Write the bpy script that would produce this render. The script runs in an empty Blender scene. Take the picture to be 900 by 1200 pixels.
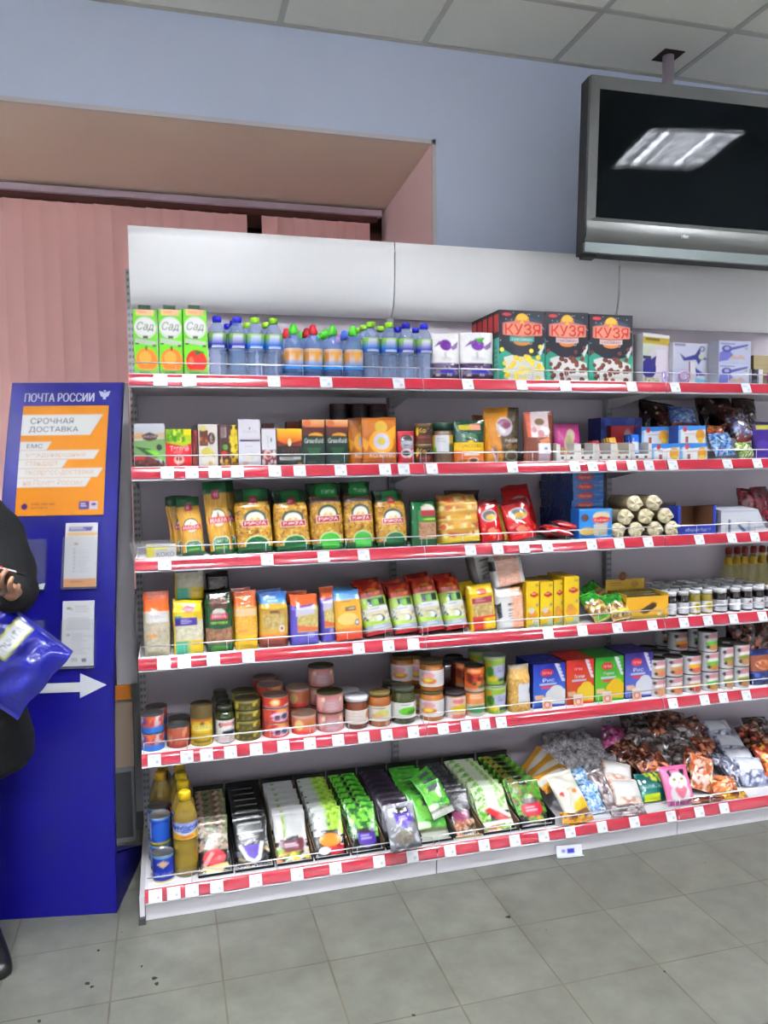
import bpy, math, random
import numpy as np
SC = bpy.context.scene
INK = .53
COL = SC.collection
R = math.radians
rng = np.random.RandomState(7)

# ------------------------------------------------------------------ camera frame (measured, metres)
CAM = np.array([.1046, -2.6777, 1.4759])
YAW, PIT, ROL, FPX = .2712, -.0629, -.0137, 920.
def _basis():
    f = np.array([math.sin(YAW)*math.cos(PIT), math.cos(YAW)*math.cos(PIT), math.sin(PIT)])
    r = np.array([math.cos(YAW), -math.sin(YAW), 0.]); u = np.cross(r, f)
    c, s = math.cos(ROL), math.sin(ROL)
    return np.array([c*r+s*u, -s*r+c*u, f])
BAS = _basis()
def XU(u, y, z):                      # x of the point at depth y, height z seen in column u
    k = (u-450)/FPX; d = np.array([-CAM[0], y-CAM[1], z-CAM[2]])
    a, c = BAS[0]@d, BAS[2]@d
    return float((k*c-a)/(BAS[0][0]-k*BAS[2][0]))
def ZV(v, x, y):                      # z of the point at x, depth y seen in row v
    k = (600-v)/FPX; d = np.array([x-CAM[0], y-CAM[1], -CAM[2]])
    a, c = BAS[1]@d, BAS[2]@d
    return float((k*c-a)/(BAS[1][2]-k*BAS[2][2]))
def pj(x, y, z):
    d = BAS@(np.array([x, y, z])-CAM); return 450+FPX*d[0]/d[2], 600-FPX*d[1]/d[2]

# ------------------------------------------------------------------ colours and printed artwork
def lin(c):
    c = np.array(c, float)/255.
    return np.where(c <= .04045, c/12.92, ((c+.055)/1.055)**2.4)
_tx = {}
def glyphs(s):
    if s not in _tx:
        c = bpy.data.curves.new('lettering', 'FONT'); c.body = s; c.shear = .32 if s == 'Сад' else 0
        o = bpy.data.objects.new('lettering', c); COL.objects.link(o)
        m = o.to_mesh(); m.calc_loop_triangles()
        V = np.array([v.co[:2] for v in m.vertices]); T = np.array([t.vertices[:] for t in m.loop_triangles])
        o.to_mesh_clear(); bpy.data.objects.remove(o); bpy.data.curves.remove(c)
        V = (V-V.min(0))/(V.max(0)-V.min(0)); V[:, 1] = 1-V[:, 1]
        _tx[s] = (V, T)
    return _tx[s]
SS = 3
class Art:                            # a printed design, sampled onto mesh vertices as ink colour
    def __init__(s, w, h, bg):
        s.w, s.h = w*SS, h*SS; s.a = np.empty((s.h, s.w, 3)); s.a[:] = lin(bg); s.f = None
    def rect(s, x0, y0, x1, y1, c):
        s.a[int(y0*s.h):int(math.ceil(y1*s.h)), int(x0*s.w):int(math.ceil(x1*s.w))] = lin(c); return s
    def grad(s, x0, y0, x1, y1, c0, c1):
        j0, j1 = int(y0*s.h), int(y1*s.h); t = np.linspace(0, 1, max(j1-j0, 1))[:, None, None]
        s.a[j0:j1, int(x0*s.w):int(x1*s.w)] = lin(c0)*(1-t)+lin(c1)*t; return s
    def ell(s, cx, cy, rx, ry, c):
        j0, j1 = max(0, int((cy-ry)*s.h)), min(s.h, int((cy+ry)*s.h)+2); i0, i1 = max(0, int((cx-rx)*s.w)), min(s.w, int((cx+rx)*s.w)+2)
        if j1 <= j0 or i1 <= i0: return s
        Y, X = np.mgrid[j0:j1, i0:i1]
        m = (((X+.5)/s.w-cx)/rx)**2+(((Y+.5)/s.h-cy)/ry)**2 < 1
        s.a[j0:j1, i0:i1][m] = lin(c); return s
    def poly(s, pts, c):
        P = np.array(pts, float)*[s.w, s.h]; j0, j1 = max(0, int(P[:, 1].min())), min(s.h, int(P[:, 1].max())+2)
        i0, i1 = max(0, int(P[:, 0].min())), min(s.w, int(P[:, 0].max())+2)
        if j1 <= j0 or i1 <= i0: return s
        Y, X = np.mgrid[j0:j1, i0:i1]; X = X+.5; Y = Y+.5; m = np.zeros(X.shape, bool); n = len(P)
        for k in range(n):
            (xa, ya), (xb, yb) = P[k], P[(k+1) % n]
            if ya == yb: continue
            m ^= ((ya > Y) != (yb > Y)) & (X < (xb-xa)*(Y-ya)/(yb-ya)+xa)
        s.a[j0:j1, i0:i1][m] = lin(c); return s
    def text(s, t, x0, y0, x1, y1, c, rot=0):
        V, T = glyphs(t); V = V.copy()
        if rot == 1: V = np.stack([V[:, 1], 1-V[:, 0]], 1)
        if rot == -1: V = np.stack([1-V[:, 1], V[:, 0]], 1)
        V = V*[x1-x0, y1-y0]+[x0, y0]; cc = lin(c); P = V*[s.w, s.h]
        for tri in P[T]:
            j0, j1 = max(0, int(tri[:, 1].min())), min(s.h, int(tri[:, 1].max())+2)
            i0, i1 = max(0, int(tri[:, 0].min())), min(s.w, int(tri[:, 0].max())+2)
            if j1 <= j0 or i1 <= i0: continue
            Y, X = np.mgrid[j0:j1, i0:i1]; X = X+.5; Y = Y+.5
            def e(a, b): return (b[0]-a[0])*(Y-a[1])-(b[1]-a[1])*(X-a[0])
            e0, e1, e2 = e(tri[0], tri[1]), e(tri[1], tri[2]), e(tri[2], tri[0])
            m = ((e0 >= 0) & (e1 >= 0) & (e2 >= 0)) | ((e0 <= 0) & (e1 <= 0) & (e2 <= 0))
            s.a[j0:j1, i0:i1][m] = cc
        return s
    def speck(s, x0, y0, x1, y1, cols, n, r, seed=1, asp=1.):
        g = random.Random(seed)
        for k in range(n):
            rr = r*g.uniform(.6, 1.3)
            cx, cy = g.uniform(x0, x1), g.uniform(y0, y1)
            s.ell(min(max(cx, x0+rr*.6), x1-rr*.6), min(max(cy, y0+rr*.6), y1-rr*.6), rr, rr*asp*s.w/s.h, cols[g.randrange(len(cols))])
        return s
    def shard(s, x0, y0, x1, y1, cols, n, r, seed=1):
        g = random.Random(seed)
        for k in range(n):
            cx, cy = g.uniform(x0, x1), g.uniform(y0, y1); a0 = g.uniform(0, 6.28); L = r*g.uniform(.5, 1.9); w_ = L*g.uniform(.25, .7)
            q = [(math.cos(a0)*L+math.sin(a0)*w_*i, math.sin(a0)*L-math.cos(a0)*w_*i) for i in (-.6, 1)]+[(-math.cos(a0)*L*.9+math.sin(a0)*w_*i, -math.sin(a0)*L*.9-math.cos(a0)*w_*i) for i in (.8, -1)]
            s.poly([(min(max(cx+p[0], x0), x1), min(max(cy+p[1]*s.w/s.h, y0), y1)) for p in q], cols[g.randrange(len(cols))])
        return s
    def lines(s, x0, y0, x1, y1, n, c, fill=.45, seed=3):
        g = random.Random(seed); dy = (y1-y0)/n
        for k in range(n): s.rect(x0, y0+k*dy, x0+(x1-x0)*g.uniform(.55, 1), y0+k*dy+dy*fill, c)
        return s
    def sample(s, U, V):
        if s.f is None: s.f = s.a.reshape(s.h//SS, SS, s.w//SS, SS, 3).mean((1, 3))
        h, w, _ = s.f.shape
        x = np.clip(U*w-.5, 0, w-1); y = np.clip(V*h-.5, 0, h-1); i = x.astype(int); j = y.astype(int)
        i1 = np.minimum(i+1, w-1); j1 = np.minimum(j+1, h-1); fx = (x-i)[..., None]; fy = (y-j)[..., None]
        return (s.f[j, i]*(1-fx)+s.f[j, i1]*fx)*(1-fy)+(s.f[j1, i]*(1-fx)+s.f[j1, i1]*fx)*fy

# ------------------------------------------------------------------ materials (node based)
_m = {}
def mat(name, rough=.5, metal=0., alpha=1., coat=0., bump=0., bs=60., color=None, emit=None, trans=0., ior=1.45, var=0., spec=.5):
    if name in _m: return _m[name]
    m = bpy.data.materials.new(name); m.use_nodes = True; nt = m.node_tree; b = nt.nodes['Principled BSDF']
    b.inputs['Roughness'].default_value = rough; b.inputs['Metallic'].default_value = metal
    b.inputs['Alpha'].default_value = alpha; b.inputs['Coat Weight'].default_value = coat; b.inputs['IOR'].default_value = ior
    b.inputs['Transmission Weight'].default_value = trans; b.inputs['Specular IOR Level'].default_value = spec
    if color is None:
        a = nt.nodes.new('ShaderNodeVertexColor'); a.layer_name = 'Col'; nt.links.new(a.outputs['Color'], b.inputs['Base Color'])
    else:
        c = list(lin(color))+[1.]
        if var:
            tc = nt.nodes.new('ShaderNodeTexCoord'); n = nt.nodes.new('ShaderNodeTexNoise'); n.inputs['Scale'].default_value = 3.5
            n.inputs['Detail'].default_value = 5; mx = nt.nodes.new('ShaderNodeMix'); mx.data_type = 'RGBA'
            mx.inputs[6].default_value = [v*(1-var) for v in c[:3]]+[1]; mx.inputs[7].default_value = [min(1, v*(1+var)) for v in c[:3]]+[1]
            nt.links.new(tc.outputs['Object'], n.inputs['Vector']); nt.links.new(n.outputs['Fac'], mx.inputs[0]); nt.links.new(mx.outputs[2], b.inputs['Base Color'])
        else: b.inputs['Base Color'].default_value = c
    if emit:
        b.inputs['Emission Color'].default_value = list(lin(emit[0]))+[1]; b.inputs['Emission Strength'].default_value = emit[1]
    if bump:
        tc = nt.nodes.new('ShaderNodeTexCoord'); n = nt.nodes.new('ShaderNodeTexNoise'); n.inputs['Scale'].default_value = bs; n.inputs['Detail'].default_value = 3
        bp = nt.nodes.new('ShaderNodeBump'); bp.inputs['Strength'].default_value = bump; bp.inputs['Distance'].default_value = .004
        nt.links.new(tc.outputs['Object'], n.inputs['Vector']); nt.links.new(n.outputs['Fac'], bp.inputs['Height']); nt.links.new(bp.outputs['Normal'], b.inputs['Normal'])
    _m[name] = m; return m
mat('card', .42, spec=.35); mat('matte', .75, spec=.2); mat('sachetfilm', .25, bump=.5, bs=30, spec=.22); mat('film', .16, bump=.9, bs=38, coat=.3); mat('softfilm', .42, bump=.4, bs=40)
mat('gloss', .12, coat=.4); mat('tin', .3, metal=.75); mat('rim', .28, metal=.85); mat('syrup', .08, coat=.6)
mat('pet', .05, alpha=.42, coat=.8); mat('clear', .04, alpha=.16, coat=.6); mat('crinkle', .12, alpha=.33, bump=.9, bs=40, coat=.6)
mat('oil', .07, alpha=.74, coat=.6)

# ------------------------------------------------------------------ mesh building
class MB:
    def __init__(s): s.V = []; s.F = []; s.C = []; s.n = 0
    def grid(s, P, col, closeu=False, flip=False):
        P = np.asarray(P, float); nv, nu, _ = P.shape
        col = np.asarray(col, float)
        if col.ndim == 1: col = np.broadcast_to(lin(col), P.shape)
        I = np.arange(nv*nu).reshape(nv, nu)+s.n
        a, b, c, d = I[:-1, :-1], I[:-1, 1:], I[1:, 1:], I[1:, :-1]
        F = np.stack([a, b, c, d], -1).reshape(-1, 4)
        if closeu: F = np.concatenate([F, np.stack([I[:-1, -1], I[:-1, 0], I[1:, 0], I[1:, -1]], -1).reshape(-1, 4)])
        if flip: F = F[:, ::-1]
        s.V.append(P.reshape(-1, 3)); s.C.append(col.reshape(-1, 3)); s.F.append(F); s.n += nv*nu; return s
    def quad(s, a, b, c, d, col): return s.grid([[a, b], [d, c]], col)
    def box(s, x0, y0, z0, x1, y1, z1, col=(200, 200, 200), front=None, left=None, top=None, right=None, res=(30, 40)):
        def face(o, du, dv, art, nu, nv):
            if isinstance(art, Art):
                U, V = np.meshgrid(np.linspace(0, 1, nu), np.linspace(0, 1, nv)); c = art.sample(U, V)
            else:
                U, V = np.meshgrid([0., 1.], [0., 1.]); c = art if art is not None else col
            P = np.array(o)+U[..., None]*np.array(du)+V[..., None]*np.array(dv)
            s.grid(P, c, flip=True)
        w, d, h = x1-x0, y1-y0, z1-z0
        face((x0, y0, z1), (w, 0, 0), (0, 0, -h), front, *res)
        face((x1, y1, z1), (-w, 0, 0), (0, 0, -h), None, 2, 2)
        face((x0, y1, z1), (0, -d, 0), (0, 0, -h), left, max(4, res[0]//2), res[1])
        face((x1, y0, z1), (0, d, 0), (0, 0, -h), right, max(4, res[0]//2), res[1])
        face((x0, y1, z1), (w, 0, 0), (0, -d, 0), top, res[0], max(4, res[1]//3))
        face((x0, y0, z0), (w, 0, 0), (0, d, 0), None, 2, 2); return s
    def lathe(s, prof, col=(200, 200, 200), seg=24, art=None, z0=None, z1=None, span=150., cx=0, cy=0):
        p = np.array(prof, float); t = np.linspace(-math.pi, math.pi, seg, endpoint=False)
        P = np.zeros((len(p), seg, 3)); P[..., 0] = cx+p[:, :1]*np.sin(t); P[..., 1] = cy-p[:, :1]*np.cos(t); P[..., 2] = p[:, 1:]
        if art is not None:
            U = ((t/math.radians(span))+.5) % 1.; z0 = p[0, 1] if z0 is None else z0; z1 = p[-1, 1] if z1 is None else z1
            V = 1-(p[:, 1]-z0)/(z1-z0); UU, VV = np.meshgrid(U, V); col = art.sample(UU, VV)
        return s.grid(P, col, closeu=True)
    def tube(s, pts, r, col, seg=8, caps=True):
        pts = np.array(pts, float); n = len(pts); rs = np.broadcast_to(np.asarray(r, float), (n,)); T = np.gradient(pts, axis=0); T /= np.linalg.norm(T, axis=1)[:, None]+1e-12
        up = np.array([0, 0, 1.]) if abs(T[0][2]) < .9 else np.array([1., 0, 0]); rings = []
        for k in range(n):
            a = np.cross(T[k], up); a /= np.linalg.norm(a); b = np.cross(a, T[k])
            th = np.linspace(0, 2*math.pi, seg, endpoint=False)[:, None]; rings.append(pts[k]+rs[k]*(np.cos(th)*a+np.sin(th)*b))
            up = b
        if caps: rings = [np.repeat(pts[:1], seg, 0)]+rings+[np.repeat(pts[-1:], seg, 0)]
        return s.grid(np.array(rings), col, closeu=True)
    def xf(s, f):
        s.V = [f(v) for v in s.V]; return s
    def mesh(s, name, m, smooth=True):
        V = np.concatenate(s.V); F = np.concatenate(s.F).astype(np.int32); Cc = np.concatenate(s.C)
        me = bpy.data.meshes.new(name); me.vertices.add(len(V)); me.vertices.foreach_set('co', V.astype(np.float32).ravel())
        me.loops.add(F.size); me.loops.foreach_set('vertex_index', F.ravel()); me.polygons.add(len(F))
        me.polygons.foreach_set('loop_start', np.arange(0, F.size, 4, dtype=np.int32)); me.polygons.foreach_set('loop_total', np.full(len(F), 4, np.int32))
        me.polygons.foreach_set('use_smooth', np.full(len(F), smooth)); me.update(calc_edges=True)
        a = me.color_attributes.new('Col', 'FLOAT_COLOR', 'POINT'); a.data.foreach_set('color', np.concatenate([np.clip(Cc, 0, 1)*INK, np.ones((len(Cc), 1))], 1).astype(np.float32).ravel())
        me.materials.append(_m[m] if isinstance(m, str) else m); me.validate(); return me

def wob(X, Z, seed, amp, k=60.):
    k = 105. if abs(amp) > .0035 else k
    g = np.random.RandomState(seed); r = 0
    for i in range(5):
        a, b, c = g.uniform(-k, k), g.uniform(-k, k), g.uniform(0, 6.28); r = r+np.sin(a*X+b*Z+c)*g.uniform(.4, 1)
    return r*amp/2.2
def bagm(w, h, d, art, style='pouch', seed=1, wr=.0025, res=(50, 66), mb=None):
    # style: pouch = stands on a gusset, flat seal on top; brick = block with a gathered top; pillow = sealed at both ends
    mb = mb or MB(); nu, nv = res; t = np.linspace(0, 1, nv); n2 = nu*2-2
    ph = np.concatenate([np.linspace(math.pi, 2*math.pi, nu), np.linspace(0, math.pi, nu)[1:-1]])
    if style == 'pouch': T = d*np.clip((1-t)/.75, 0, 1)**.7*np.clip(.7+t*3, 0, 1)+.003; W = w*(1-.02*np.sin(t*6)); p = 2.3
    elif style == 'brick':
        T = d*np.where(t > .8, np.clip((1-t)/.2, 0, 1)**.6*.85+.12, 1.)*np.clip(.88+t*3, 0, 1); W = w*np.where(t > .82, 1-.05*np.sin((t-.82)/.18*math.pi), 1.); p = 4.
    elif style == 'tuft':
        T = d*np.where(t > .72, np.clip((1-t)/.28, 0, 1)**1.2*.8+.18, 1.)*np.clip(.85+t*3, 0, 1); W = w*np.where(t > .72, 1-.07*np.sin((t-.72)/.28*math.pi)**1., 1.); p = 3.
    else: T = d*np.clip(np.sin(np.clip((t-.05)/.9, 0, 1)*math.pi), 0, 1)**.55+.003; W = w*(1-.03*np.sin(t*math.pi)); p = 2.2
    c, s_ = np.cos(ph), np.sin(ph)
    x = np.sign(c)*abs(c)**(2/p)*W[:, None]/2; y = np.sign(s_)*abs(s_)**(2/p)*T[:, None]/2
    z = np.broadcast_to((t*h)[:, None], x.shape).copy()
    k = np.minimum(T/max(d, .01), 1)[:, None]
    y = y+wob(x, z, seed, wr)*abs(s_)*(k*.7+.3); x = x+wob(y*2, z, seed+9, wr*.6)
    if style in ('brick', 'tuft', 'pouch'): z[t > .9] += wob(x, y, seed+5, wr*1.2)[t > .9]; z -= z.min()*0
    U = x/w+.5; V = 1-z/h
    mb.grid(np.stack([x, y, z], -1), art.sample(U, V) if isinstance(art, Art) else art, closeu=True)
    for j in (0, -1):
        ring = np.stack([x[j], y[j], z[j]], -1); cen = np.broadcast_to(ring.mean(0), ring.shape)
        mb.grid(np.stack([ring, cen]), (art.sample(U[j], V[j])[None].repeat(2, 0)) if isinstance(art, Art) else art, closeu=True, flip=(j == 0))
    return mb

# ------------------------------------------------------------------ things
ALL = []
def rotm(rz, lean, roll):
    cz, sz, cx, sx, cy, sy = math.cos(rz), math.sin(rz), math.cos(-lean), math.sin(-lean), math.cos(roll), math.sin(roll)
    return np.array([[cz, -sz, 0], [sz, cz, 0], [0, 0, 1]])@np.array([[1, 0, 0], [0, cx, -sx], [0, sx, cx]])@np.array([[cy, 0, sy], [0, 1, 0], [-sy, 0, cy]])
def meta(o, label, cat, group=None, kind=None):
    o['label'] = label; o['category'] = cat
    if group: o['group'] = group
    if kind: o['kind'] = kind
    return o
def _mat4(rm, loc):
    from mathutils import Matrix
    return Matrix([[*rm[0], loc[0]], [*rm[1], loc[1]], [*rm[2], loc[2]], [0, 0, 0, 1]])
_vc = {}
def verts(me):
    if me.name not in _vc:
        a = np.empty(len(me.vertices)*3, np.float32); me.vertices.foreach_get('co', a); _vc[me.name] = a.reshape(-1, 3)
    return _vc[me.name]
def thing(name, label, cat, parts, x, y, z, rz=0, lean=0, roll=0, group=None, rest=True, scale=1.):
    """parts: [(part name, mesh, [sub-parts], label)] ; one part alone makes the thing a single mesh object"""
    rm = rotm(R(rz), R(lean), R(roll))*scale
    if rest:
        zm = min((verts(p[1])@rm.T)[:, 2].min() for p in parts); z = z-zm+.0004
    M4 = _mat4(rm, (x, y, z))
    if len(parts) == 1 and not (len(parts[0]) > 2 and parts[0][2]):
        o = bpy.data.objects.new(name, parts[0][1]); COL.objects.link(o); o.matrix_world = M4
    else:
        o = bpy.data.objects.new(name, None); o.empty_display_size = .02; COL.objects.link(o); o.matrix_world = M4
        for p in parts:
            q = bpy.data.objects.new(p[0], p[1]); COL.objects.link(q); q.parent = o
            if len(p) > 3 and p[3]: q['label'] = p[3]
            for sp in (p[2] if len(p) > 2 and p[2] else []):
                r = bpy.data.objects.new(sp[0], sp[1]); COL.objects.link(r); r.parent = q
    meta(o, label, cat, group); ALL.append(o); return o
def struct(name, me, label=None, cat=None):
    o = bpy.data.objects.new(name, me); COL.objects.link(o); o['kind'] = 'structure'
    o['label'] = label or name.replace('_', ' '); o['category'] = cat or name.split('_')[0]; return o
SZ = [1.768, 1.466, 1.166, .836, .5125, .1015]
def dims(u0, u1, vt, row, y, z=None, lean=0.):
    z = SZ[row] if z is None else z
    x0, x1 = XU(u0, y, z+.05), XU(u1, y, z+.05); x = (x0+x1)/2; t = math.tan(R(lean)); H = .15
    for _ in range(12): H = max(.01, ZV(vt, x, y+H*t)-z)
    return x, x1-x0, H/math.cos(R(lean))
EXPOSURE = 2.2
LAMP = 260.0
# ================================================================== camera
cd = bpy.data.cameras.new('camera'); cam = bpy.data.objects.new('camera', cd); COL.objects.link(cam); SC.camera = cam
cd.sensor_fit = 'HORIZONTAL'; cd.sensor_width = 36; cd.lens = FPX/900*36; cd.clip_start = .05
from mathutils import Matrix
cam.matrix_world = Matrix([[BAS[0][i], BAS[1][i], -BAS[2][i], CAM[i]] for i in range(3)]+[[0, 0, 0, 1]])
SC.view_settings.view_transform = 'Standard'; SC.view_settings.look = 'None'; SC.view_settings.gamma = 1
SC.view_settings.use_curve_mapping = False; SC.view_settings.exposure = EXPOSURE
SC.cycles.transparent_max_bounces = 24; SC.cycles.max_bounces = 8; SC.cycles.sample_clamp_indirect = 6
w = bpy.data.worlds.new('world'); SC.world = w; w.use_nodes = True; w.node_tree.nodes['Background'].inputs[0].default_value = (.75, .8, .9, 1)
w.node_tree.nodes['Background'].inputs[1].default_value = .3

# ================================================================== room
WY, CZ = .6, 3.248
mat('blue_wall', .7, color=(206, 215, 238), bump=.12, bs=220, var=.03)
mat('pink_paint_bounce', .7, color=(236, 216, 196), var=.02); mat('rose_paint', .7, color=(255, 222, 222), var=.02); mat('white_trim', .5, color=(205, 200, 205))  # soffit repeats the recess paint with bounced light put into its beige
mat('grey_wall', .7, color=(140, 142, 142), var=.05); mat('room_wall', .8, color=(226, 226, 230))
mat('night_glass', .08, color=(40, 22, 16)); mat('window_wood', .5, color=(92, 48, 34))
NX0, NX1, NXB, NY, NZ0, NZ1 = -2.4, 1.255, 1.275, 1.5, .82, 2.843
b = MB(); g = (255, 255, 255)
b.quad((NX0, WY, CZ+.1), (5.6, WY, CZ+.1), (5.6, WY, NZ1), (NX0, WY, NZ1), g)
b.quad((NX1, WY, NZ1), (5.6, WY, NZ1), (5.6, WY, .95), (NX1, WY, .95), g)
b.quad((-3.2, WY, CZ+.1), (NX0, WY, CZ+.1), (NX0, WY, .95), (-3.2, WY, .95), g)
struct('wall_back', b.mesh('wall_back', 'blue_wall'), 'pale blue painted wall above and beside the window recess', 'wall')
b = MB(); b.quad((NX1, WY, .95), (5.6, WY, .95), (5.6, WY, 0), (NX1, WY, 0), g); b.quad((-3.2, WY, .95), (NX0, WY, .95), (NX0, WY, 0), (-3.2, WY, 0), g)
b.quad((NX0, WY, NZ0), (NX1, WY, NZ0), (NX1, WY, 0), (NX0, WY, 0), g)
struct('wall_back_lower', b.mesh('wall_back_lower', 'grey_wall'), 'dark grey lower wall under the window', 'wall')
b = MB(); b.quad((NX0, WY, NZ1), (NX1, WY, NZ1), (NXB, NY, NZ1-.03), (NX0, NY, NZ1-.03), g); 
struct('wall_recess_side', MB().quad((NX1, WY, NZ1), (NX1, WY, NZ0), (NXB, NY, NZ0), (NXB, NY, NZ1-.03), g).quad((NX0, WY, NZ1), (NX0, WY, NZ0), (NX0, NY, NZ0), (NX0, NY, NZ1-.03), g).mesh('wall_recess_side', 'rose_paint'), 'rose painted sides of the window recess', 'wall')
struct('wall_recess', b.mesh('wall_recess', 'pink_paint_bounce'), 'soffit of the deep window recess, bounced light tinted beige into its paint', 'wall')
b = MB(); b.box(NX0, WY-.02, NZ0-.03, NX1, NY, NZ0, (200, 198, 200)); struct('trim_2', b.mesh('trim_2', 'card'), 'window sill', 'sill')
b = MB(); b.box(NX0-.02, WY-.006, NZ1-.006, NX1+.012, WY+.004, NZ1+.012, g); b.box(NX1-.004, WY-.006, NZ0, NX1+.014, WY+.004, NZ1+.012, g)
struct('trim_1', b.mesh('trim_1', 'white_trim'), 'thin pale edge bead around the window recess', 'trim')
b = MB(); b.quad((NX0, NY+.06, NZ1), (NXB, NY+.06, NZ1), (NXB, NY+.06, NZ0), (NX0, NY+.06, NZ0), g)
win = struct('window_1', b.mesh('window_pane', 'night_glass'), 'dark night window behind the vertical blinds', 'window')
b = MB()
for xx in np.arange(NX0, NXB, .9): b.box(xx, NY+.0, NZ0, xx+.09, NY+.05, NZ1-.03, g)
b.box(NX0, NY, NZ1-.13, NXB, NY+.05, NZ1-.03, g); b.box(NX0, NY, NZ0, NXB, NY+.05, NZ0+.09, g)
o = bpy.data.objects.new('window_frame', b.mesh('window_frame', 'window_wood')); COL.objects.link(o); o.parent = win
for nm, q in dict(wall_left=((-3.2, WY, CZ+.1), (-3.2, -6.5, CZ+.1), (-3.2, -6.5, 0), (-3.2, WY, 0)), wall_right=((5.6, WY, CZ+.1), (5.6, -6.5, CZ+.1), (5.6, -6.5, 0), (5.6, WY, 0)),
                  wall_front=((-3.2, -6.5, CZ+.1), (5.6, -6.5, CZ+.1), (5.6, -6.5, 0), (-3.2, -6.5, 0))).items():
    b = MB(); b.quad(*q, g); struct(nm, b.mesh(nm, 'room_wall'), nm.replace('_', ' '), 'wall')
b = MB(); b.box(-3.2, WY-.012, .0, 5.6, WY, .07, (105, 108, 108)); struct('baseboard_back', b.mesh('baseboard_back', 'card'), 'grey tiled skirting along the back wall', 'baseboard')

# floor: grey-green stone tiles with fine brownish joints
def floor_mat():
    m = bpy.data.materials.new('floor_tile'); m.use_nodes = True; nt = m.node_tree; L = nt.links; b = nt.nodes['Principled BSDF']
    def N(t, **k):
        n = nt.nodes.new(t)
        for a, v in k.items(): setattr(n, a, v)
        return n
    def MA(op, a, bb=None):
        n = N('ShaderNodeMath', operation=op)
        for i, v in enumerate((a, bb)):
            if v is None: continue
            if isinstance(v, (int, float)): n.inputs[i].default_value = v
            else: L.new(v, n.inputs[i])
        return n.outputs[0]
    tc = N('ShaderNodeTexCoord'); sp = N('ShaderNodeSeparateXYZ'); L.new(tc.outputs['Object'], sp.inputs[0])
    fx = MA('MULTIPLY', MA('ADD', sp.outputs[0], .085+30.7), 1/.307); fy = MA('MULTIPLY', MA('ADD', sp.outputs[1], .175+29.2), 1/.292)
    gx = MA('ABSOLUTE', MA('SUBTRACT', MA('FRACT', fx), .5)); gy = MA('ABSOLUTE', MA('SUBTRACT', MA('FRACT', fy), .5))
    gm = MA('MAXIMUM', gx, gy); nj = N('ShaderNodeTexNoise'); nj.inputs['Scale'].default_value = 7; L.new(tc.outputs['Object'], nj.inputs['Vector'])
    mask = N('ShaderNodeMapRange'); mask.inputs[1].default_value = .488; mask.inputs[2].default_value = .494; L.new(gm, mask.inputs[0])
    cb = N('ShaderNodeCombineXYZ'); L.new(MA('FLOOR', fx), cb.inputs[0]); L.new(MA('FLOOR', fy), cb.inputs[1])
    wn = N('ShaderNodeTexWhiteNoise'); L.new(cb.outputs[0], wn.inputs[0])
    n1 = N('ShaderNodeTexNoise'); n1.inputs['Scale'].default_value = 9; n1.inputs['Detail'].default_value = 8; n1.inputs['Roughness'].default_value = .65; L.new(tc.outputs['Object'], n1.inputs['Vector'])
    r = N('ShaderNodeValToRGB'); r.color_ramp.elements[0].position = .25; r.color_ramp.elements[0].color = (*lin((66, 67, 61)), 1); r.color_ramp.elements[1].position = .75; r.color_ramp.elements[1].color = (*lin((90, 91, 83)), 1)
    L.new(n1.outputs['Fac'], r.inputs[0])
    tone = N('ShaderNodeMix', data_type='RGBA', blend_type='MULTIPLY'); tone.inputs[0].default_value = 1
    mr = N('ShaderNodeMapRange'); mr.inputs[3].default_value = .9; mr.inputs[4].default_value = 1.05; L.new(wn.outputs[0], mr.inputs[0])
    L.new(r.outputs[0], tone.inputs[6]); L.new(mr.outputs[0], tone.inputs[7])
    mx = N('ShaderNodeMix', data_type='RGBA'); L.new(mask.outputs[0], mx.inputs[0]); L.new(tone.outputs[2], mx.inputs[6])
    jr = N('ShaderNodeValToRGB'); jr.color_ramp.elements[0].position = .42; jr.color_ramp.elements[0].color = (*lin((66, 62, 50)), 1); jr.color_ramp.elements[1].position = .6; jr.color_ramp.elements[1].color = (*lin((52, 46, 34)), 1)
    L.new(nj.outputs['Fac'], jr.inputs[0]); L.new(jr.outputs[0], mx.inputs[7]); L.new(mx.outputs[2], b.inputs['Base Color'])
    b.inputs['Roughness'].default_value = .38
    bp = N('ShaderNodeBump'); bp.inputs['Strength'].default_value = .15; bp.inputs['Distance'].default_value = .002; L.new(n1.outputs['Fac'], bp.inputs['Height']); L.new(bp.outputs[0], b.inputs['Normal'])
    return m
b = MB(); b.quad((-3.2, WY, 0), (5.6, WY, 0), (5.6, -6.5, 0), (-3.2, -6.5, 0), g); struct('floor', b.mesh('floor', floor_mat()), 'grey stone tile floor', 'floor')
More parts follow.
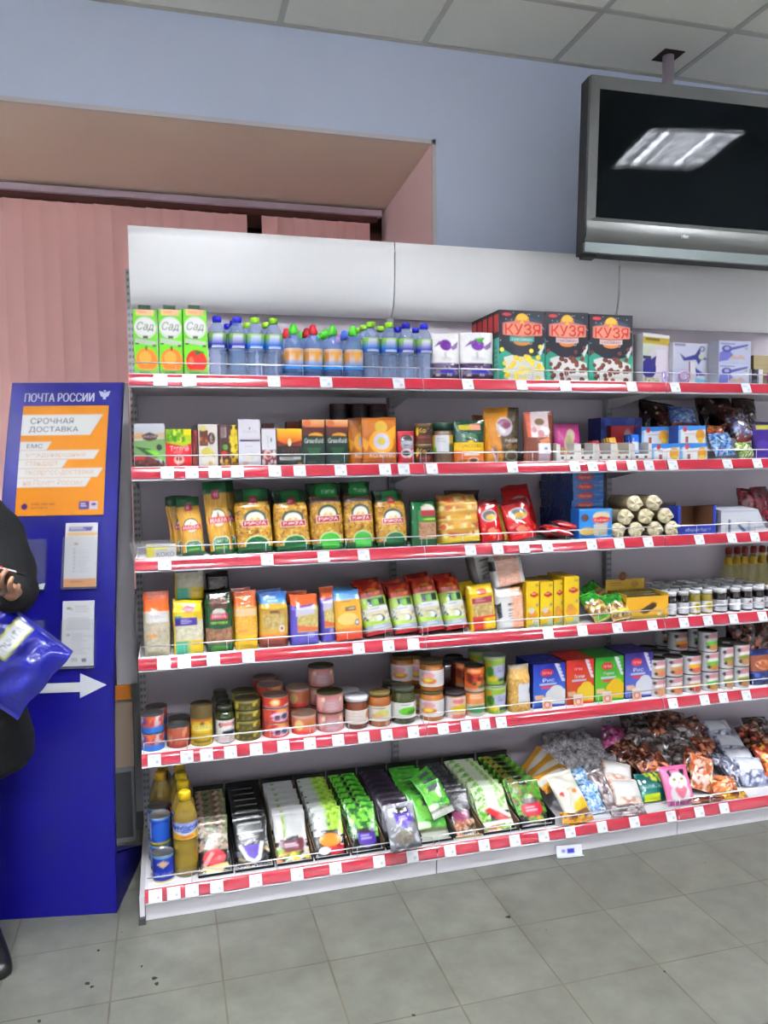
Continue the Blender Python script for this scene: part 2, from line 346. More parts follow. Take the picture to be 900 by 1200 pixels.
# dirt specks on the floor
b = MB(); gr = random.Random(4)
for (u, v, s) in ((103, 1153, 3), (108, 1157, 2), (181, 1147, 3), (184, 1153, 3), (115, 1114, 2), (166, 1133, 1.5), (143, 1093, 1), (46, 1197, 2.4), (742, 953+30, 1.2), (779, 1139, 1.4), (595, 1075, 3), (485, 1190, 2), (826, 1011, 1), (640, 1090, .8)):
    d = np.array([(u-450)/FPX, (600-v)/FPX, 1.])@BAS; t = -CAM[2]/d[2]; P = CAM+t*d; r = s*.0026
    th = np.linspace(0, 2*math.pi, 9)[:-1]; ring = np.array([[P[0]+r*gr.uniform(.5, 1.3)*math.cos(a), P[1]+r*gr.uniform(.6, 1.6)*math.sin(a), .0012] for a in th])
    b.grid(np.stack([ring, np.broadcast_to([P[0], P[1], .0015], ring.shape)]), (52, 50, 48), closeu=True)
meta(bpy.data.objects.new('dirt_specks', b.mesh('dirt_specks', 'matte')), 'scattered dark dirt specks on the grey tile floor', 'dirt', kind='stuff'); COL.objects.link(bpy.data.objects['dirt_specks'])

# ceiling: 0.61 m mineral tiles on a T-bar grid, louvred lamps let into it
mat('ceiling_tile', .85, color=(224, 223, 213), bump=.5, bs=160, var=.04); mat('ceiling_bar', .5, color=(180, 180, 172))
GX, GY, GP = -.006, .1815, .611
lamps = [(4*i, -3) for i in (-1, 0, 1)]+[(2*i, j) for i in range(-2, 4) for j in (-8,)]       # tile indices (x, y); unseen rear row added to brighten upright faces
b = MB(); n0, n1, m0, m1 = -6, 10, -12, 1
for i in range(n0, n1):
    for j in range(m0, m1):
        if (i, j) in lamps: continue
        x0, y0 = GX+i*GP, GY+j*GP; b.quad((max(x0, -3.2), y0, CZ), (min(x0+GP, 5.6), y0, CZ), (min(x0+GP, 5.6), min(y0+GP, WY), CZ), (max(x0, -3.2), min(y0+GP, WY), CZ), g)
struct('ceiling', b.mesh('ceiling', 'ceiling_tile'), 'suspended ceiling of pale mineral tiles', 'ceiling')
b = MB()
for i in range(n0+1, n1): b.box(GX+i*GP-.012, -6.5, CZ-.005, GX+i*GP+.012, WY, CZ+.002, g)
for j in range(m0+1, m1+1):
    if GY+j*GP < WY: b.box(-3.2, GY+j*GP-.012, CZ-.006, 5.6, GY+j*GP+.012, CZ+.001, g)
b.box(-3.2, WY-.02, CZ-.006, 5.6, WY, CZ, (120, 118, 112))
struct('trim_3', b.mesh('trim_3', 'ceiling_bar'), 'metal grid bars of the suspended ceiling', 'trim')
mat('tube_glow', color=(255, 255, 255), emit=((246, 249, 255), LAMP)); mat('louvre', .3, metal=.5, color=(232, 234, 238))
bt = MB()
bh = MB(); h = GP/2-.012
for (a, c) in (((-h, -h), (h, -h)), ((h, -h), (h, h)), ((h, h), (-h, h)), ((-h, h), (-h, -h))): bh.quad((*a, .11), (*c, .11), (*c, -.004), (*a, -.004), (225, 225, 225))
bh.quad((-h, -h, .11), (h, -h, .11), (h, h, .11), (-h, h, .11), (235, 235, 235))
mh = bh.mesh('lamp_housing', 'card'); bl = MB()
for k in range(-3, 4): bl.box(k*.088-.0015, -h+.003, .0, k*.088+.0015, h-.003, .05, g)
for k in (-2, -1, 0, 1, 2): bl.box(-h+.003, k*.118-.0015, .0, h-.003, k*.118+.0015, .05, g)
ml = bl.mesh('louvre', 'louvre')
mt = MB().tube([(0, -.27, 0), (0, .27, 0)], .013, g, seg=12).mesh('tube', 'tube_glow')
for (i, j) in lamps:
    x, y = GX+(i+.5)*GP, GY+(j+.5)*GP
    o = bpy.data.objects.new('ceiling_light', None); o.empty_display_size = .1; COL.objects.link(o); o.location = (x, y, CZ)
    meta(o, 'square louvred fluorescent light let into the suspended ceiling', 'ceiling light', 'louvred ceiling lights')
    for nm, me, dx, dz in (('housing', mh, 0, 0), ('louvre', ml, 0, -.002), ('tube', mt, -.2, .085), ('tube', mt, -.07, .085), ('tube', mt, .07, .085), ('tube', mt, .2, .085)):
        q = bpy.data.objects.new(nm, me); COL.objects.link(q); q.parent = o; q.location = (dx, 0, dz)

# vertical blinds
mat('blind_fabric', .8, color=(255, 200, 194), bump=.3, bs=25); mat('rail_lilac', .5, color=(206, 186, 200)); mat('carrier', .6, color=(96, 50, 42))
YB = 1.42; o = bpy.data.objects.new('vertical_blinds', None); COL.objects.link(o); o.location = (0, YB, NZ0)
meta(o, 'pink fabric vertical blinds hanging from a lilac rail in the window recess', 'blinds')
ztop = ZV(222, XU(0, YB, 2.75), YB)
b = MB(); b.box(NX0+.01, -.02, 0, 1.25, .025, .03, g); q = bpy.data.objects.new('head_rail', b.mesh('head_rail', 'rail_lilac')); COL.objects.link(q); q.parent = o; q.location = (0, 0, ztop-NZ0)
b = MB(); b.grid([[(NX0+.02+i*.0115, .006, zz if (i % 7) else zz*.55) for i in range(315)] for zz in (0, -.03)], g)
q = bpy.data.objects.new('carriers', b.mesh('carriers', 'carrier')); COL.objects.link(q); q.parent = o; q.location = (0, 0, ztop-NZ0)  # carriers and the shadow between them drawn as one dark brown strip
sl = MB(); hs = ztop-.035-NZ0-.04; U, V = np.meshgrid(np.linspace(-1, 1, 5), np.linspace(0, 1, 12))
sl.grid(np.stack([U*.0435, .006*(1-U*U)+.002*np.sin(V*7), V*hs], -1), g); sm = sl.mesh('slat', 'blind_fabric')
gapx = [XU(304, YB, 2.7), XU(437, YB, 2.7), XU(450, YB, 2.7)]
x = 1.225-.0805*30; gr = random.Random(5)
while x < 1.24:
    if not any(abs(x-gx_) < .042 for gx_ in gapx):
        q = bpy.data.objects.new('slat', sm); COL.objects.link(q); q.parent = o; q.location = (x, gr.uniform(-.004, .004), .04); q.rotation_euler = (0, 0, R(gr.uniform(1.5, 4)))
    x += .0805

# ================================================================== shelving, three bays
mat('shelf_white', .35, color=(192, 188, 190)); mat('back_white', .4, color=(190, 181, 190)); mat('header_white', .32, color=(228, 227, 228)); mat('rail_red', .17, coat=1., color=(140, 26, 42)); mat('rail_white', .3, coat=.3, color=(178, 176, 180))
mat('wire', .25, metal=.6, color=(215, 215, 220)); mat('dark_gap', .8, color=(30, 28, 28))
ZR = [1.7744, 1.4721, 1.1724, .8421, .5184, .1075]
RP = [(.010, .0), (.0065, -.0015), (.003, -.006), (-.001, -.014), (-.004, -.022), (-.0065, -.03), (-.0085, -.038), (-.0095, -.0425)]
def strip(prof, x0, x1, n=2): return np.array([[(x, y, z) for x in np.linspace(x0, x1, n)] for y, z in prof])
slot = Art(8, 440, (214, 213, 216))
for k in range(86):
    for cx in (.27, .73): slot.rect(cx-.1, (k+.35)/86, cx+.1, (k+.7)/86, (60, 56, 60))
names = ['left bay of the white shop shelving, beside the blue kiosk', 'middle bay of the white shop shelving, under its plain header', 'right bay of the white shop shelving, below the television']
for k in range(3):
    o = bpy.data.objects.new('shelving_unit', None); COL.objects.link(o); o.location = (k+.5, 0, 0); meta(o, names[k], 'shelving', 'shop shelving bays')
    def add(nm, me, par, loc=(0, 0, 0), label=None):
        q = bpy.data.objects.new(nm, me); COL.objects.link(q); q.parent = par; q.location = loc
        if label: q['label'] = label
        return q
    if k == 0:
        M_back = MB().box(-.5, .44, .02, .5, .452, 2.12, g).mesh('back_panel', 'back_white')
        M_up = MB().box(-.013, .405, 0, .013, .44, 2.20, (214, 213, 216), front=slot, res=(7, 880)).mesh('upright', 'card')
        hp = [(.415, 2.055), (.395, 2.06), (.375, 2.075), (.358, 2.10), (.345, 2.135), (.337, 2.18), (.333, 2.24), (.333, 2.30), (.335, 2.338), (.350, 2.342), (.352, 2.30), (.352, 2.18), (.372, 2.11), (.405, 2.075), (.415, 2.055)]
        hb = MB(); hb.grid(strip(hp, -.4975, .4975), g)
        for sx in (-.4975, .4975): hb.quad((sx, .333, 2.30), (sx, .352, 2.30), (sx, .372, 2.11), (sx, .358, 2.10), g); hb.quad((sx, .358, 2.1), (sx, .372, 2.11), (sx, .415, 2.055), (sx, .395, 2.06), g)
        for sx in (-.45, .45): hb.box(sx-.012, .405, 2.08, sx+.012, .44, 2.11, g)
        M_head = hb.mesh('header_panel', 'header_white')
        def plate(y0, y1, t): 
            m = MB(); m.box(-.4985, y0, -t, .4985, y1, -.004, g)
            for sx in (-.494, .491): m.quad((sx, .435, -.004), (sx, y0+.03, -.004), (sx, y0+.03, -.03), (sx, .435, -.085), g); m.quad((sx+.003, .435, -.004), (sx+.003, y0+.03, -.004), (sx+.003, y0+.03, -.03), (sx+.003, .435, -.085), g)
            return m
        M_plate = plate(.010, .44, .034).mesh('shelf_plate', 'shelf_white')
        rb = MB(); rb.grid(strip(RP[1:-1], -.4985, .4985, 12), g); M_red = rb.mesh('price_strip', 'rail_red')
        rb = MB(); rb.grid(strip([(.014, -.002), (.012, .0008), (.009, .0008), (.0085, -.0015)], -.4985, .4985), g)
        rb.grid(strip([(-.0088, -.0415), (-.0106, -.0422), (-.0108, -.0445), (-.006, -.0465), (.01, -.0465), (.01, -.03)], -.4985, .4985), g); M_lip = rb.mesh('rail_lip', 'rail_white')
        wb = MB(); wb.tube([(-.49, .006, .036), (.49, .006, .036)], .0022, g, 8)
        for xx in np.arange(-.49, .495, .14): wb.tube([(xx, .006, -.003), (xx, .006, .036)], .0009, g, 5)
        M_wire = wb.mesh('wire_guard', 'wire')
        bb = MB(); bb.box(-.4985, -.09, -.004, .4985, .44, .0, g); bb.box(-.4985, -.094, -.104, .4985, -.088, -.044, g)
        bb.quad((-.4985, -.088, -.104), (-.4985, .44, -.104), (-.4985, .44, .0), (-.4985, -.088, .0), g); bb.quad((.4985, -.088, -.104), (.4985, .44, -.104), (.4985, .44, .0), (.4985, -.088, .0), g)
        M_base = bb.mesh('base', 'rail_white')
        fb = MB(); fb.box(-.016, -.10, 0, .0, .44, .085, (214, 213, 216)); fb.box(-.02, -.115, 0, .002, -.09, .02, (60, 60, 62)); M_foot = fb.mesh('base_leg', 'card')
    add('back_panel', M_back, o); add('upright', M_up, o, (-.5, 0, 0)); add('header_panel', M_head, o)
    if k == 2: add('upright', M_up, o, (.5, 0, 0))
    if k == 0: add('base_leg', M_foot, o, (-.5, 0, 0))
    for i, z in enumerate(ZR):
        s = add('base_shelf' if i == 5 else 'shelf', M_base if i == 5 else M_plate, o, (0, 0, z-.0015 if i == 5 else z))
        dy = -.10 if i == 5 else 0
        add('price_strip', M_red, s, (0, dy, 0), 'red plastic price strip'); add('rail_lip', M_lip, s, (0, dy, 0)); add('wire_guard', M_wire, s, (0, dy, 0))
# price tags in the strips
ta = Art(16, 14, (240, 242, 246)); ta.rect(.62, .55, .8, .75, (170, 176, 190)); ta.lines(.15, .15, .8, .42, 3, (205, 208, 216)); M_tag = MB().box(-.021, -.0012, -.0195, .021, 0, .0195, (240, 242, 246), front=ta, res=(17, 15)).mesh('price_tag', 'gloss')
TAGS = [[188, 222, 321, 382, 467, 548, 611, 662, 740, 790.6, 874], [196, 225, 252, 278, 322, 351, 399, 451, 473, 506, 600, 673, 694, 716, 740, 760, 788, 852, 887],
        [193, 313, 379, 426, 551, 583, 614, 641, 693, 725, 759, 819, 857, 884], [192, 216, 250, 291, 420, 455, 484, 642, 682, 723, 764, 801, 829, 859, 893],
        [181, 219, 242, 270, 300, 332, 363, 396, 426, 453, 484, 519, 546, 567.7, 587, 788, 825, 847, 874], [182, 203.6, 225, 254, 299.5, 348, 393, 444, 483, 527, 567, 603, 636.6, 667.6, 705, 743, 786, 819, 848]]
TAGPOS = []
for i, row in enumerate(TAGS):
    for u in row:
        y = -.0035-(.10 if i == 5 else 0); z = ZR[i]-.0215; x = XU(u, y, z); TAGPOS.append((i, x, y, z))

# ================================================================== television on a ceiling pole
mat('tv_grey', .4, metal=.35, color=(96, 97, 94)); mat('tv_grey_light', .35, metal=.4, color=(112, 120, 120)); mat('tv_back', .6, color=(38, 38, 40)); mat('screen', .035, color=(9, 12, 14), ior=1.13); mat('badge', .3, color=(235, 235, 240))
TW, TH = 1.10, .667; b = MB(); b.box(0, .004, .0, TW, .07, TH, g); b.box(.2, .07, .12, TW-.2, .11, TH-.12, g)
for xx in (.01, TW-.06): b.box(xx, .01, -.012, xx+.05, .06, .0, (20, 20, 20))
mb_ = b.mesh('housing', 'tv_back')
b = MB()
def frame(b, x0, z0, x1, z1, X0, Z0, X1, Z1, yi, yo):
    for a in (((X0, yo, Z1), (X1, yo, Z1), (x1, yi, z1), (x0, yi, z1)), ((X0, yo, Z0), (X0, yo, Z1), (x0, yi, z1), (x0, yi, z0)), ((X1, yo, Z1), (X1, yo, Z0), (x1, yi, z0), (x1, yi, z1)), ((X0, yo, Z0), (X1, yo, Z0), (x1, yi, z0), (x0, yi, z0))): b.quad(*a, g)
frame(b, .045, .138, TW-.045, TH-.045, .002, .120, TW-.002, TH-.002, -.002, -.014)
frame(b, .002, .12, TW-.002, TH-.002, 0, .118, TW, TH, -.014, .02)
mbz = b.mesh('bezel', 'tv_grey')
b = MB(); b.grid(strip([(-.014, .12), (-.02, .09), (-.014, .06), (.004, .045), (.006, .04)], .002, TW-.002), g); b.quad((0.002, .02, .12), (0.002, -.014, .12), (0.002, .004, .04), (0.002, .02, .04), g); mlow = b.mesh('lower_panel', 'tv_grey')
b = MB(); b.box(0, -.012, .0, TW, .01, .038, g); mst = b.mesh('speaker_strip', 'tv_grey_light')
b = MB(); b.box(.045, -.001, .138, TW-.045, .003, TH-.045, g); msc = b.mesh('screen', 'screen')
b = MB(); bd = Art(24, 12, (120, 122, 122)); bd.ell(.5, .5, .45, .4, (245, 245, 250)); bd.rect(.5, .0, .9, .3, (120, 122, 122)); b.box(.40, -.0215, .078, .433, -.017, .094, g, front=bd, res=(24, 12)); mbd = b.mesh('badge', 'card')
tv = thing('television', 'large grey flat television with a black screen hanging from the ceiling above the shelving', 'television', [('housing', mb_), ('bezel', mbz), ('lower_panel', mlow), ('speaker_strip', mst, None, 'lighter grey strip along the bottom edge'), ('screen', msc), ('badge', mbd)],
           1.694, .10, 2.278, rz=-5.2, roll=1.9, rest=False)
mat('pole_paint', .4, color=(190, 176, 186)); b = MB(); px_, py_ = 2.295, .425; b.tube([(px_, py_, 2.55), (px_, py_, CZ+.05)], .025, g, 16); b.box(px_-.03, .12, 2.5, px_+.03, py_+.02, 2.62, (120, 120, 124)); b.box(px_-.15, .14, 2.45, px_+.15, .16, 2.68, (90, 90, 94))
M_pole = b.mesh('pole', 'pole_paint'); b = MB(); b.box(px_-.05, py_-.05, CZ-.004, px_+.05, py_+.05, CZ-.0005, (70, 60, 56)); 
thing('mount_bracket', 'pale pole bracket from which the grey television hangs', 'bracket', [('pole', M_pole), ('mount_plate', b.mesh('mount_plate', 'matte'))], 0, 0, 0, rest=False)

# ================================================================== blue information kiosk
KO = np.array([-.092, -.017, 0.]); KH = np.array([-.982, .187, 0.]); KN = np.array([.187, .982, 0.]); KW = .386
def K(s, z, off=0.):                      # s = distance leftwards, z = height, off = distance out of the face
    y = .335*(z/1.776)**2; return KO+KH*s+KN*(y-off)+np.array([0, 0, z])
mat('kiosk_blue', .38, spec=.25, color=(8, 6, 90)); mat('kiosk_back', .6, color=(20, 20, 60))
def ksheet(s0, s1, z0, z1, off, col, nu=2, nv=24, mb=None, th=0):
    mb = mb or MB(); S = np.linspace(s1, s0, nu); Z = np.linspace(z1, z0, nv)
    c = col.sample(*np.meshgrid(np.linspace(0, 1, nu), np.linspace(0, 1, nv))) if isinstance(col, Art) else col
    mb.grid([[K(s, z, off) for s in S] for z in Z], c)
    if th:
        mb.grid([[K(s, z, off-th) for s in S] for z in Z], col if not isinstance(col, Art) else (230, 230, 230))
        e = (235, 235, 235) if isinstance(col, Art) else col
        for s in (s0, s1): mb.grid([[K(s, z, off), K(s, z, off-th)] for z in Z], e)
        for z in (z0, z1): mb.grid([[K(s, z, off), K(s, z, off-th)] for s in (s0, s1)], e)
    return mb
kp = ksheet(0, KW, 0, 1.776, 0, (255, 255, 255), th=.022).mesh('panel', 'kiosk_blue')
b = MB()
def bw(s, d, z): return KO+KH*s+KN*d+np.array([0, 0, z])
for s in (0.0, KW): b.grid([[bw(s, .0, .20), bw(s, .43, .02)], [bw(s, .0, 0), bw(s, .43, 0)]], g)
b.grid([[bw(0, .02, .2), bw(0, .43, .02)], [bw(KW, .02, .2), bw(KW, .43, .02)]], g); b.grid([[bw(0, .43, .02), bw(0, .43, 0)], [bw(KW, .43, .02), bw(KW, .43, 0)]], g)
kb = b.mesh('base', 'kiosk_blue')
po = Art(124, 160, (243, 152, 44))
def strp(y0, y1, xr, xr2, tone=(242, 242, 240)): po.poly([(.0, y0), (xr, y0), (xr2, y1), (.0, y1)], tone)
strp(.085, .275, .94, .80); strp(.335, .41, .36, .31); strp(.415, .495, .92, .86); strp(.50, .575, .56, .50); strp(.58, .66, .97, .91); strp(.665, .745, .84, .78)
dk = (48, 46, 92); og = (244, 190, 140)
po.text('СРОЧНАЯ', .10, .115, .60, .17, dk); po.text('ДОСТАВКА', .09, .195, .66, .255, dk); po.text('ЕМС', .08, .355, .26, .395, dk)
po.text('международный', .08, .43, .76, .485, og); po.text('стандарт', .08, .515, .45, .565, og); po.text('экспресс-доставки', .08, .595, .86, .65, og); po.text('на Почте России', .07, .68, .74, .73, og)
po.ell(.10, .918, .035, .028, (86, 46, 120)); po.text('8 800 1000 000', .18, .89, .44, .907, (86, 46, 100)); po.text('pochta.ru', .18, .92, .36, .94, (86, 46, 100))
po.rect(.72, .88, .83, .95, (92, 70, 160)); po.rect(.84, .88, .93, .95, (225, 220, 240)); po.lines(.735, .895, .82, .935, 2, (230, 225, 245)); po.ell(.885, .905, .03, .012, (92, 70, 160))
kpo = ksheet(.045, .338, 1.311, 1.692, .004, po, 125, 161, th=.003).mesh('poster', 'gloss')
def ktext(t, s0, s1, z0, z1, name, m, mb=None):
    V, T = glyphs(t); mb = mb or MB()
    for tri in T:
        P = [K(s1+(s0-s1)*V[i][0], z1+(z0-z1)*V[i][1], .002) for i in tri]; mb.quad(P[0], P[1], P[2], P[2], (238, 240, 250))
    return mb
kt = MB()
for ds in (0, .0006, .0012, .0018, .0024): ktext('ПОЧТА РОССИИ', .098-.0012+ds, .336-.0012+ds, 1.706, 1.738, 'lettering', 'card', kt)
kt = kt.mesh('lettering', 'card')
b = MB(); ce = (215, 218, 240)
def kpoly(pts, mb, col=ce, off=.002):
    c = np.mean(pts, 0)
    for i in range(len(pts)):
        a, d = pts[i], pts[(i+1) % len(pts)]; mb.quad(K(*a, off), K(*d, off), K(*c, off), K(*c, off), col)
kpoly([(.083, 1.745), (.067, 1.741), (.066, 1.722), (.075, 1.725)], b); kpoly([(.042, 1.745), (.057, 1.741), (.058, 1.722), (.049, 1.725)], b); kpoly([(.068, 1.738), (.056, 1.738), (.057, 1.714), (.067, 1.714)], b); kpoly([(.066, 1.748), (.058, 1.748), (.059, 1.740), (.065, 1.740)], b)
kem = b.mesh('emblem', 'card')
b = MB(); kpoly([(.28, .7325), (.108, .7325), (.108, .763), (.25, .763), (.28, .744)][::1], b, (232, 236, 238)); kpoly([(.108, .712), (.022, .752), (.108, .792)], b, (232, 236, 238)); kar = b.mesh('arrow', 'card')
def pocket(s0, s1, z0, z1, mb):
    for s in (s0, s1): mb.grid([[K(s, z1, 0), K(s, z1, .02)], [K(s, z0, 0), K(s, z0, .02)]], (235, 240, 250))
    mb.grid([[K(s1, z1, .02), K(s0, z1, .02)], [K(s1, z0, .02), K(s0, z0, .02)]], (235, 240, 250)); mb.grid([[K(s1, z0, .0), K(s0, z0, .0)], [K(s1, z0, .02), K(s0, z0, .02)]], (235, 240, 250)); return mb
kpk = [pocket(s0, s1, z0, z1, MB()).mesh('leaflet_pocket', 'clear') for s0, s1, z0, z1 in ((.056, .172, 1.068, 1.24), (.058, .168, .812, .97), (.226, .34, 1.068, 1.235), (.226, .34, .812, .97))]
b = MB(); b.grid([[K(.262, 1.082, .003), K(.228, 1.088, .003)], [K(.262, 1.072, .019), K(.228, 1.07, .019)]], (225, 232, 225)); kpp = b.mesh('paper_slip', 'card')
parts = [('panel', kp), ('base', kb), ('poster', kpo, None, 'orange poster with white slanted text bands'), ('lettering', kt, None, 'white raised heading text'), ('emblem', kem, None, 'pale winged emblem'), ('arrow', kar, None, 'white arrow pointing right')]+[('leaflet_pocket', m_) for m_ in kpk]
thing('information_kiosk', 'tall dark blue curved information stand with an orange poster, left of the shelving', 'kiosk', parts, 0, 0, 0, rest=False)
lf = Art(44, 78, (240, 240, 242)); lf.rect(0, 0, 1, .045, (240, 240, 242)); lf.poly([(.12, .06), (.86, .06), (.8, .13), (.1, .13)], (92, 76, 150)); lf.lines(.15, .07, .75, .12, 2, (215, 210, 235)); lf.rect(0, .15, 1, .2, (246, 200, 130)); lf.rect(.02, .15, .06, .2, (240, 240, 242))
lf.ell(.35, .33, .07, .018, (200, 170, 130)); lf.lines(.28, .40, .36, .8, 7, (205, 205, 210), .5); lf.lines(.4, .42, .9, .8, 9, (222, 222, 226), .25); lf.rect(0, .875, 1, 1, (247, 170, 90)); lf.lines(.2, .91, .8, .95, 1, (200, 130, 80))
thing('leaflet', 'white leaflet with orange edges in the upper right kiosk pocket', 'leaflet', [('leaflet', ksheet(.06, .166, 1.074, 1.285, .012, lf, 45, 79, th=.006).mesh('leaflet', 'card'))], 0, 0, 0, rest=False, group='leaflets in the kiosk pockets')
lf = Art(44, 78, (238, 238, 240)); lf.ell(.2, .11, .08, .014, (130, 130, 90)); lf.ell(.3, .13, .04, .012, (205, 190, 80)); lf.lines(.4, .08, .95, .2, 3, (205, 205, 208), .25); lf.lines(.15, .26, .95, .46, 6, (212, 212, 215), .3, 5); lf.ell(.2, .52, .06, .012, (150, 150, 130)); lf.lines(.3, .5, .9, .84, 9, (210, 210, 214), .28, 8); lf.rect(.64, .885, .78, .94, (120, 120, 125)); lf.lines(.3, .88, .58, .94, 3, (190, 190, 195))
thing('leaflet', 'plain white leaflet of fine grey print in the lower right kiosk pocket', 'leaflet', [('leaflet', ksheet(.064, .166, .818, 1.028, .012, lf, 45, 79, th=.006).mesh('leaflet', 'card'))], 0, 0, 0, rest=False, group='leaflets in the kiosk pockets')
thing('paper_slip', 'small pale paper slip lying in the empty upper left kiosk pocket', 'paper', [('paper_slip', kpp)], 0, 0, 0, rest=False)

# things standing behind the kiosk, against the wall
b = MB(); b.box(-.30, .49, .0, -.048, .575, .30, (150, 152, 153)); b.box(-.29, .487, .02, -.058, .49, .28, (88, 90, 92)); thing('storage_case', 'dark grey case standing on the floor behind the blue kiosk', 'case', [('storage_case', b.mesh('storage_case', 'matte'))], 0, 0, .0, rest=True)
ca = Art(60, 50, (200, 176, 154)); ca.ell(.50, .42, .09, .035, (40, 30, 26)); ca.rect(0, .0, 1, .03, (128, 108, 92)); b = MB(); b.box(-.30, .49, .0, -.045, .58, .265, (200, 176, 154), front=ca, res=(60, 50)); thing('cardboard_box', 'plain beige cardboard box with an oval hand hole behind the kiosk', 'box', [('cardboard_box', b.mesh('cardboard_box', 'matte'))], 0, 0, .301)
b = MB(); b.box(-.30, .50, .0, -.05, .585, .055, (250, 150, 50)); thing('flat_box', 'flat bright orange box lying on the cardboard box', 'box', [('flat_box', b.mesh('flat_box', 'card'))], 0, 0, .567)
b = MB(); b.box(-.30, .50, .0, -.108, .58, .215, (176, 82, 24)); thing('carton', 'tall burnt orange carton on top of the flat orange box', 'box', [('carton', b.mesh('carton', 'card'))], 0, 0, .623)
b = MB(); b.box(-.106, .51, 0, -.022, .535, 1.17, (225, 222, 226)); b.box(-.106, .505, 0, -.100, .51, 1.17, (70, 66, 66)); thing('narrow_board', 'narrow grey board standing upright between kiosk and shelving', 'board', [('narrow_board', b.mesh('narrow_board', 'card'))], 0, 0, .623)
# fallen tag holder on the floor
fa = Art(30, 14, (226, 230, 240)); fa.rect(.42, .3, .7, .7, (60, 60, 190)); fa.rect(.2, .35, .34, .6, (140, 140, 220)); b = MB(); b.box(-.05, -.0015, 0, .05, .0015, .04, (226, 230, 240), front=fa, res=(30, 14)); b.box(-.05, -.012, 0, .052, -.0015, .003, (235, 238, 245))
thing('tag_holder', 'clear white price tag holder fallen against the shelf plinth on the floor', 'tag holder', [('tag_holder', b.mesh('tag_holder', 'gloss'))], XU(667, -.118, .02), -.122, 0, lean=14, rz=-6)
# ================================================================== goods: helpers
class Rec: pass
def bagp(art, u0, u1, vt, row, y, d, style='brick', lean=0, z=None, seed=None, wr=.0025, mat_='film', part='bag', h=None, wmul=1., res=(50, 66)):
    x, w, H = dims(u0, u1, vt, row, y, z, lean); H = h or H
    r = Rec(); r.x, r.w, r.h, r.d, r.y, r.row, r.lean = x, w*wmul, H, d, y, row, lean
    r.parts = [(part, bagm(r.w, H, d, art, style, seed or int(u0), wr, res).mesh(part, mat_))]; return r
def boxp(art, u0, u1, vt, row, y, d, side=None, top=None, col=None, z=None, mat_='card', part='box', res=(30, 42), h=None, w=None):
    x, ww, H = dims(u0, u1, vt, row, y, z); H = h or H; w = w or ww; col = col or (200, 200, 200)
    r = Rec(); r.x, r.w, r.h, r.d, r.y, r.row, r.lean = x, w, H, d, y, row, 0
    if side is None: side = col
    r.parts = [(part, MB().box(-w/2, -d/2, 0, w/2, d/2, H, col, front=art, left=side, top=top, res=res).mesh(part, mat_))]; return r
def put(r, name, cat, label, u=None, y=None, z=None, dx=0, rz=0, roll=0, lean=None, group=None, x=None, rest=True, dy=0):
    y = r.y if y is None else y; z = SZ[r.row] if z is None else z; lean = r.lean if lean is None else lean
    if x is None: x = r.x if u is None else XU(u, y, z+.05)
    return thing(name, label, cat, r.parts, x+dx, y+r.d/2+dy, z, rz=rz, lean=lean, roll=roll, group=group, rest=rest)
def lidm(r, h, col, z, seg=22, m='card', cx=0, ridge=True):
    return MB().lathe([(r*.02, z+h), (r*.9, z+h), (r, z+h*.9), (r, z+.0005), (r*.9, z)], col, seg)
ORD = ['first', 'second', 'third', 'fourth', 'fifth', 'sixth', 'seventh', 'eighth', 'ninth']

# ================================================================== row 1 (top shelf)
def juice(fruit):
    a = Art(34, 84, (112, 216, 24)); a.rect(.12, .0, .88, .085, (250, 196, 150)); a.lines(.25, .03, .75, .07, 1, (240, 160, 110)); a.ell(.5, .27, .47, .165, (226, 226, 224)); a.ell(.5, .26, .43, .13, (240, 240, 238))
    a.text('Сад', .14, .185, .88, .33, (52, 50, 52)); a.rect(.4, .39, .6, .43, (60, 70, 50)); a.poly([(.06, .43), (.94, .47), (.94, .54), (.06, .50)], (196, 204, 190)); a.rect(.06, .5, .2, .52, (40, 90, 40)); a.rect(.8, .52, .94, .55, (40, 90, 40))
    if fruit == 'o': a.ell(.52, .76, .46, .185, (250, 134, 40)); a.ell(.46, .72, .26, .1, (255, 176, 66)); a.rect(.49, .55, .56, .61, (40, 90, 30))
    else: a.ell(.52, .77, .45, .175, (214, 34, 24)); a.ell(.3, .76, .1, .06, (250, 120, 70)); a.poly([(.4, .6), (.9, .63), (.6, .66), (.5, .69), (.48, .64)], (40, 110, 30))
    a.rect(0, .9, 1, 1, (150, 210, 110)); a.lines(.2, .93, .85, .98, 2, (90, 150, 70)); return a
def carton(u0, u1, art):
    x, w, H = dims(u0, u1, 360, 0, .03); d = .06; b = MB(); b.box(-w/2, -d/2, 0, w/2, d/2, H-.008, (118, 205, 40), front=art, res=(34, 84))
    b.quad((-w/2, -d/2, H-.008), (w/2, -d/2, H-.008), (w/2, d/2, H), (-w/2, d/2, H), (130, 200, 60)); b.quad((-w/2, d/2, H-.01), (w/2, d/2, H-.01), (w/2, d/2, H), (-w/2, d/2, H), (130, 200, 60))
    cp = MB().box(-.020, -.026, H-.006, .018, .012, H+.007, (20, 62, 34)); return x, [('carton', b.mesh('carton', 'card')), ('cap', cp.mesh('cap', 'card'), None, 'dark green cap')]
for (u0, u1), f, lb in zip(((157, 184.5), (186.5, 214), (215.5, 243)), 'oot', ('lime green juice carton with an orange on it, nearest the shelf end', 'lime green orange juice carton between another orange one and the tomato one', 'lime green juice carton picturing a red tomato')):
    x, pp = carton(u0, u1, juice(f)); thing('juice_carton', lb, 'carton', pp, x, .06, SZ[0], rz=3, group='juice cartons')
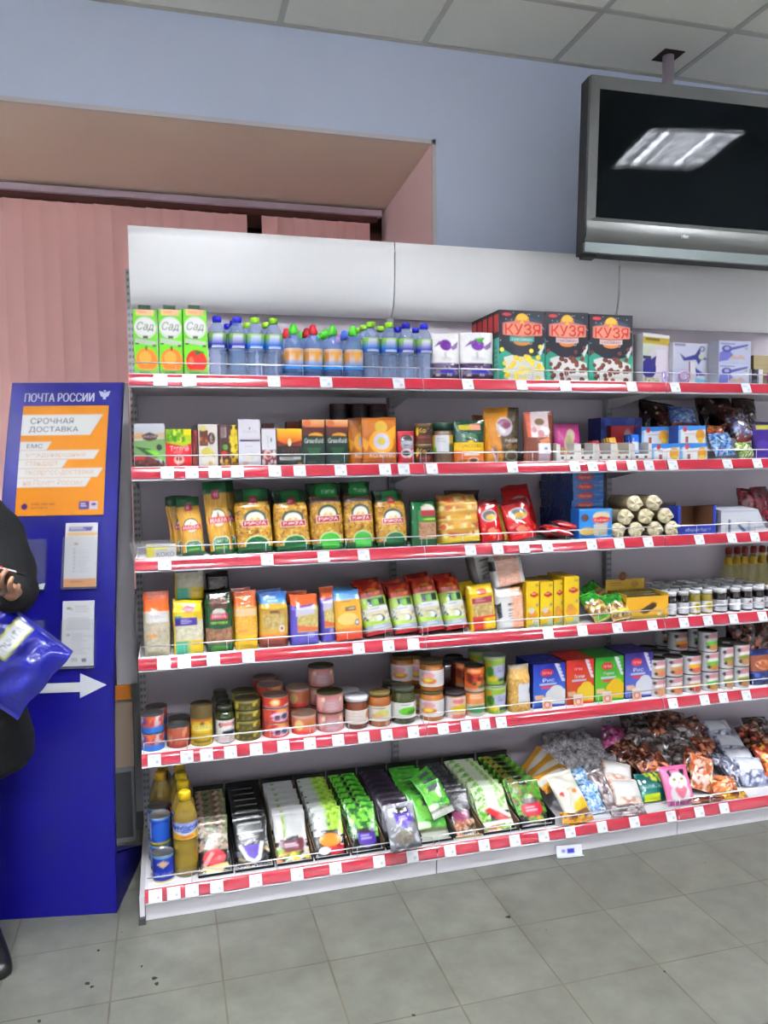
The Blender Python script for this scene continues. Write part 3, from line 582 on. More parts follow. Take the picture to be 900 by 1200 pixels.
def wlabel(band, glow):
    a = Art(40, 26, (130, 150, 175)); a.rect(0, 0, 1, .25, glow); a.rect(0, .2, 1, .72, (150, 165, 185)); a.ell(.5, .42, .3, .36, (222, 224, 230)); a.rect(0, .7, 1, 1, band); a.rect(.2, .9, .8, 1, (235, 238, 245)); return a
PETP = [(.004, .0), (.026, .0), (.030, .006), (.030, .03), (.027, .045), (.0305, .055), (.027, .065), (.0305, .077), (.0275, .088), (.031, .10)]
def water(cap, capc, lab, hh=.206, tall=True):
    s = hh/.206
    top = [(.031, .103), (.031, .142), (.0305, .150), (.027, .165), (.018, .180), (.0125, .187), (.0125, .192)]
    body = MB().lathe([(r_, z*s) for r_, z in PETP+top], (140, 172, 226), 20).mesh('bottle', 'pet')
    lb = MB().lathe([(.0316, .100*s), (.0318, .11*s), (.0318, .14*s), (.0316, .1485*s)], seg=40, art=lab, span=140).mesh('label', 'gloss')
    cp = MB().lathe([(.012, .186*s), (.0152, .187*s), (.0155, .204*s), (.013, .206*s), (.0005, .206*s)], capc, 18).mesh('cap', 'card')
    return [('bottle', body), ('cap', cp, None, cap+' screw cap'), ('label', lb)]
LBL = wlabel((30, 80, 200), (150, 200, 70)); LBD = wlabel((40, 44, 180), (140, 196, 80)); LLI = wlabel((28, 110, 220), (150, 210, 80))
wb_ = water('dark blue', (26, 20, 196), LBD); wl_ = water('lime', (160, 226, 40), LLI)
spa = Art(44, 34, (236, 214, 200)); spa.rect(0, .62, 1, 1, (52, 150, 232)); spa.ell(.56, .28, .24, .22, (238, 166, 60)); spa.ell(.62, .36, .07, .07, (190, 40, 30)); spa.ell(.2, .36, .13, .26, (226, 150, 60)); spa.ell(.3, .3, .05, .1, (210, 60, 50)); spa.rect(.4, .5, .84, .72, (200, 214, 232)); spa.rect(.0, .4, .12, .7, (160, 176, 60)); spa.ell(.93, .35, .06, .2, (236, 200, 80))
def kidbottle(capc, nm):
    body = MB().lathe([(.004, 0), (.029, 0), (.033, .006), (.033, .026), (.034, .032), (.034, .104), (.033, .118), (.028, .136), (.019, .150), (.013, .156)], (120, 160, 236), 22).mesh('bottle', 'pet')
    lb = MB().lathe([(.0347, .034), (.0349, .045), (.0349, .07), (.0349, .09), (.0347, .104)], seg=48, art=spa, span=175).mesh('label', 'gloss')
    cp = MB().lathe([(.014, .154), (.0165, .156), (.0165, .171), (.013, .177), (.0105, .186), (.006, .190), (.0005, .190)], capc, 18).mesh('cap', 'card')
    return [('bottle', body), ('cap', cp, None, nm+' sports cap'), ('label', lb)]
kg, kr, kb_, kp_ = kidbottle((84, 214, 46), 'green'), kidbottle((206, 22, 36), 'red'), kidbottle((80, 120, 236), 'blue'), kidbottle((236, 160, 226), 'pink')
G1, G2, G3 = 'tall water bottles with blue caps', 'tall water bottles with lime caps', 'small picture-label water bottles'
def wat(pp, nm, lb, u, y, gp): thing(nm, lb, 'bottle', pp, XU(u, y, SZ[0]+.1), y, SZ[0], group=gp)
W_ = 'water_bottle'
wat(wb_, W_, 'tall water bottle with dark blue cap directly beside the tomato juice carton', 255, .055, G1)
wat(wb_, W_, 'tall water bottle with dark blue cap left of the first lime-capped bottle', 278.5, .055, G1)
wat(wb_, W_, 'blue-capped water bottle half hidden behind the two front ones by the juice', 268, .19, G1)
wat(wb_, W_, 'blue-capped water bottle tight behind the one next to the lime-capped pair', 275, .122, G1)
wat(wl_, W_, 'tall lime-capped water bottle just right of two blue-capped bottles', 299.5, .055, G2)
wat(wl_, W_, 'tall lime-capped water bottle just left of the small red-capped one behind', 321, .055, G2)
wat(wl_, W_, 'lime-capped bottle peeking between blue-capped and lime-capped front bottles', 290, .16, G2)
wat(wl_, W_, 'lime-capped bottle peeking between the two front lime-capped bottles by the juice end', 312.5, .14, G2)
for i, (u, k, n) in enumerate(((344, kg, 'green'), (367, kr, 'red'), (390, kg, 'green'), (414, kg, 'green'))):
    wat(k, W_, ('small %s-capped picture-label water bottle, ' % n)+['leftmost of the front four', 'the only red one in front', 'third of the front four', 'rightmost of the front four'][i], u, .056, G3)
for u, y, k, l in ((336.5, .15, kr, 'small red-capped bottle behind the leftmost green-capped one'), (360, .128, kr, 'small red-capped bottle behind the front red-capped one'), (354, .205, kg, 'small green-capped bottle deep behind the two red-capped ones'),
                   (382, .135, kg, 'small green-capped bottle directly behind the third front one'), (375.5, .21, kg, 'small green-capped bottle deepest in the third column'), (404, .15, kb_, 'small blue-capped bottle behind the front green ones'), (397.5, .23, kp_, 'small pink-capped bottle behind the front green ones')): wat(k, W_, l, u, y, G3)
for u, y, k, l, gp in ((435, .055, wl_, 'lime-capped water bottle left of the middle bay joint, front row', G2), (456, .055, wl_, 'lime-capped water bottle left of the second blue-capped pair', G2), (427, .125, wl_, 'lime-capped water bottle second deep beside the small bottles', G2), (419.5, .195, wl_, 'lime-capped water bottle third deep beside the small bottles', G2), (447, .135, wl_, 'lime-capped water bottle behind the gap of the right lime pair', G2),
                       (476, .055, wb_, 'blue-capped water bottle left of the one beside the white bags', G1), (497, .055, wb_, 'blue-capped water bottle touching the white and purple bags', G1), (466.5, .14, wb_, 'blue-capped bottle behind the left one of the right-hand pair', G1), (487.5, .14, wb_, 'blue-capped bottle behind the gap of the right-hand blue pair', G1)): wat(k, W_, l, u, y, gp)
# white and purple bags
def wpbag(lf_):
    a = Art(44, 58, (236, 234, 234)); a.ell(.5, .25, .2, .12, (112, 44, 150)); a.poly([(.1, .3), (.3, .16), (.44, .2), (.3, .24)], (126, 80, 150)); a.poly([(.65, .3), (.95, .16), (.9, .3), (.75, .36)], (132, 100, 150)); a.rect(.44, .4, .47, .55, (150, 150, 150)); a.lines(.3, .5, .8, .6, 3, (205, 200, 205), .3)
    if lf_: a.poly([(.4, .12), (.75, .1), (.6, .22)], (70, 170, 50))
    a.rect(0, .66, 1, 1, (70, 40, 84)); a.rect(0, .63, 1, .67, (58, 26, 74)); a.rect(.05, .74, .95, .86, (120, 112, 130)); a.ell(.5, .8, .25, .05, (60, 50, 190)); a.speck(.05, .7, .95, .9, [(190, 185, 200), (80, 60, 100), (60, 52, 180)], 26, .035, 5); a.rect(0, .9, 1, 1, (82, 30, 60)); return a
r = bagp(wpbag(0), 507, 541, 389.5, 0, .03, .06, 'pouch'); put(r, 'sweets_bag', 'bag', 'white and purple bag without a green leaf, beside the water bottles', group='white and purple bags')
r = bagp(wpbag(1), 542.5, 581, 389, 0, .025, .06, 'pouch'); put(r, 'sweets_bag', 'bag', 'white and purple bag with a small green leaf, beside the cereal boxes', group='white and purple bags')
# cereal boxes
def cereal(ball, ribbon):
    a = Art(84, 126, (16, 18, 34)); gr = random.Random(3)
    a.ell(.52, .2, .42, .12, (40, 60, 80)); a.poly([(0, .62), (.1, .55), (.3, .62), (.72, .62), (.9, .55), (1, .6), (1, 1), (0, 1)], (46, 158, 130))
    for k in range(26): a.ell(gr.uniform(.02, .98), gr.uniform(.02, .5), .009, .006, (225, 230, 240))
    a.ell(.5, .16, .16, .12, (240, 150, 40)); a.ell(.5, .1, .12, .06, (250, 200, 70)); a.ell(.5, .44, .18, .05, (238, 140, 50))
    a.ell(.17, .06, .1, .022, (226, 60, 60)); a.poly([(.08, .18), (.5, .13), (.94, .18), (.94, .34), (.5, .37), (.08, .34)], (214, 130, 120)); a.poly([(.32, .33), (.5, .12), (.7, .33)], (250, 190, 60)); a.rect(.12, .18, .92, .345, (240, 150, 120))
    a.text('КУЗЯ', .13, .185, .90, .335, (206, 12, 20)); a.text('КУЗЯ', .135, .19, .905, .34, (206, 12, 20)); a.poly([(.24, .36), (.5, .375), (.76, .36), (.76, .43), (.5, .45), (.24, .43)], ribbon[0]); a.text('ЛАКОМКИН', .28, .385, .72, .425, ribbon[1])
    a.poly([(.1, .66), (.4, .6), (.95, .72), (1, .98), (.2, .98)], (226, 226, 220)); a.poly([(.86, .58), (.98, .44), (.99, .5), (.9, .63)], (235, 235, 235)); a.ell(.55, .60, .3, .045, (18, 16, 40))
    for k in range(34):
        cx, cy = gr.uniform(.12, .96), gr.uniform(.64, .96); a.ell(cx, cy, .052, .034, ball[k % 2]); a.ell(cx-.012, cy-.008, .015, .009, ball[2])
    for cx, cy in ((.06, .55), (.9, .5), (.7, .56), (.12, .74), (.22, .8)): a.ell(cx, cy, .045, .03, ball[k % 2])
    return a
cs = Art(12, 60, (90, 190, 165)); cs.rect(0, 0, 1, .36, (18, 18, 34)); cs.rect(.1, .05, .9, .3, (214, 62, 60)); cs.rect(0, .36, 1, .38, (20, 20, 30)); cs.lines(.1, .5, .9, .9, 6, (60, 150, 130))
Y1 = cereal([(246, 208, 36), (250, 224, 60), (255, 240, 140)], [(60, 160, 150), (220, 240, 240)]); B1 = cereal([(98, 38, 26), (120, 52, 36), (150, 84, 60)], [(220, 190, 190), (70, 60, 120)])
def cerealbox(a, u0, u1, vt):
    r = boxp(a, u0, u1, vt, 0, .025, .05, side=cs, col=(26, 26, 44), res=(84, 126)); return r
r1 = cerealbox(Y1, 585, 638.5, 364)
for k in range(5): put(r1, 'cereal_box', 'box', 'dark cereal box of yellow balls, %s from the front of its file' % ['at the very front', 'second', 'third', 'fourth', 'fifth and last'][k] if k else 'dark cereal box with yellow balls at the front of its file', y=.025+k*.0535, x=r1.x, group='yellow-ball cereal boxes')
r2 = cerealbox(B1, 639.5, 689.5, 366); put(r2, 'cereal_box', 'box', 'dark cereal box with brown balls, between the yellow-ball box and its twin', group='brown-ball cereal boxes')
r3 = cerealbox(B1, 690.5, 741, 369); put(r3, 'cereal_box', 'box', 'dark cereal box with brown balls, beside the tilted toy box', group='brown-ball cereal boxes')
for rr, l in ((r2, 'second red-based cereal box behind the middle brown-ball box'), (r3, 'second red-based cereal box behind the right brown-ball box')): put(rr, 'cereal_box', 'box', l.replace('red-based ', 'dark '), y=.0785, x=rr.x, group='brown-ball cereal boxes')
# toy boxes
a = Art(60, 64, (214, 206, 214)); a.rect(0, .06, 1, .2, (190, 166, 60)); a.lines(.1, .09, .9, .17, 1, (110, 90, 30)); a.rect(0, .0, 1, .06, (232, 228, 232)); a.poly([(.0, .2), (.5, .2), (.0, .55)], (196, 204, 190)); a.ell(.22, .68, .27, .2, (34, 34, 120)); a.rect(.0, .44, .3, .5, (50, 50, 80)); a.poly([(.3, .5), (.5, .42), (.46, .6), (.3, .7)], (44, 44, 110)); a.rect(.5, .3, .9, .8, (226, 214, 228)); a.rect(.72, .72, .95, 1, (190, 160, 210)); a.speck(.72, .74, .95, .98, [(90, 60, 190), (225, 215, 240)], 30, .02); a.rect(0, .86, .6, 1, (196, 190, 160)); a.speck(.0, .87, .6, .98, [(140, 120, 60), (190, 200, 190)], 20, .03)
r = boxp(a, 744, 788, 392, 0, .05, .05, col=(214, 212, 218), w=.155, h=ZV(391, XU(786, .03, 1.95), .03)-SZ[0], res=(60, 64)); put(r, 'toy_box', 'box', 'glossy pale toy box with a yellow band and blue toy car, turned sideways', x=XU(764, .075, 1.85), y=.055, rz=16, group='boxed toys')
def plane(two=0):
    a = Art(56, 50, (206, 208, 226)); a.lines(.04, .03, .5, .1, 1, (110, 110, 130), .6); a.poly([(.18, .24), (.34, .34), (.62, .26), (.74, .1), (.78, .26), (.98, .36), (.8, .38), (.72, .5), (.64, .38), (.3, .42)], (44, 42, 128)); a.poly([(.62, .56), (.94, .74), (.66, .76)], (44, 42, 140)); a.ell(.82, .12, .08, .07, (70, 60, 90)); a.ell(.82, .12, .05, .045, (180, 190, 220)); a.ell(.8, .3, .08, .07, (196, 206, 170)); a.ell(.7, .9, .28, .08, (120, 190, 226)); a.rect(.05, .6, .4, .95, (196, 200, 232)); return a
hw = XU(838, .03, 1.84)-XU(790, .03, 1.84)
r = boxp(plane(), 790, 838, 401, 0, .04, .05, col=(220, 221, 232), w=hw, res=(56, 50)); put(r, 'toy_box', 'box', 'white toy box printed with a dark blue aeroplane', y=.07, rz=9, group='boxed toys')
heli = Art(56, 36, (200, 204, 230)); heli.poly([(.02, .55), (.25, .35), (.4, .55), (.55, .8), (.0, .95)], (108, 112, 190)); heli.ell(.25, .36, .16, .16, (70, 70, 150)); heli.ell(.25, .34, .08, .08, (170, 176, 220)); heli.poly([(.35, .3), (.9, .12), (.92, .2), (.4, .42)], (84, 84, 158)); heli.rect(.05, .12, .5, .15, (110, 110, 170)); heli.poly([(.3, .82), (.45, .62), (.55, .75), (.68, .6), (.9, .85)], (214, 176, 150)); heli.rect(.3, .82, .98, .95, (190, 200, 226)); heli.ell(.86, .32, .05, .06, (170, 180, 150))
x, w_, H = dims(841, 880, 399.5, 0, .03); r = boxp(heli, 841, 880, 425, 0, .03, .06, col=(214, 216, 232), h=H/2-.001, res=(56, 36))
put(r, 'toy_box', 'box', 'white helicopter toy box, lower of the two stacked', rz=3, group='stacked helicopter toy boxes'); put(r, 'toy_box', 'box', 'white helicopter toy box, upper of the two stacked', z=SZ[0]+H/2, rz=3, group='stacked helicopter toy boxes')
# card with pink loop
b = MB(); b.box(.005, -.001, 0, .034, .001, .088, (226, 222, 228)); cdm = b.mesh('card', 'card'); b = MB(); th = np.linspace(.2, 2*math.pi-.1, 22); b.tube([( -.022+.021*math.cos(t), -.006, .033+.017*math.sin(t)) for t in th], .0038, (222, 150, 206), 8); b.tube([(.004, -.006, .09), (.005, -.006, .05), (.004, -.006, .02), (-.004, -.006, .006), (-.02, -.006, .003), (-.04, -.006, .003)], .0022, (150, 60, 110), 8)
thing('toy_card', 'small white card with a pink looped wire in front of the aeroplane box', 'card', [('card', cdm), ('loop', b.mesh('loop', 'gloss'), None, 'pink looped wire')], XU(806, .02, 1.8), .021, SZ[0])
a = Art(20, 22, (40, 40, 48)); a.rect(.62, 0, 1, 1, (226, 226, 230)); a.ell(.3, .3, .12, .1, (120, 120, 150)); a.ell(.3, .75, .2, .12, (90, 90, 110))
r = boxp(a, 881, 894, 433, 0, .02, .03, col=(226, 226, 230), res=(20, 22)); put(r, 'small_box', 'box', 'tiny black and white box right of the helicopter toys')
a = Art(40, 40, (176, 160, 120)); a.lines(.1, .3, .9, .8, 4, (160, 144, 104), .2); r = boxp(a, 883, 925, 417, 0, .055, .09, col=(180, 164, 124), mat_='matte'); put(r, 'kraft_box', 'box', 'plain tan kraft box at the right edge of the top shelf')
b = MB(); th = np.linspace(0, 2*math.pi, 24); b.tube([(.03*math.cos(t), 0, .03+.03*math.sin(t)) for t in th], .006, (224, 60, 200), 10, caps=False); thing('pink_ring', 'bright pink plastic ring leaning on the kraft box', 'ring', [('pink_ring', b.mesh('pink_ring', 'gloss'))], XU(907, .03, 1.8), .03, SZ[0]+.0, lean=0)

# ================================================================== row 2: tea, coffee, sweets
def B(art, u0, u1, vt, row, y, d, name, cat, label, **k):
    kw = {q: k.pop(q) for q in list(k) if q in ('rz', 'roll', 'group', 'x', 'dy', 'dx')}; z = k.get('z')
    r = boxp(art, u0, u1, vt, row, y, d, **k); put(r, name, cat, label, z=z, **kw); return r
TE = 'tea boxes on the second shelf'
a = Art(46, 50, (196, 200, 214)); a.grad(0, .0, 1, .35, (206, 208, 222), (190, 196, 190)); a.poly([(0, .24), (.3, .2), (.3, .34), (0, .34)], (228, 168, 110)); a.poly([(.7, .22), (1, .2), (1, .34), (.75, .3)], (206, 180, 140)); a.poly([(0, .38), (1, .34), (1, .8), (0, .74)], (120, 160, 96)); a.poly([(0, .5), (.5, .56), (.95, .8), (.4, .7)], (44, 84, 40)); a.poly([(.34, .58), (.7, .6), (1, .84), (.9, .82)], (120, 210, 50)); a.poly([(0, .72), (.4, .7), (.8, .84), (1, 1), (0, 1)], (104, 44, 44)); a.poly([(0, .72), (.35, .74), (.3, .8), (0, .8)], (190, 40, 44)); a.poly([(.24, .26), (.5, .19), (.78, .26), (.72, .35), (.5, .39), (.3, .35)], (64, 24, 22)); a.text('МАЙСКИЙ', .3, .255, .72, .315, (220, 200, 196)); a.ell(.8, .53, .09, .07, (44, 40, 36)); a.rect(.05, .9, .95, .96, (60, 30, 30)); a.speck(0, .82, 1, 1, [(120, 70, 70), (60, 30, 30)], 20, .04)
B(a, 157.5, 194, 496.5, 1, .03, .08, 'tea_box', 'box', 'tea box with green hills and leaf, leftmost on its shelf', res=(46, 50), col=(110, 130, 90), group=TE)
a = Art(34, 42, (222, 34, 46)); a.poly([(0, 0), (1, 0), (1, .36), (.7, .44), (0, .34)], (170, 196, 30)); a.speck(0, 0, .75, .32, [(110, 170, 30), (200, 220, 60), (70, 140, 30)], 40, .07, 2); a.rect(.7, .0, 1, .15, (240, 220, 20)); a.text('Tетлей', .16, .42, .88, .56, (248, 236, 236)); a.lines(.3, .58, .8, .62, 1, (240, 150, 150)); a.ell(.5, .78, .2, .12, (236, 190, 170)); a.ell(.5, .76, .13, .06, (150, 40, 30))
B(a, 194.8, 224.5, 503, 1, .03, .07, 'tea_box', 'box', 'short red tea box with lime green leaves on top half', res=(34, 42), col=(190, 30, 40), group=TE)
B((120, 40, 36), 225.5, 231.5, 504, 1, .05, .07, 'tea_box', 'box', 'narrow dark red box edge showing right of the lime and red tea box', col=(120, 44, 38), group=TE)
a = Art(28, 50, (222, 214, 206)); a.rect(.05, .14, .5, .5, (92, 42, 30)); a.speck(.08, .3, .48, .48, [(180, 110, 50), (120, 60, 30)], 14, .06); a.ell(.68, .33, .2, .14, (70, 30, 28)); a.text('ЧАЙ', .6, .24, .76, .42, (226, 210, 200), rot=-1); a.poly([(.1, .6), (.5, .52), (.9, .7), (.8, .8), (.2, .74)], (214, 200, 90)); a.ell(.5, .84, .36, .13, (236, 230, 220)); a.ell(.6, .9, .12, .05, (230, 190, 90)); a.ell(.25, .1, .2, .06, (214, 206, 120))
B(a, 233, 255.3, 497, 1, .03, .07, 'tea_box', 'box', 'cream tea box with a brown panel, written sideways', res=(28, 50), col=(90, 44, 34), group=TE)
a = Art(28, 50, (60, 28, 28)); a.rect(.15, .05, .42, .3, (150, 130, 130)); a.lines(.17, .06, .4, .3, 6, (60, 40, 40), .4); a.rect(.66, 0, 1, 1, (214, 190, 40)); a.speck(.6, 0, 1, 1, [(230, 210, 60), (60, 28, 28), (190, 160, 40)], 30, .09, 4); a.ell(.35, .52, .13, .07, (80, 150, 50)); a.ell(.3, .68, .16, .08, (190, 50, 30)); a.speck(.1, .8, .9, 1, [(120, 50, 30), (200, 150, 40)], 16, .07)
B(a, 256, 279, 498, 1, .03, .07, 'tea_box', 'box', 'dark brown tea box with a yellow fruit stripe down its right side', res=(28, 50), col=(50, 24, 24), group=TE)
a = Art(34, 54, (220, 216, 224)); a.ell(.52, .19, .04, .02, (70, 60, 70)); a.text('PLANCHE', .24, .235, .84, .28, (190, 182, 196)); a.rect(.06, .42, .98, .46, (66, 36, 84)); a.lines(.3, .55, .8, .6, 1, (200, 196, 206)); a.ell(.5, .8, .2, .08, (226, 218, 200)); a.ell(.62, .78, .1, .06, (206, 212, 190)); a.ell(.3, .92, .12, .04, (220, 180, 170))
B(a, 279.8, 305.5, 491.5, 1, .028, .07, 'tea_box', 'box', 'tall white box with one thin purple band', res=(34, 54), col=(214, 210, 218), group=TE)
a = Art(24, 44, (120, 36, 44)); a.rect(.02, .02, .98, .56, (222, 220, 226)); a.text('Дольче', .35, .2, .5, .5, (150, 150, 156), rot=-1); a.ell(.66, .3, .05, .06, (90, 80, 80)); a.ell(.4, .68, .3, .12, (226, 190, 180)); a.ell(.45, .7, .16, .08, (170, 40, 40)); a.ell(.85, .66, .14, .09, (230, 214, 206)); a.speck(0, .8, 1, 1, [(150, 110, 110), (90, 30, 40), (210, 196, 196)], 14, .08)
B(a, 307, 323.8, 502, 1, .03, .06, 'tea_box', 'box', 'small box, white above and figs below, beside the thin-banded white box', res=(24, 44), col=(190, 160, 160), group=TE)
B((120, 60, 62), 310, 322, 496, 1, .12, .06, 'tea_box', 'box', 'dull red box top behind the fig-printed box', col=(120, 60, 62), group=TE)
a = Art(38, 42, (22, 34, 34)); a.grad(0, 0, 1, .4, (250, 190, 30), (214, 80, 30)); a.poly([(0, .3), (.4, .42), (1, .3), (1, .5), (0, .5)], (120, 34, 30)); a.rect(0, .46, 1, .5, (30, 34, 34)); a.ell(.5, .36, .07, .1, (255, 236, 190)); a.text('НУРИ', .2, .5, .86, .66, (110, 62, 50)); a.rect(.1, .74, .94, .81, (190, 190, 186)); a.lines(.14, .755, .9, .8, 1, (60, 60, 60)); a.ell(.9, .94, .1, .05, (170, 140, 40))
B(a, 325, 354, 502.5, 1, .03, .09, 'tea_box', 'box', 'low dark tea box with a yellow sunset top', res=(38, 42), col=(70, 30, 26), group=TE)
B((160, 74, 60), 337, 352, 494, 1, .16, .06, 'tea_box', 'box', 'reddish box top showing behind the sunset tea box', col=(150, 70, 66), group=TE)
a = Art(34, 54, (22, 44, 38)); a.grad(0, 0, 1, .16, (240, 190, 130), (226, 120, 70)); a.poly([(0, .12), (.3, .2), (.5, .15), (1, .18), (1, .32), (0, .34)], (84, 34, 34)); a.ell(.2, .08, .2, .07, (214, 110, 70)); a.ell(.6, .34, .32, .055, (240, 170, 40)); a.rect(0, .37, 1, 1, (22, 44, 38)); a.ell(.5, .38, .5, .04, (24, 46, 40)); a.poly([(.2, .6), (.84, .6), (.7, .78), (.32, .78)], (36, 84, 50)); a.text('Greenfield', .1, .40, .92, .50, (226, 232, 226)); a.lines(.3, .72, .7, .76, 1, (70, 120, 80)); a.lines(.2, .9, .8, .95, 1, (80, 90, 60))
G = bt_ = None
r = B(a, 354.6, 380.8, 492, 1, .03, .07, 'tea_box', 'box', 'dark green tea box with a sunset, left of its twin', res=(34, 54), col=(28, 40, 36), group='twin dark green tea boxes')
put(r, 'tea_box', 'box', 'dark green sunset tea box, right twin beside the gold pouches', x=(XU(382, .03, 1.5)+XU(408.5, .03, 1.5))/2, group='twin dark green tea boxes')
# dark jars stacked at the back on coffee cans
def canp(art, rr, h, seg=48, span=170, lid=(150, 150, 150), m='card', lidh=.006, rimm='tin', inset=.0015):
    body = MB().lathe([(rr-.002, .0), (rr, .003), (rr, .008), (rr, h*.5), (rr, h-.008), (rr, h-.003)], seg=seg, art=art, span=span) if isinstance(art, Art) else MB().lathe([(rr-.002, 0), (rr, .003), (rr, h-.003)], art, seg)
    if isinstance(art, Art):
        body = MB(); n = max(10, art.h//SS//2); body.lathe([(rr*.96, 0)]+[(rr, .002+(h-.005)*k/n) for k in range(n+1)], seg=seg, art=art, span=span, z0=0, z1=h)
    rim = MB().lathe([(rr, h-.004), (rr+.001, h-.001), (rr, h), (rr-.002, h-.001), (rr-.003, h-.004), (.0005, h-.004)], lid, seg//2)
    return [('can', body.mesh('can', m)), ('lid', rim.mesh('lid', rimm))]
dj = Art(30, 26, (30, 26, 34)); dj.ell(.5, .5, .34, .2, (60, 56, 66)); dj.rect(.3, .45, .7, .55, (110, 100, 110)); dj.rect(0, 0, 1, .2, (60, 26, 30))
xx_, ww_, hh_ = dims(410, 432, 473, 1, .28)
cj = canp(dj, ww_/2, hh_/2-.0005, lid=(120, 30, 36), rimm='card')
for u, n in ((398, 'left'), (421, 'middle'), (443, 'right')):
    thing('coffee_can', 'dark coffee can with a red lid, %s of three atop the rear stack' % n, 'can', cj, XU(u, .3, 1.55), .3, SZ[1]+hh_/2, group='dark coffee cans at the back')
    thing('coffee_can', 'dark coffee can with a red lid hidden under the %s rear can' % n, 'can', cj, XU(u, .3, 1.55), .3, SZ[1], group='dark coffee cans at the back')
def gold(full=1):
    a = Art(50, 60, (196, 108, 24)); a.rect(0, 0, 1, .05, (170, 90, 20)); a.poly([(0, .42), (.2, .52), (.1, .7), (0, .6)], (240, 160, 30)); a.poly([(.7, .3), (.97, .16), (.92, .42), (.84, .5)], (244, 168, 34)); a.ell(.53, .2, .18, .13, (214, 176, 60)); a.ell(.53, .51, .36, .24, (246, 170, 36)); a.ell(.53, .5, .23, .17, (206, 196, 220)); a.ell(.53, .5, .12, .09, (214, 200, 90)); a.text('КОЛОМБО', .18, .73, .92, .83, (244, 224, 196)); a.ell(.5, .93, .18, .09, (190, 90, 60)); a.rect(0, .86, 1, .88, (170, 84, 24)); return a
r = bagp(gold(), 409, 449, 489.5, 1, .075, .05, 'pouch'); put(r, 'coffee_pouch', 'pouch', 'gold coffee pouch partly hidden, left and behind its twin', group='gold coffee pouches')
r = bagp(gold(), 426.5, 467, 489, 1, .02, .055, 'pouch'); put(r, 'coffee_pouch', 'pouch', 'gold coffee pouch in front, with a round pale emblem', group='gold coffee pouches')
a = Art(26, 44, (196, 26, 40)); a.poly([(.15, .2), (.5, .1), (.92, .16), (.92, .5), (.3, .6), (.15, .4)], (150, 150, 156)); a.ell(.5, .27, .34, .16, (26, 24, 30)); a.rect(.2, .3, .85, .4, (180, 180, 190)); a.ell(.5, .66, .36, .14, (214, 196, 200)); a.ell(.45, .66, .24, .08, (30, 22, 26)); a.ell(.5, .88, .25, .1, (160, 30, 40)); a.rect(.85, .55, .96, .98, (214, 190, 196))
r = bagp(a, 467.5, 487, 505, 1, .03, .035, 'pouch'); put(r, 'coffee_sachet', 'sachet', 'red coffee sachet with a dark cup, right of the gold pouch')
a = Art(40, 34, (34, 28, 22)); a.rect(0, 0, 1, .12, (120, 90, 60)); a.text('Кофе', .2, .24, .84, .5, (236, 190, 40)); a.rect(0, .6, 1, .74, (130, 40, 30)); a.rect(0, .82, 1, 1, (90, 44, 30)); a.ell(.16, .4, .07, .2, (236, 190, 40))
x, ww_, hh_ = dims(489, 509.5, 496, 1, .03); cc_ = canp(a, ww_/2, hh_/2-.0005, lid=(190, 170, 130))
for k, l in ((0, 'black tin lettered in yellow, lower of the stacked pair'), (1, 'black tin lettered in yellow, upper of the stacked pair')): thing('coffee_tin', l, 'tin', cc_, x, .03+ww_/2, SZ[1]+k*hh_/2, group='stacked yellow-lettered coffee tins')
def jar(rr, h, fill, lid, lab=None, lidh=None, lz=(.2, .62), span=170, m='syrup', lm='card', neck=.9):
    lidh = lidh or h*.13; b = MB().lathe([(rr*.5, .0), (rr*.93, .001), (rr, h*.04), (rr, h*.72), (rr*.96, h*.80), (rr*neck*.95, h-lidh*.95)], fill, 26)
    p = [('jar', b.mesh('jar', m)), ('lid', MB().lathe([(rr*neck*.9, h-lidh), (rr*neck, h-lidh), (rr*neck, h-.002), (rr*neck*.95, h), (.0005, h-.0005)], lid, 26).mesh('lid', lm))]
    if lab is not None:
        n = 14; p.append(('label', MB().lathe([(rr+.0006, h*(lz[0]+(lz[1]-lz[0])*k/n)) for k in range(n+1)], seg=44, art=lab, span=span).mesh('label', 'card')))
    return p
a = Art(40, 26, (232, 190, 50)); a.rect(.12, 0, .62, 1, (230, 232, 236)); a.lines(.2, .2, .56, .5, 2, (190, 192, 200)); a.rect(.62, .5, 1, 1, (60, 80, 40)); a.ell(.1, .9, .1, .2, (130, 190, 50))
x, ww_, hh_ = dims(511, 534, 495, 1, .03); thing('coffee_jar', 'glass coffee jar with a dark green lid and white price sticker', 'jar', jar(ww_/2, hh_, (110, 84, 62), (16, 56, 40), a, hh_*.2, (.3, .7)), x, .03+ww_/2, SZ[1])
a = Art(40, 52, (24, 66, 46)); a.rect(.14, .1, .86, .2, (196, 176, 40)); a.rect(.5, .08, .86, .21, (232, 150, 120)); a.ell(.5, .44, .25, .14, (60, 110, 60)); a.ell(.5, .48, .22, .12, (24, 66, 46)); a.rect(0, .5, 1, .69, (238, 190, 30)); a.ell(.5, .5, .1, .05, (238, 190, 30)); a.text('JACOBS', .2, .54, .84, .64, (40, 56, 34)); a.rect(0, .69, 1, 1, (226, 110, 34)); a.rect(.26, .73, .76, .8, (244, 220, 196)); a.ell(.56, .92, .2, .08, (236, 190, 140)); a.ell(.56, .92, .13, .05, (120, 64, 34))
r = bagp(a, 535, 570.5, 493, 1, .025, .06, 'pouch'); put(r, 'coffee_pouch', 'pouch', 'dark green, yellow and orange coffee pouch')
r = bagp((176, 96, 26), 556, 583, 486, 1, .13, .05, 'pouch', wr=.003); put(r, 'coffee_pouch', 'pouch', 'dark orange pouch top behind the green and yellow one')
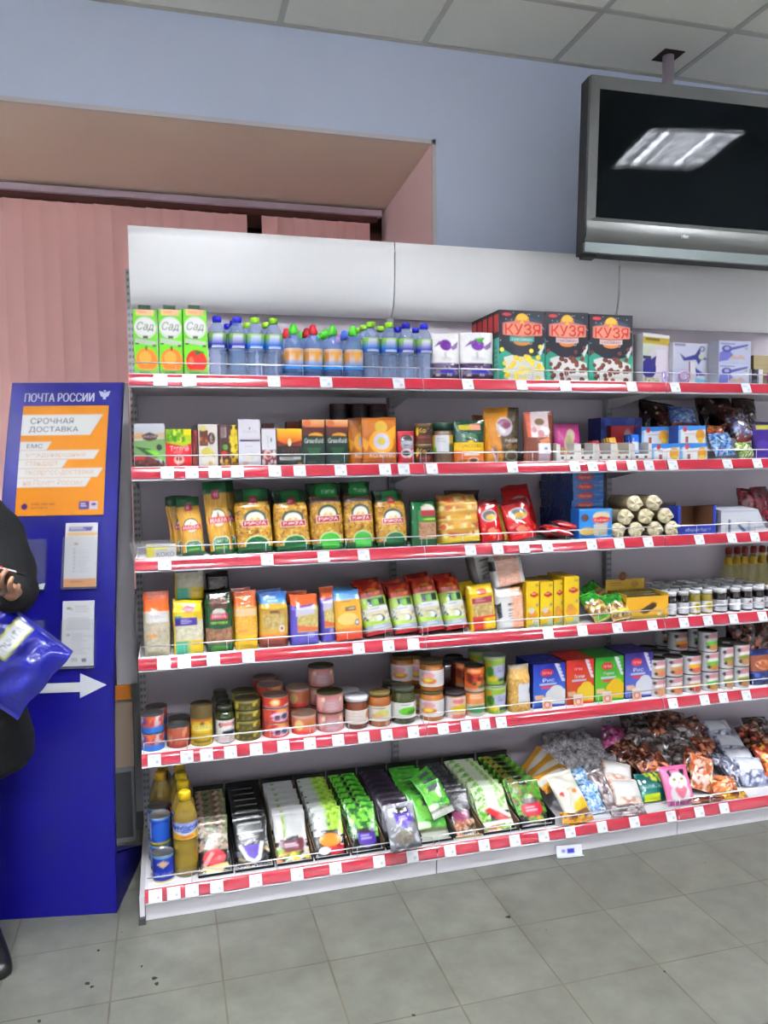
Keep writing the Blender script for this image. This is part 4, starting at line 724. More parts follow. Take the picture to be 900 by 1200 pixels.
a = Art(56, 64, (206, 132, 22)); a.poly([(.5, 1), (.42, .5), (.62, .3), (.7, 0), (1, 0), (1, 1)], (66, 50, 26)); a.ell(.56, .34, .23, .17, (206, 190, 196)); a.ell(.56, .3, .2, .09, (120, 60, 90)); a.poly([(.36, .3), (.6, .4), (.56, .48), (.46, .44)], (244, 244, 236)); a.text('Жардин', .56, .56, .92, .63, (220, 210, 190)); a.text('Gold', .6, .66, .92, .74, (170, 120, 40)); a.ell(.74, .86, .2, .1, (150, 140, 110)); a.ell(.74, .87, .16, .07, (70, 60, 40)); a.poly([(.2, .7), (.3, .66), (.4, .98), (.3, .98)], (150, 90, 60)); a.poly([(.16, .74), (.2, .72), (.34, .96), (.3, .98)], (220, 190, 190))
r = bagp(a, 571, 611, 477, 1, .03, .07, 'pouch', res=(44, 56)); put(r, 'coffee_pouch', 'pouch', 'tall golden and dark coffee pouch with a silver disc', rz=-6)
a = Art(40, 60, (116, 54, 34)); a.poly([(.05, 0), (.2, 0), (.28, .5), (.1, .5)], (206, 90, 60)); a.rect(.22, .0, .8, .5, (214, 190, 190)); a.ell(.5, .2, .16, .07, (110, 80, 44)); a.speck(.26, .3, .78, .5, [(226, 190, 200), (190, 130, 130), (240, 236, 236)], 16, .09); a.poly([(.45, .56), (.8, .5), (.82, .6), (.5, .62)], (222, 130, 80)); a.rect(.42, .62, .82, .82, (226, 228, 232)); a.rect(.6, .7, .7, .74, (120, 120, 130)); a.rect(.42, .82, .8, 1, (170, 150, 160))
r = bagp(a, 617, 652, 482, 1, .03, .06, 'pouch'); put(r, 'cocoa_bag', 'bag', 'brown and pale pink bag with a white sticker, left of the magenta pouch')
a = Art(36, 46, (196, 30, 130)); a.poly([(.1, .7), (.9, .5), (1, 1), (0, 1)], (176, 110, 70)); a.ell(.62, .3, .16, .17, (206, 196, 160)); a.ell(.54, .52, .18, .26, (206, 196, 160)); a.ell(.54, .5, .13, .22, (170, 160, 110)); a.ell(.35, .75, .2, .06, (220, 150, 50))
r = bagp(a, 651, 682, 492, 1, .09, .05, 'pouch', h=.15); put(r, 'nut_pouch', 'pouch', 'shiny magenta pouch with a pale biscuit shape, behind the first white tray', z=SZ[1]+.0)
# white display trays with bars
def tray(w, d, h, hf=.03, col=(226, 222, 216)):
    b = MB(); b.box(-w/2, -d/2, 0, w/2, d/2, .003, col); b.box(-w/2, d/2-.003, .003, w/2, d/2, h, col)
    fa = Art(40, 16, col); fa.ell(.25, .45, .09, .2, (70, 60, 60)); fa.ell(.75, .45, .09, .2, (70, 60, 60)); fa.rect(.3, .7, .7, .8, (150, 140, 140)); b.box(-w/2, -d/2, .003, w/2, -d/2+.002, hf, col, front=fa, res=(40, 16))
    for s in (-1, 1):
        x = s*(w/2-.001); P = [[(x, -d/2, .003), (x, -d/2, h*.95), (x, -d/2+.02, h), (x, d/2, h)], [(x, -d/2, .003), (x, -d/2, .003), (x, -d/2+.02, .003), (x, d/2, .003)]]; b.grid(P, col)
        b.box(x-.0075, -d/2-.0008, .003, x+.0075, -d/2+.0015, h*.93, col)
    return b.mesh('display_tray', 'card')
TC = 'white display trays on the second shelf'
def bar(col, w, h, d, st, sd, m='film'):
    a = Art(16, 24, col); a.rect(.1, .3, .9, .7, st) if st else None; a.ell(.3, .2, .1, .05, (230, 220, 210)); return MB().box(-w/2, -d/2, 0, w/2, d/2, h, col, front=a, res=(16, 24)).mesh('bar', m)
for k, (u0, u1, cols, rl, nm) in enumerate(((654, 675, (150, 110, 70), 0, 'tan'), (678.5, 697, (40, 30, 30), 18, 'black'), (699.5, 718, (150, 40, 34), -18, 'red'), (721, 739, (226, 170, 60), -24, 'yellow'), (741.5, 762, (40, 110, 220), 20, 'blue'))):
    y = .03; x0, x1 = XU(u0, y, 1.49), XU(u1, y, 1.49); w = x1-x0; x = (x0+x1)/2; d = .12
    thing('display_tray', 'white display tray holding %s bars, %s' % (nm, ['below the magenta pouch', 'second from the magenta pouch', 'middle of the five trays', 'second from the wafer boxes', 'next to the wafer boxes']
          [k]), 'tray', [('display_tray', tray(w, d, .075))], x, y+d/2, SZ[1], group=TC)
    bm = bar(cols, w*.42, .055+.012*k, .012, [(120, 80, 50), (190, 180, 160), (236, 200, 190), (240, 220, 180), (236, 240, 250)][k], k)
    for q in range(3): thing('snack_bar', '%s wrapped bar, %s in its white tray' % (nm, ['front', 'middle', 'rear'][q]), 'bar', [('bar', bm)], x+(q-1)*.006, y+.035+q*.03, SZ[1]+.0036, lean=14, roll=rl*.3, group='%s wrapped bars' % nm)
# boxes behind the trays
a = Art(50, 20, (40, 60, 160)); a.speck(0, 0, 1, .8, [(60, 90, 190), (30, 40, 130), (80, 110, 210)], 30, .07); a.rect(0, .8, 1, 1, (150, 40, 46))
B(a, 704, 752, 489.5, 1, .19, .1, 'sweets_carton', 'carton', 'blue open carton with a red lower edge behind the white trays', res=(50, 20), col=(40, 50, 130))
a = Art(40, 22, (190, 36, 40)); a.ell(.55, .4, .14, .3, (214, 196, 196)); a.rect(.5, .3, .6, .5, (120, 90, 90)); a.rect(0, .8, 1, 1, (160, 24, 30))
B(a, 716, 751, 499, 1, .155, .03, 'sweets_packet', 'packet', 'bright red packet in front of the blue open carton', res=(40, 22), col=(160, 30, 34))
waf = Art(44, 26, (232, 234, 238)); waf.poly([(0, 0), (1, 0), (1, .2), (.4, .3), (.2, .16), (0, .3)], (56, 140, 226)); waf.ell(.24, .2, .08, .16, (190, 60, 60)); waf.ell(.8, .55, .17, .34, (224, 156, 40)); waf.rect(.72, .7, .9, 1, (244, 200, 50)); waf.rect(.26, .62, .36, .98, (150, 80, 60)); waf.rect(.24, .45, .6, .5, (220, 170, 160)); waf.rect(0, .3, .08, 1, (120, 180, 230))
WG = 'white and blue wafer boxes'
x, w_, h1 = dims(764, 796, 520, 1, .03)
r = boxp(waf, 764, 796.5, 520, 1, .03, .06, col=(60, 120, 200), side=(44, 90, 180), res=(44, 26)); put(r, 'wafer_box', 'box', 'white and blue wafer box, bottom left of the stack', group=WG)
r2 = boxp(waf, 797.5, 829, 519.5, 1, .03, .06, col=(60, 120, 200), side=(44, 90, 180), res=(44, 26)); put(r2, 'wafer_box', 'box', 'white and blue wafer box, bottom right beside the blue wrapped sweets', group=WG)
put(r, 'wafer_box', 'box', 'white and blue wafer box lying on top of the two lower ones', z=SZ[1]+max(r.h, r2.h)+.0008, x=XU(811, .03, 1.56), group=WG)
put(r, 'wafer_box', 'box', 'wafer box set back behind the lower left one', u=768, y=.1, z=SZ[1], dx=0, group=WG); put(r, 'wafer_box', 'box', 'wafer box set back and raised, beside the blue bar tray', u=768, y=.1, z=SZ[1]+r.h+.001, group=WG)
# bags of sweets
def candy(base, cols, n=90, seed=1, r_=.06, head=None, foot=None):
    a = Art(52, 52, base); a.shard(0, 0, 1, 1, cols, int(n*1.5), r_*1.15, seed); a.shard(0, 0, 1, 1, [(232, 224, 220)], n//7, r_*.5, seed+3); a.shard(0, 0, 1, 1, [base, tuple(int(v*.55) for v in base), tuple(min(255, int(v*1.5+40)) for v in cols[0])], n//2, r_*.7, seed+7)  # small white shards are film glints painted into the colour
    if head: a.rect(0, 0, 1, .2, head)
    if foot: a.rect(0, .84, 1, 1, foot)
    return a
def clump(art, w, h, d, seed, mat_='film', wr=.006): return [('bag', bagm(w, h, d, art, 'pillow', seed, wr, res=(38, 40)).mesh('bag', mat_))]
def lay(art, label, u, v, y, w, h, d=.045, lean=45, roll=0, rz=0, group=None, seed=1, mat_='film', name='sweets_bag', cat='bag', zmin=None, wr=.006):
    """a bag whose middle is seen at (u, v) at depth y"""
    x = XU(u, y, 1); z = ZV(v, x, y); x = XU(u, y, z); z = ZV(v, x, y); pp = clump(art, w, h, d, seed, mat_, wr)
    rm = rotm(R(rz), R(lean), R(roll)); c = rm@np.array([0, 0, h/2]); lo = (verts(pp[0][1])@rm.T)[:, 2].min(); base = z-c[2]
    if zmin is not None and base+lo < zmin: base = zmin-lo+.0005
    return thing(name, label, cat, pp, x-c[0], y-c[1], base, rz=rz, lean=lean, roll=roll, group=group, rest=False)
z2 = SZ[1]
brown = candy((70, 26, 20), [(96, 40, 26), (120, 54, 30), (50, 20, 18), (150, 74, 40)], 70, 3); dark = candy((38, 20, 20), [(50, 26, 24), (28, 16, 16), (80, 40, 26)], 60, 4)
bluew = candy((120, 150, 200), [(60, 110, 200), (200, 215, 235), (40, 70, 170), (120, 160, 220)], 100, 5, .05, foot=(130, 56, 34))
SB = 'bags of wrapped sweets on the second shelf'
lay(dark, 'dark brown sweets bag at the far back right of the blue open carton', 770, 492, .30, .17, .17, .07, 20, 10, group=SB, seed=3, zmin=z2)
lay(brown, 'brown sweets bag at the back, behind the raised wafer box', 790, 500, .22, .16, .15, .06, 20, -6, group=SB, seed=4, zmin=z2)
lay(bluew, 'clear bag of blue wrapped sweets above the wafer boxes', 800, 489, .20, .125, .10, .05, 25, 4, group=SB, seed=5, zmin=z2+.05)
lay(dark, 'dark sweets bag touching the underside shadow at the back centre', 838, 484, .30, .18, .19, .07, 16, -4, group=SB, seed=6, zmin=z2)
lay(brown, 'brown sweets bag leaning right of the blue wrapped ones', 858, 495, .18, .13, .15, .06, 22, 8, group=SB, seed=7, zmin=z2)
lay(dark, 'darkest sweets bag at the right end of the pile', 872, 488, .26, .12, .17, .06, 14, 4, group=SB, seed=8, zmin=z2)
a = candy((110, 56, 44), [(60, 100, 180), (150, 180, 220), (120, 60, 40), (190, 200, 220), (90, 40, 34)], 90, 9, .05, foot=(120, 44, 30))
lay(a, 'clear bag of mixed blue and brown sweets standing behind the green ones', 868, 502, .10, .095, .125, .05, 22, -12, group=SB, seed=9, zmin=z2)
a = candy((130, 60, 30), [(170, 80, 40), (110, 44, 26), (190, 110, 60)], 50, 10, .08)
lay(a, 'copper coloured sweets bag above the blue foil sweets', 839, 510, .09, .075, .09, .04, 25, 6, group=SB, seed=10, zmin=z2+.01)
a = candy((80, 110, 170), [(50, 90, 180), (170, 200, 230), (40, 60, 120), (120, 190, 230)], 110, 11, .055)
lay(a, 'bag of blue foil sweets beside the bottom wafer box', 845.5, 521, .045, .10, .105, .04, 25, -4, group=SB, seed=11, zmin=z2)
a = candy((120, 150, 70), [(150, 190, 90), (190, 214, 130), (90, 120, 50), (226, 236, 190)], 90, 12, .06)
lay(a, 'small clear bag of green wrapped sweets', 872, 528, .04, .075, .07, .04, 20, 0, group=SB, seed=12, zmin=z2)
a = Art(30, 44, (56, 26, 120)); a.rect(0, .0, 1, .12, (40, 24, 60)); a.rect(.1, .1, .9, .2, (190, 190, 70)); a.ell(.7, .5, .06, .04, (214, 60, 180)); a.ell(.7, .7, .08, .03, (170, 40, 160)); a.ell(.3, .6, .2, .12, (70, 40, 140))
r = bagp(a, 886, 916, 494, 1, .05, .05, 'pouch'); put(r, 'sweets_bag', 'bag', 'purple pouch with a yellow-green top band at the right edge')
# ================================================================== row 3: pasta and biscuits
PG = 'pasta packs on the third shelf'
def makfa(kind, foot=(16, 92, 46)):
    a = Art(60, 96, (190, 138, 40))
    if kind == 'spag':
        for k in range(30): a.rect(k/30, .0, k/30+.012, 1, (200, 140, 30) if k % 2 else (226, 174, 56))
        a.rect(0, 0, 1, .17, (18, 84, 42)); a.poly([(.0, .1), (.15, .17), (.32, .17), (.32, .24), (.68, .24), (.68, .17), (.85, .17), (1, .1), (1, 0), (0, 0)], (20, 96, 48)); a.rect(.36, .13, .64, .25, (176, 26, 58)); a.text('№1', .42, .16, .58, .22, (232, 190, 196))
        a.ell(.52, .5, .33, .125, (60, 84, 60)); a.ell(.52, .51, .29, .11, (236, 226, 200)); a.poly([(.46, .5), (.52, .41), (.58, .5)], (120, 84, 40)); a.rect(.08, .49, .96, .585, (226, 180, 60)); a.rect(.1, .495, .94, .58, (180, 20, 56)); a.text('MAKFA', .16, .512, .88, .567, (244, 222, 214))
        a.poly([(.16, 1), (.16, .8), (.3, .765), (.74, .765), (.88, .8), (.88, 1)], (230, 236, 220)); a.poly([(.19, 1), (.19, .81), (.32, .775), (.72, .775), (.85, .81), (.85, 1)], (14, 104, 50)); a.text('СПАГЕТТИ', .24, .805, .8, .84, (226, 240, 220)); a.rect(.25, .9, .75, .92, (150, 190, 60)); a.rect(0, .95, 1, 1, (18, 84, 42))
    else:
        a.shard(0, .18, 1, .92, [(206, 156, 50), (170, 112, 30), (226, 184, 84), (130, 80, 22), (196, 144, 40)], 420, .035, len(kind))
        a.rect(0, 0, 1, .16, (12, 62, 32)); a.rect(0, .16, .3, .21, (74, 56, 40)); a.rect(.7, .16, 1, .21, (74, 56, 40)); a.poly([(.26, .0), (.26, .21), (.78, .21), (.78, .0)], (22, 104, 50))  # top band darkened, shade of the folded top put into its green
        if 'sea' in kind: a.ell(.55, .14, .34, .12, (26, 130, 60)); a.text('Улитки', .4, .09, .8, .16, (190, 230, 190)); a.rect(0, .22, 1, .3, (96, 74, 66))
        else: a.rect(.4, .12, .64, .24, (170, 24, 50)); a.text('№1', .46, .15, .58, .21, (232, 200, 200))
        a.ell(.54, .47, .31, .135, (54, 80, 70)); a.ell(.54, .485, .25, .11, (238, 232, 214)); a.ell(.46, .5, .06, .04, (230, 190, 40)); a.ell(.62, .5, .06, .04, (230, 190, 40)); a.rect(.18, .5, .9, .60, (244, 226, 220)); a.rect(.195, .507, .885, .593, (184, 20, 54)); a.text('MAKFA', .25, .522, .83, .578, (248, 236, 232))
        a.ell(.56, .88, .34, .14, (190, 220, 150)); a.ell(.56, .885, .31, .125, foot); a.rect(0, .91, 1, 1, (16, 80, 40)); a.rect(.3, .9, .82, 1, foot)
    return a
def leanbag(art, ub, vt, row, y, d, lean, roll, name, cat, label, style='pouch', group=None, h=None, **k):
    r = bagp(art, ub[0], ub[1], vt, row, y, d, style, lean=lean, h=h, **k); put(r, name, cat, label, roll=roll, group=group); return r
s1 = leanbag(makfa('spag'), (214, 241), 584, 2, .02, .035, 14, -5, 'pasta_pack', 'pasta', 'tall spaghetti pack, the shorter of the two, behind the small yellow box', group=PG)
put(s1, 'pasta_pack', 'pasta', 'spaghetti pack fanned out behind the shorter spaghetti pack', u=219, y=.075, roll=-6, group=PG); put(s1, 'pasta_pack', 'pasta', 'spaghetti pack deepest behind the shorter spaghetti pack', u=214, y=.13, roll=-5, group=PG)
s2 = leanbag(makfa('spag'), (246.5, 274), 565.5, 2, .02, .035, 12, -4.5, 'pasta_pack', 'pasta', 'tallest spaghetti pack, leaning left beside the first short pasta', group=PG)
put(s2, 'pasta_pack', 'pasta', 'spaghetti pack half hidden behind the tallest one', u=267, y=.07, roll=-3, group=PG, lean=10)
ar = [makfa('horn'), makfa('horns'), makfa('sea', (70, 180, 60)), makfa('seas', (60, 176, 60)), makfa('hornss')]
for k, (ub, vt, l) in enumerate((((278, 321), 575.5, 'short pasta pack with dark green foot, right of the tallest spaghetti'), ((323.5, 364.5), 577.5, 'short pasta pack with dark green foot, second of the short ones'), ((366.5, 405), 568.5, 'short pasta pack with light green foot, middle of the short ones'),
                                 ((407, 441.5), 567.5, 'brownish pasta pack with light green oval top, fourth of the short ones'), ((444, 480), 577, 'short pasta pack with dark green foot, beside the green buckwheat pack'))):
    r = leanbag(ar[k], ub, vt, 2, .022, .06, 9, -1.5, 'pasta_pack', 'pasta', l, 'tuft', PG, res=(60, 84))
    put(r, 'pasta_pack', 'pasta', l.split(',')[0].replace('short pasta pack', 'rear pasta pack').replace('brownish pasta', 'rear brownish pasta')+', behind '+['the first', 'the second', 'the middle', 'the fourth', 'the last'][k]+' short pack', u=(ub[0]+ub[1])/2-3, y=.10, z=SZ[2], roll=-1.5, group=PG)
a = Art(36, 60, (20, 96, 48)); a.ell(.62, .2, .26, .12, (226, 220, 200)); a.rect(.36, .22, .9, .34, (180, 30, 50)); a.rect(.34, .37, 1, .46, (40, 130, 40)); a.rect(.42, .4, .9, .43, (200, 220, 60)); a.rect(.26, .48, 1, .85, (188, 140, 104)); a.speck(.26, .5, 1, .84, [(170, 120, 90), (210, 170, 130), (150, 100, 70)], 90, .03); a.rect(.0, .86, 1, 1, (18, 88, 44)); a.rect(.26, .22, .34, .48, (60, 140, 80))
leanbag(a, (484, 514), 588, 2, .025, .05, 6, 0, 'grain_pack', 'grain', 'small dark green buckwheat pack right of the short pasta', 'brick')
a = Art(60, 60, (206, 150, 60)); gr = random.Random(8)
for k in range(5): a.rect(0, .08+k*.18, 1, .14+k*.18, (190, 110, 60)); a.rect(0, .14+k*.18, 1, .17+k*.18, (240, 210, 110)); a.speck(.03, .07+k*.18, .97, .16+k*.18, [(210, 90, 60), (246, 226, 150), (226, 170, 60)], 24, .05, k)
a.rect(0, .9, 1, 1, (226, 196, 40)); a.rect(.49, 0, .51, 1, (170, 110, 40))
r = leanbag(a, (519, 565.5), 582, 2, .03, .09, 7, -2, 'noodle_pack', 'noodles', 'clear bulk pack of yellow instant noodle bricks', 'brick', wr=.004, res=(46, 50))
put(bagp((84, 24, 20), 524, 566, 575, 2, .15, .07, 'tuft'), 'noodle_pack', 'noodles', 'dark maroon pack top behind the noodle bulk pack')
def redpack():
    a = Art(40, 60, (196, 18, 24)); a.rect(0, 0, 1, .1, (150, 14, 18)); a.ell(.5, .38, .36, .15, (190, 180, 176)); a.ell(.5, .38, .3, .12, (110, 110, 120)); a.ell(.56, .42, .24, .07, (214, 170, 60)); a.ell(.5, .76, .22, .08, (240, 120, 90)); a.speck(.1, .6, .9, .95, [(226, 40, 40), (240, 90, 70), (176, 12, 20)], 20, .06); return a
RG = 'red snack packs on the third shelf'
leanbag(redpack(), (567, 593), 589, 2, .03, .05, 12, -6, 'snack_pack', 'snack', 'red pack with grey oval, narrower one beside the noodles', group=RG, wr=.004)
leanbag(redpack(), (600, 632), 588, 2, .03, .05, 16, -8, 'snack_pack', 'snack', 'red pack with grey oval, leaning, left of the blue biscuit stack', group=RG, wr=.004)
leanbag(redpack(), (604, 636), 571, 2, .12, .05, 15, -8, 'snack_pack', 'snack', 'taller red pack behind the leaning red one', group=RG, wr=.004)
leanbag((176, 120, 40), (592, 601), 592, 2, .075, .03, 14, -9, 'snack_pack', 'snack', 'thin gold edge of a pack between the two red ones', group=None)
for q, (u, v, y) in enumerate(((652, 622, .05), (664, 616, .10), (642, 624, .12))):
    lay(redpack(), 'red pack lying flat below the blue stack, %s' % ['nearest', 'behind the nearest', 'left one'][q], u, v, y, .10, .12, .035, 76, 0, rz=78, group=RG, seed=20+q, zmin=SZ[2], name='snack_pack', cat='snack', wr=.003)
# blue stacked biscuit packs
a = Art(44, 14, (24, 104, 196)); a.ell(.4, .5, .28, .38, (206, 40, 40)); a.text('Яшкино', .2, .36, .6, .66, (240, 190, 180)); a.rect(.7, .4, .95, .5, (90, 150, 220)); a.rect(0, 0, 1, .12, (30, 120, 210))
x, w_, h_ = dims(671, 707, 553.5, 2, .13); n = 7; ph = h_/n
bp_ = MB().box(-w_/2, -.14, 0, w_/2, .14, ph-.0012, (12, 52, 130), front=a, left=(14, 60, 140), top=(20, 84, 170), res=(44, 14))
bpm = bp_.mesh('biscuit_pack', 'film')
for k in range(n): thing('biscuit_pack', 'blue biscuit pack, %s from the bottom of the tall blue stack' % ORD[k], 'biscuits', [('biscuit_pack', bpm)], x+.003*math.sin(k*2.3), .27, SZ[2]+k*ph, rz=1.5*math.sin(k*1.7), group='stacked blue biscuit packs')
a = Art(44, 40, (36, 140, 222)); a.ell(.18, .28, .12, .12, (90, 50, 40)); a.poly([(.5, .1), (.95, .05), (.8, 1), (.5, 1)], (130, 190, 226)); a.ell(.68, .24, .26, .14, (222, 206, 170)); a.poly([(.4, .3), (.68, .24), (.96, .3), (.94, .42), (.68, .48), (.42, .42)], (206, 36, 34)); a.text('Яшкино', .46, .32, .9, .4, (244, 200, 180)); a.ell(.25, .72, .24, .13, (222, 186, 90)); a.rect(.45, .5, .85, .86, (206, 200, 176)); a.rect(0, .9, 1, 1, (30, 110, 200)); a.rect(0, 0, 1, .04, (90, 180, 240))
r = boxp(a, 680, 717, 596.5, 2, .02, .075, col=(26, 110, 200), top=(20, 70, 150), side=(24, 100, 190), res=(44, 40)); put(r, 'biscuit_box', 'biscuits', 'light blue biscuit display box standing in front of the blue stack', rz=-4)
# cream wrapped rolls
rollm = []
for sd in range(3):
    th = np.linspace(0, 2*math.pi, 25)[:-1]; ys = [-.089, -.088, -.090, -.086, -.078, -.068, -.03, .04, .09]; rr_ = [.0006, .006, .018, .028, .031, .030, .030, .030, .028]; G_ = random.Random(sd)
    cc_ = np.array([[lin((240, 226, 186)) if j < 5 else lin((176, 158, 120)) for _ in th] for j in range(9)])
    for j in range(1, 5):
        for i in range(24): cc_[j, i] *= G_.uniform(.82, 1.08)
    P = np.array([[((rr_[j]*(1+.10*math.sin(3*t+sd)*(j < 4)+.06*math.sin(7*t+sd*2)*(j < 4)))*math.cos(t), ys[j]+.006*math.sin(5*t+j+sd)*(j in (2, 3)), rr_[j]*(1+.08*math.sin(4*t+sd)*(j < 4))*math.sin(t)) for t in th] for j in range(9)])
    rollm.append([('roll', MB().grid(P, cc_, closeu=True).mesh('roll', 'film'))])
RL = [(727, 622, 0), (748.5, 622, 1), (771, 622, 2), (791, 621, 0)], [(736, 609.5, 1), (760, 608, 0), (783, 606, 2)], [(747, 593.5, 2), (769.5, 592, 1)]
zz0 = SZ[2]+.031
for lv, rowl in enumerate(RL):
    for q, (u, v, sd) in enumerate(rowl):
        y = .11; z = zz0+lv*.0525; x = XU(u, y-.09, z)
        thing('wafer_roll', 'cream wrapped roll, %s in the %s layer of the pile' % (ORD[q] + ' from the left', ['bottom', 'middle', 'top'][lv]), 'rolls', rollm[sd], x, y, z, rest=False, rz=-4, group='cream wrapped rolls')
r = boxp((150, 130, 120), 730, 792, 590, 2, .24, .1, col=(110, 92, 80), mat_='film'); put(r, 'roll_carton', 'carton', 'dull brown carton behind the cream wrapped rolls')
# blue display tray with an orange flat item
def opentray(w, d, h, hf, col, inner, front, res=(50, 20)):
    b = MB(); b.box(-w/2, -d/2, 0, w/2, d/2, .003, inner); b.box(-w/2, d/2-.003, .003, w/2, d/2, h*.9, inner); b.box(-w/2, -d/2, .003, w/2, -d/2+.0025, hf, col, front=front, res=res)
    for s in (-1, 1):
        x0 = s*w/2-(.012 if s > 0 else 0); b.box(x0, -d/2-.0005, .003, x0+.012, -d/2+.003, h, col)
        xi = s*(w/2-.0012); b.quad((xi, -d/2, h), (xi, d/2, h*.9), (xi, d/2, .003), (xi, -d/2, .003), inner); xo = s*w/2; b.quad((xo, -d/2, h), (xo, d/2, h*.9), (xo, d/2, .003), (xo, -d/2, .003), col)
    return b.mesh('display_tray', 'card')
x, w_, h_ = dims(794.5, 839, 592, 2, .02); a = Art(50, 18, (40, 60, 176)); a.text('#Вкусно будет!', .2, .32, .86, .72, (226, 230, 246))
thing('display_tray', 'dark blue open tray with a slogan on its front lip', 'tray', [('display_tray', opentray(w_, .14, h_, h_*.34, (40, 60, 176), (110, 74, 54), a))], x, .09, SZ[2])
b = MB(); fa = Art(30, 12, (238, 150, 40)); fa.speck(0, 0, 1, 1, [(250, 180, 60), (220, 110, 40)], 24, .07); b.box(-w_*.4, -.05, 0, w_*.4, .05, .03, (238, 150, 40), top=fa, front=fa, res=(30, 12)); thing('biscuit_slab', 'flat orange packet inside the dark blue tray', 'biscuits', [('biscuit_slab', b.mesh('biscuit_slab', 'film'))], x, .10, SZ[2]+.0036+.0)
# white sloping box, red bags behind
x, w_, h_ = dims(845, 888, 597.5, 2, .02); a = Art(40, 30, (214, 216, 224)); a.poly([(.2, .4), (.26, .4), (.26, 1), (.2, 1)], (70, 80, 110)); a.poly([(.5, .6), (.7, .9), (.62, 1), (.44, .66)], (80, 90, 130)); a.rect(.72, .5, .8, 1, (170, 176, 196)); a.rect(0, 0, 1, .1, (190, 192, 204))
b = MB(); w = w_; d = .13; U, V = np.meshgrid(np.linspace(0, 1, 40), np.linspace(0, 1, 30)); b.grid(np.stack([-w/2+U*w, 0*U-d/2, h_*(1-V)], -1), a.sample(U, V))
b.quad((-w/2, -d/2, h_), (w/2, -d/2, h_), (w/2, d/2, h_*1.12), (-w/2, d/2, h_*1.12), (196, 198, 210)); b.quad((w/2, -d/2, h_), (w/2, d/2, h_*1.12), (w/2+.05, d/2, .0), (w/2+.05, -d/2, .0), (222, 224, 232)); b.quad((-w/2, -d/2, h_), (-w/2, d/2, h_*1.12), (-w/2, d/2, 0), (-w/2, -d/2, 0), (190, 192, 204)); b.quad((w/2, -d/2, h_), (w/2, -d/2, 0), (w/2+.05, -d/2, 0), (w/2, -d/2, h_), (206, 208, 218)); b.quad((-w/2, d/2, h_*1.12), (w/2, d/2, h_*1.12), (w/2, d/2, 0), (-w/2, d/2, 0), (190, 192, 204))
thing('sweets_box', 'white box with a sloping right side and dark blue marks', 'box', [('sweets_box', b.mesh('sweets_box', 'card'))], x, .085, SZ[2]+.0)
mg = candy((120, 20, 40), [(150, 30, 50), (90, 14, 30), (190, 60, 80)], 50, 31)
for q, (u, v) in enumerate(((876, 590), (893, 588), (905, 600))): lay(mg, 'crimson foil bag behind the sloping white box, %s' % ['left one', 'middle one', 'right one'][q], u, v, .22-.02*q, .09, .14, .04, 22, 6-8*q, group='crimson foil bags', seed=40+q, zmin=SZ[2])
# small yellow and white pack in a clear dish, far left
a = Art(50, 26, (222, 222, 220)); a.poly([(0, 0), (.3, 0), (.22, 1), (0, 1)], (238, 226, 20)); a.rect(.3, .1, .72, .3, (244, 236, 60)); a.rect(.3, 0, .75, .1, (206, 200, 206)); a.text('КОКО', .34, .52, .92, .88, (80, 78, 84)); a.lines(.34, .34, .9, .46, 1, (190, 190, 200))
r = boxp(a, 171, 206, 639, 2, .035, .05, col=(220, 216, 214), res=(50, 26)); put(r, 'yeast_box', 'box', 'tiny yellow and white carton at the left end of the third shelf', rz=2)
b = MB(); b.box(-.085, -.035, 0, .085, .05, .001, (230, 230, 236)); b.grid([[(-.075, -.03, .0), (.075, -.03, .0), (.075, .05, 0), (-.075, .05, 0), (-.075, -.03, 0)], [(-.085, -.036, .055), (.085, -.036, .055), (.085, .055, .055), (-.085, .055, .055), (-.085, -.036, .055)]], (230, 230, 236)); 
thing('clear_dish', 'clear plastic dish around the tiny yellow and white carton', 'dish', [('clear_dish', b.mesh('clear_dish', 'clear'))], XU(183, .05, 1.2), .052, SZ[2])

# ================================================================== row 4: grain, rice, eggs-yellow boxes, jam jars
GG = 'grain packs on the fourth shelf'
def grain(base, cols, top=(226, 96, 24), n=140): a = Art(40, 64, base); a.speck(0, .2, 1, 1, cols, n, .03, 6); a.rect(0, 0, 1, .27, top); return a
ri = grain((196, 186, 160), [(206, 198, 176), (180, 168, 140), (214, 206, 186)]); ri.rect(.12, .29, .94, .44, (226, 222, 218)); ri.lines(.3, .33, .8, .38, 2, (190, 190, 196)); ri.rect(.16, .64, .55, .69, (232, 160, 96)); ri.ell(.4, .56, .12, .07, (222, 196, 170))
def gb(art, ub, vt, lab, y=.02, d=.06, style='tuft', lean=3, roll=0, **k): return leanbag(art, ub, vt, 3, y, d, lean, roll, 'grain_pack', 'grain', lab, style, GG, **k)
r = gb(ri, (168, 200), 699, 'clear rice pack with an orange top, leftmost on its shelf'); put(r, 'grain_pack', 'grain', 'second orange-topped rice pack behind the leftmost one', y=.10, group=GG)
ye = Art(44, 66, (240, 204, 20)); ye.ell(.52, .15, .22, .065, (224, 110, 90)); ye.ell(.52, .15, .19, .05, (206, 60, 50)); ye.text('УВЕЛКА', .38, .13, .66, .17, (240, 200, 190)); ye.rect(.06, .27, .28, .32, (60, 170, 140)); ye.rect(.06, .31, .8, .46, (64, 40, 140)); ye.lines(.26, .34, .7, .44, 3, (170, 160, 214)); ye.poly([(.06, .46), (.8, .46), (.86, .36), (1, .36), (1, .74), (.06, .74)], (218, 212, 184)); ye.speck(.08, .48, .98, .72, [(230, 224, 200), (200, 194, 160)], 60, .03); ye.rect(.08, .76, .44, 1, (60, 190, 146)); ye.rect(.62, .8, .86, .83, (190, 160, 20))
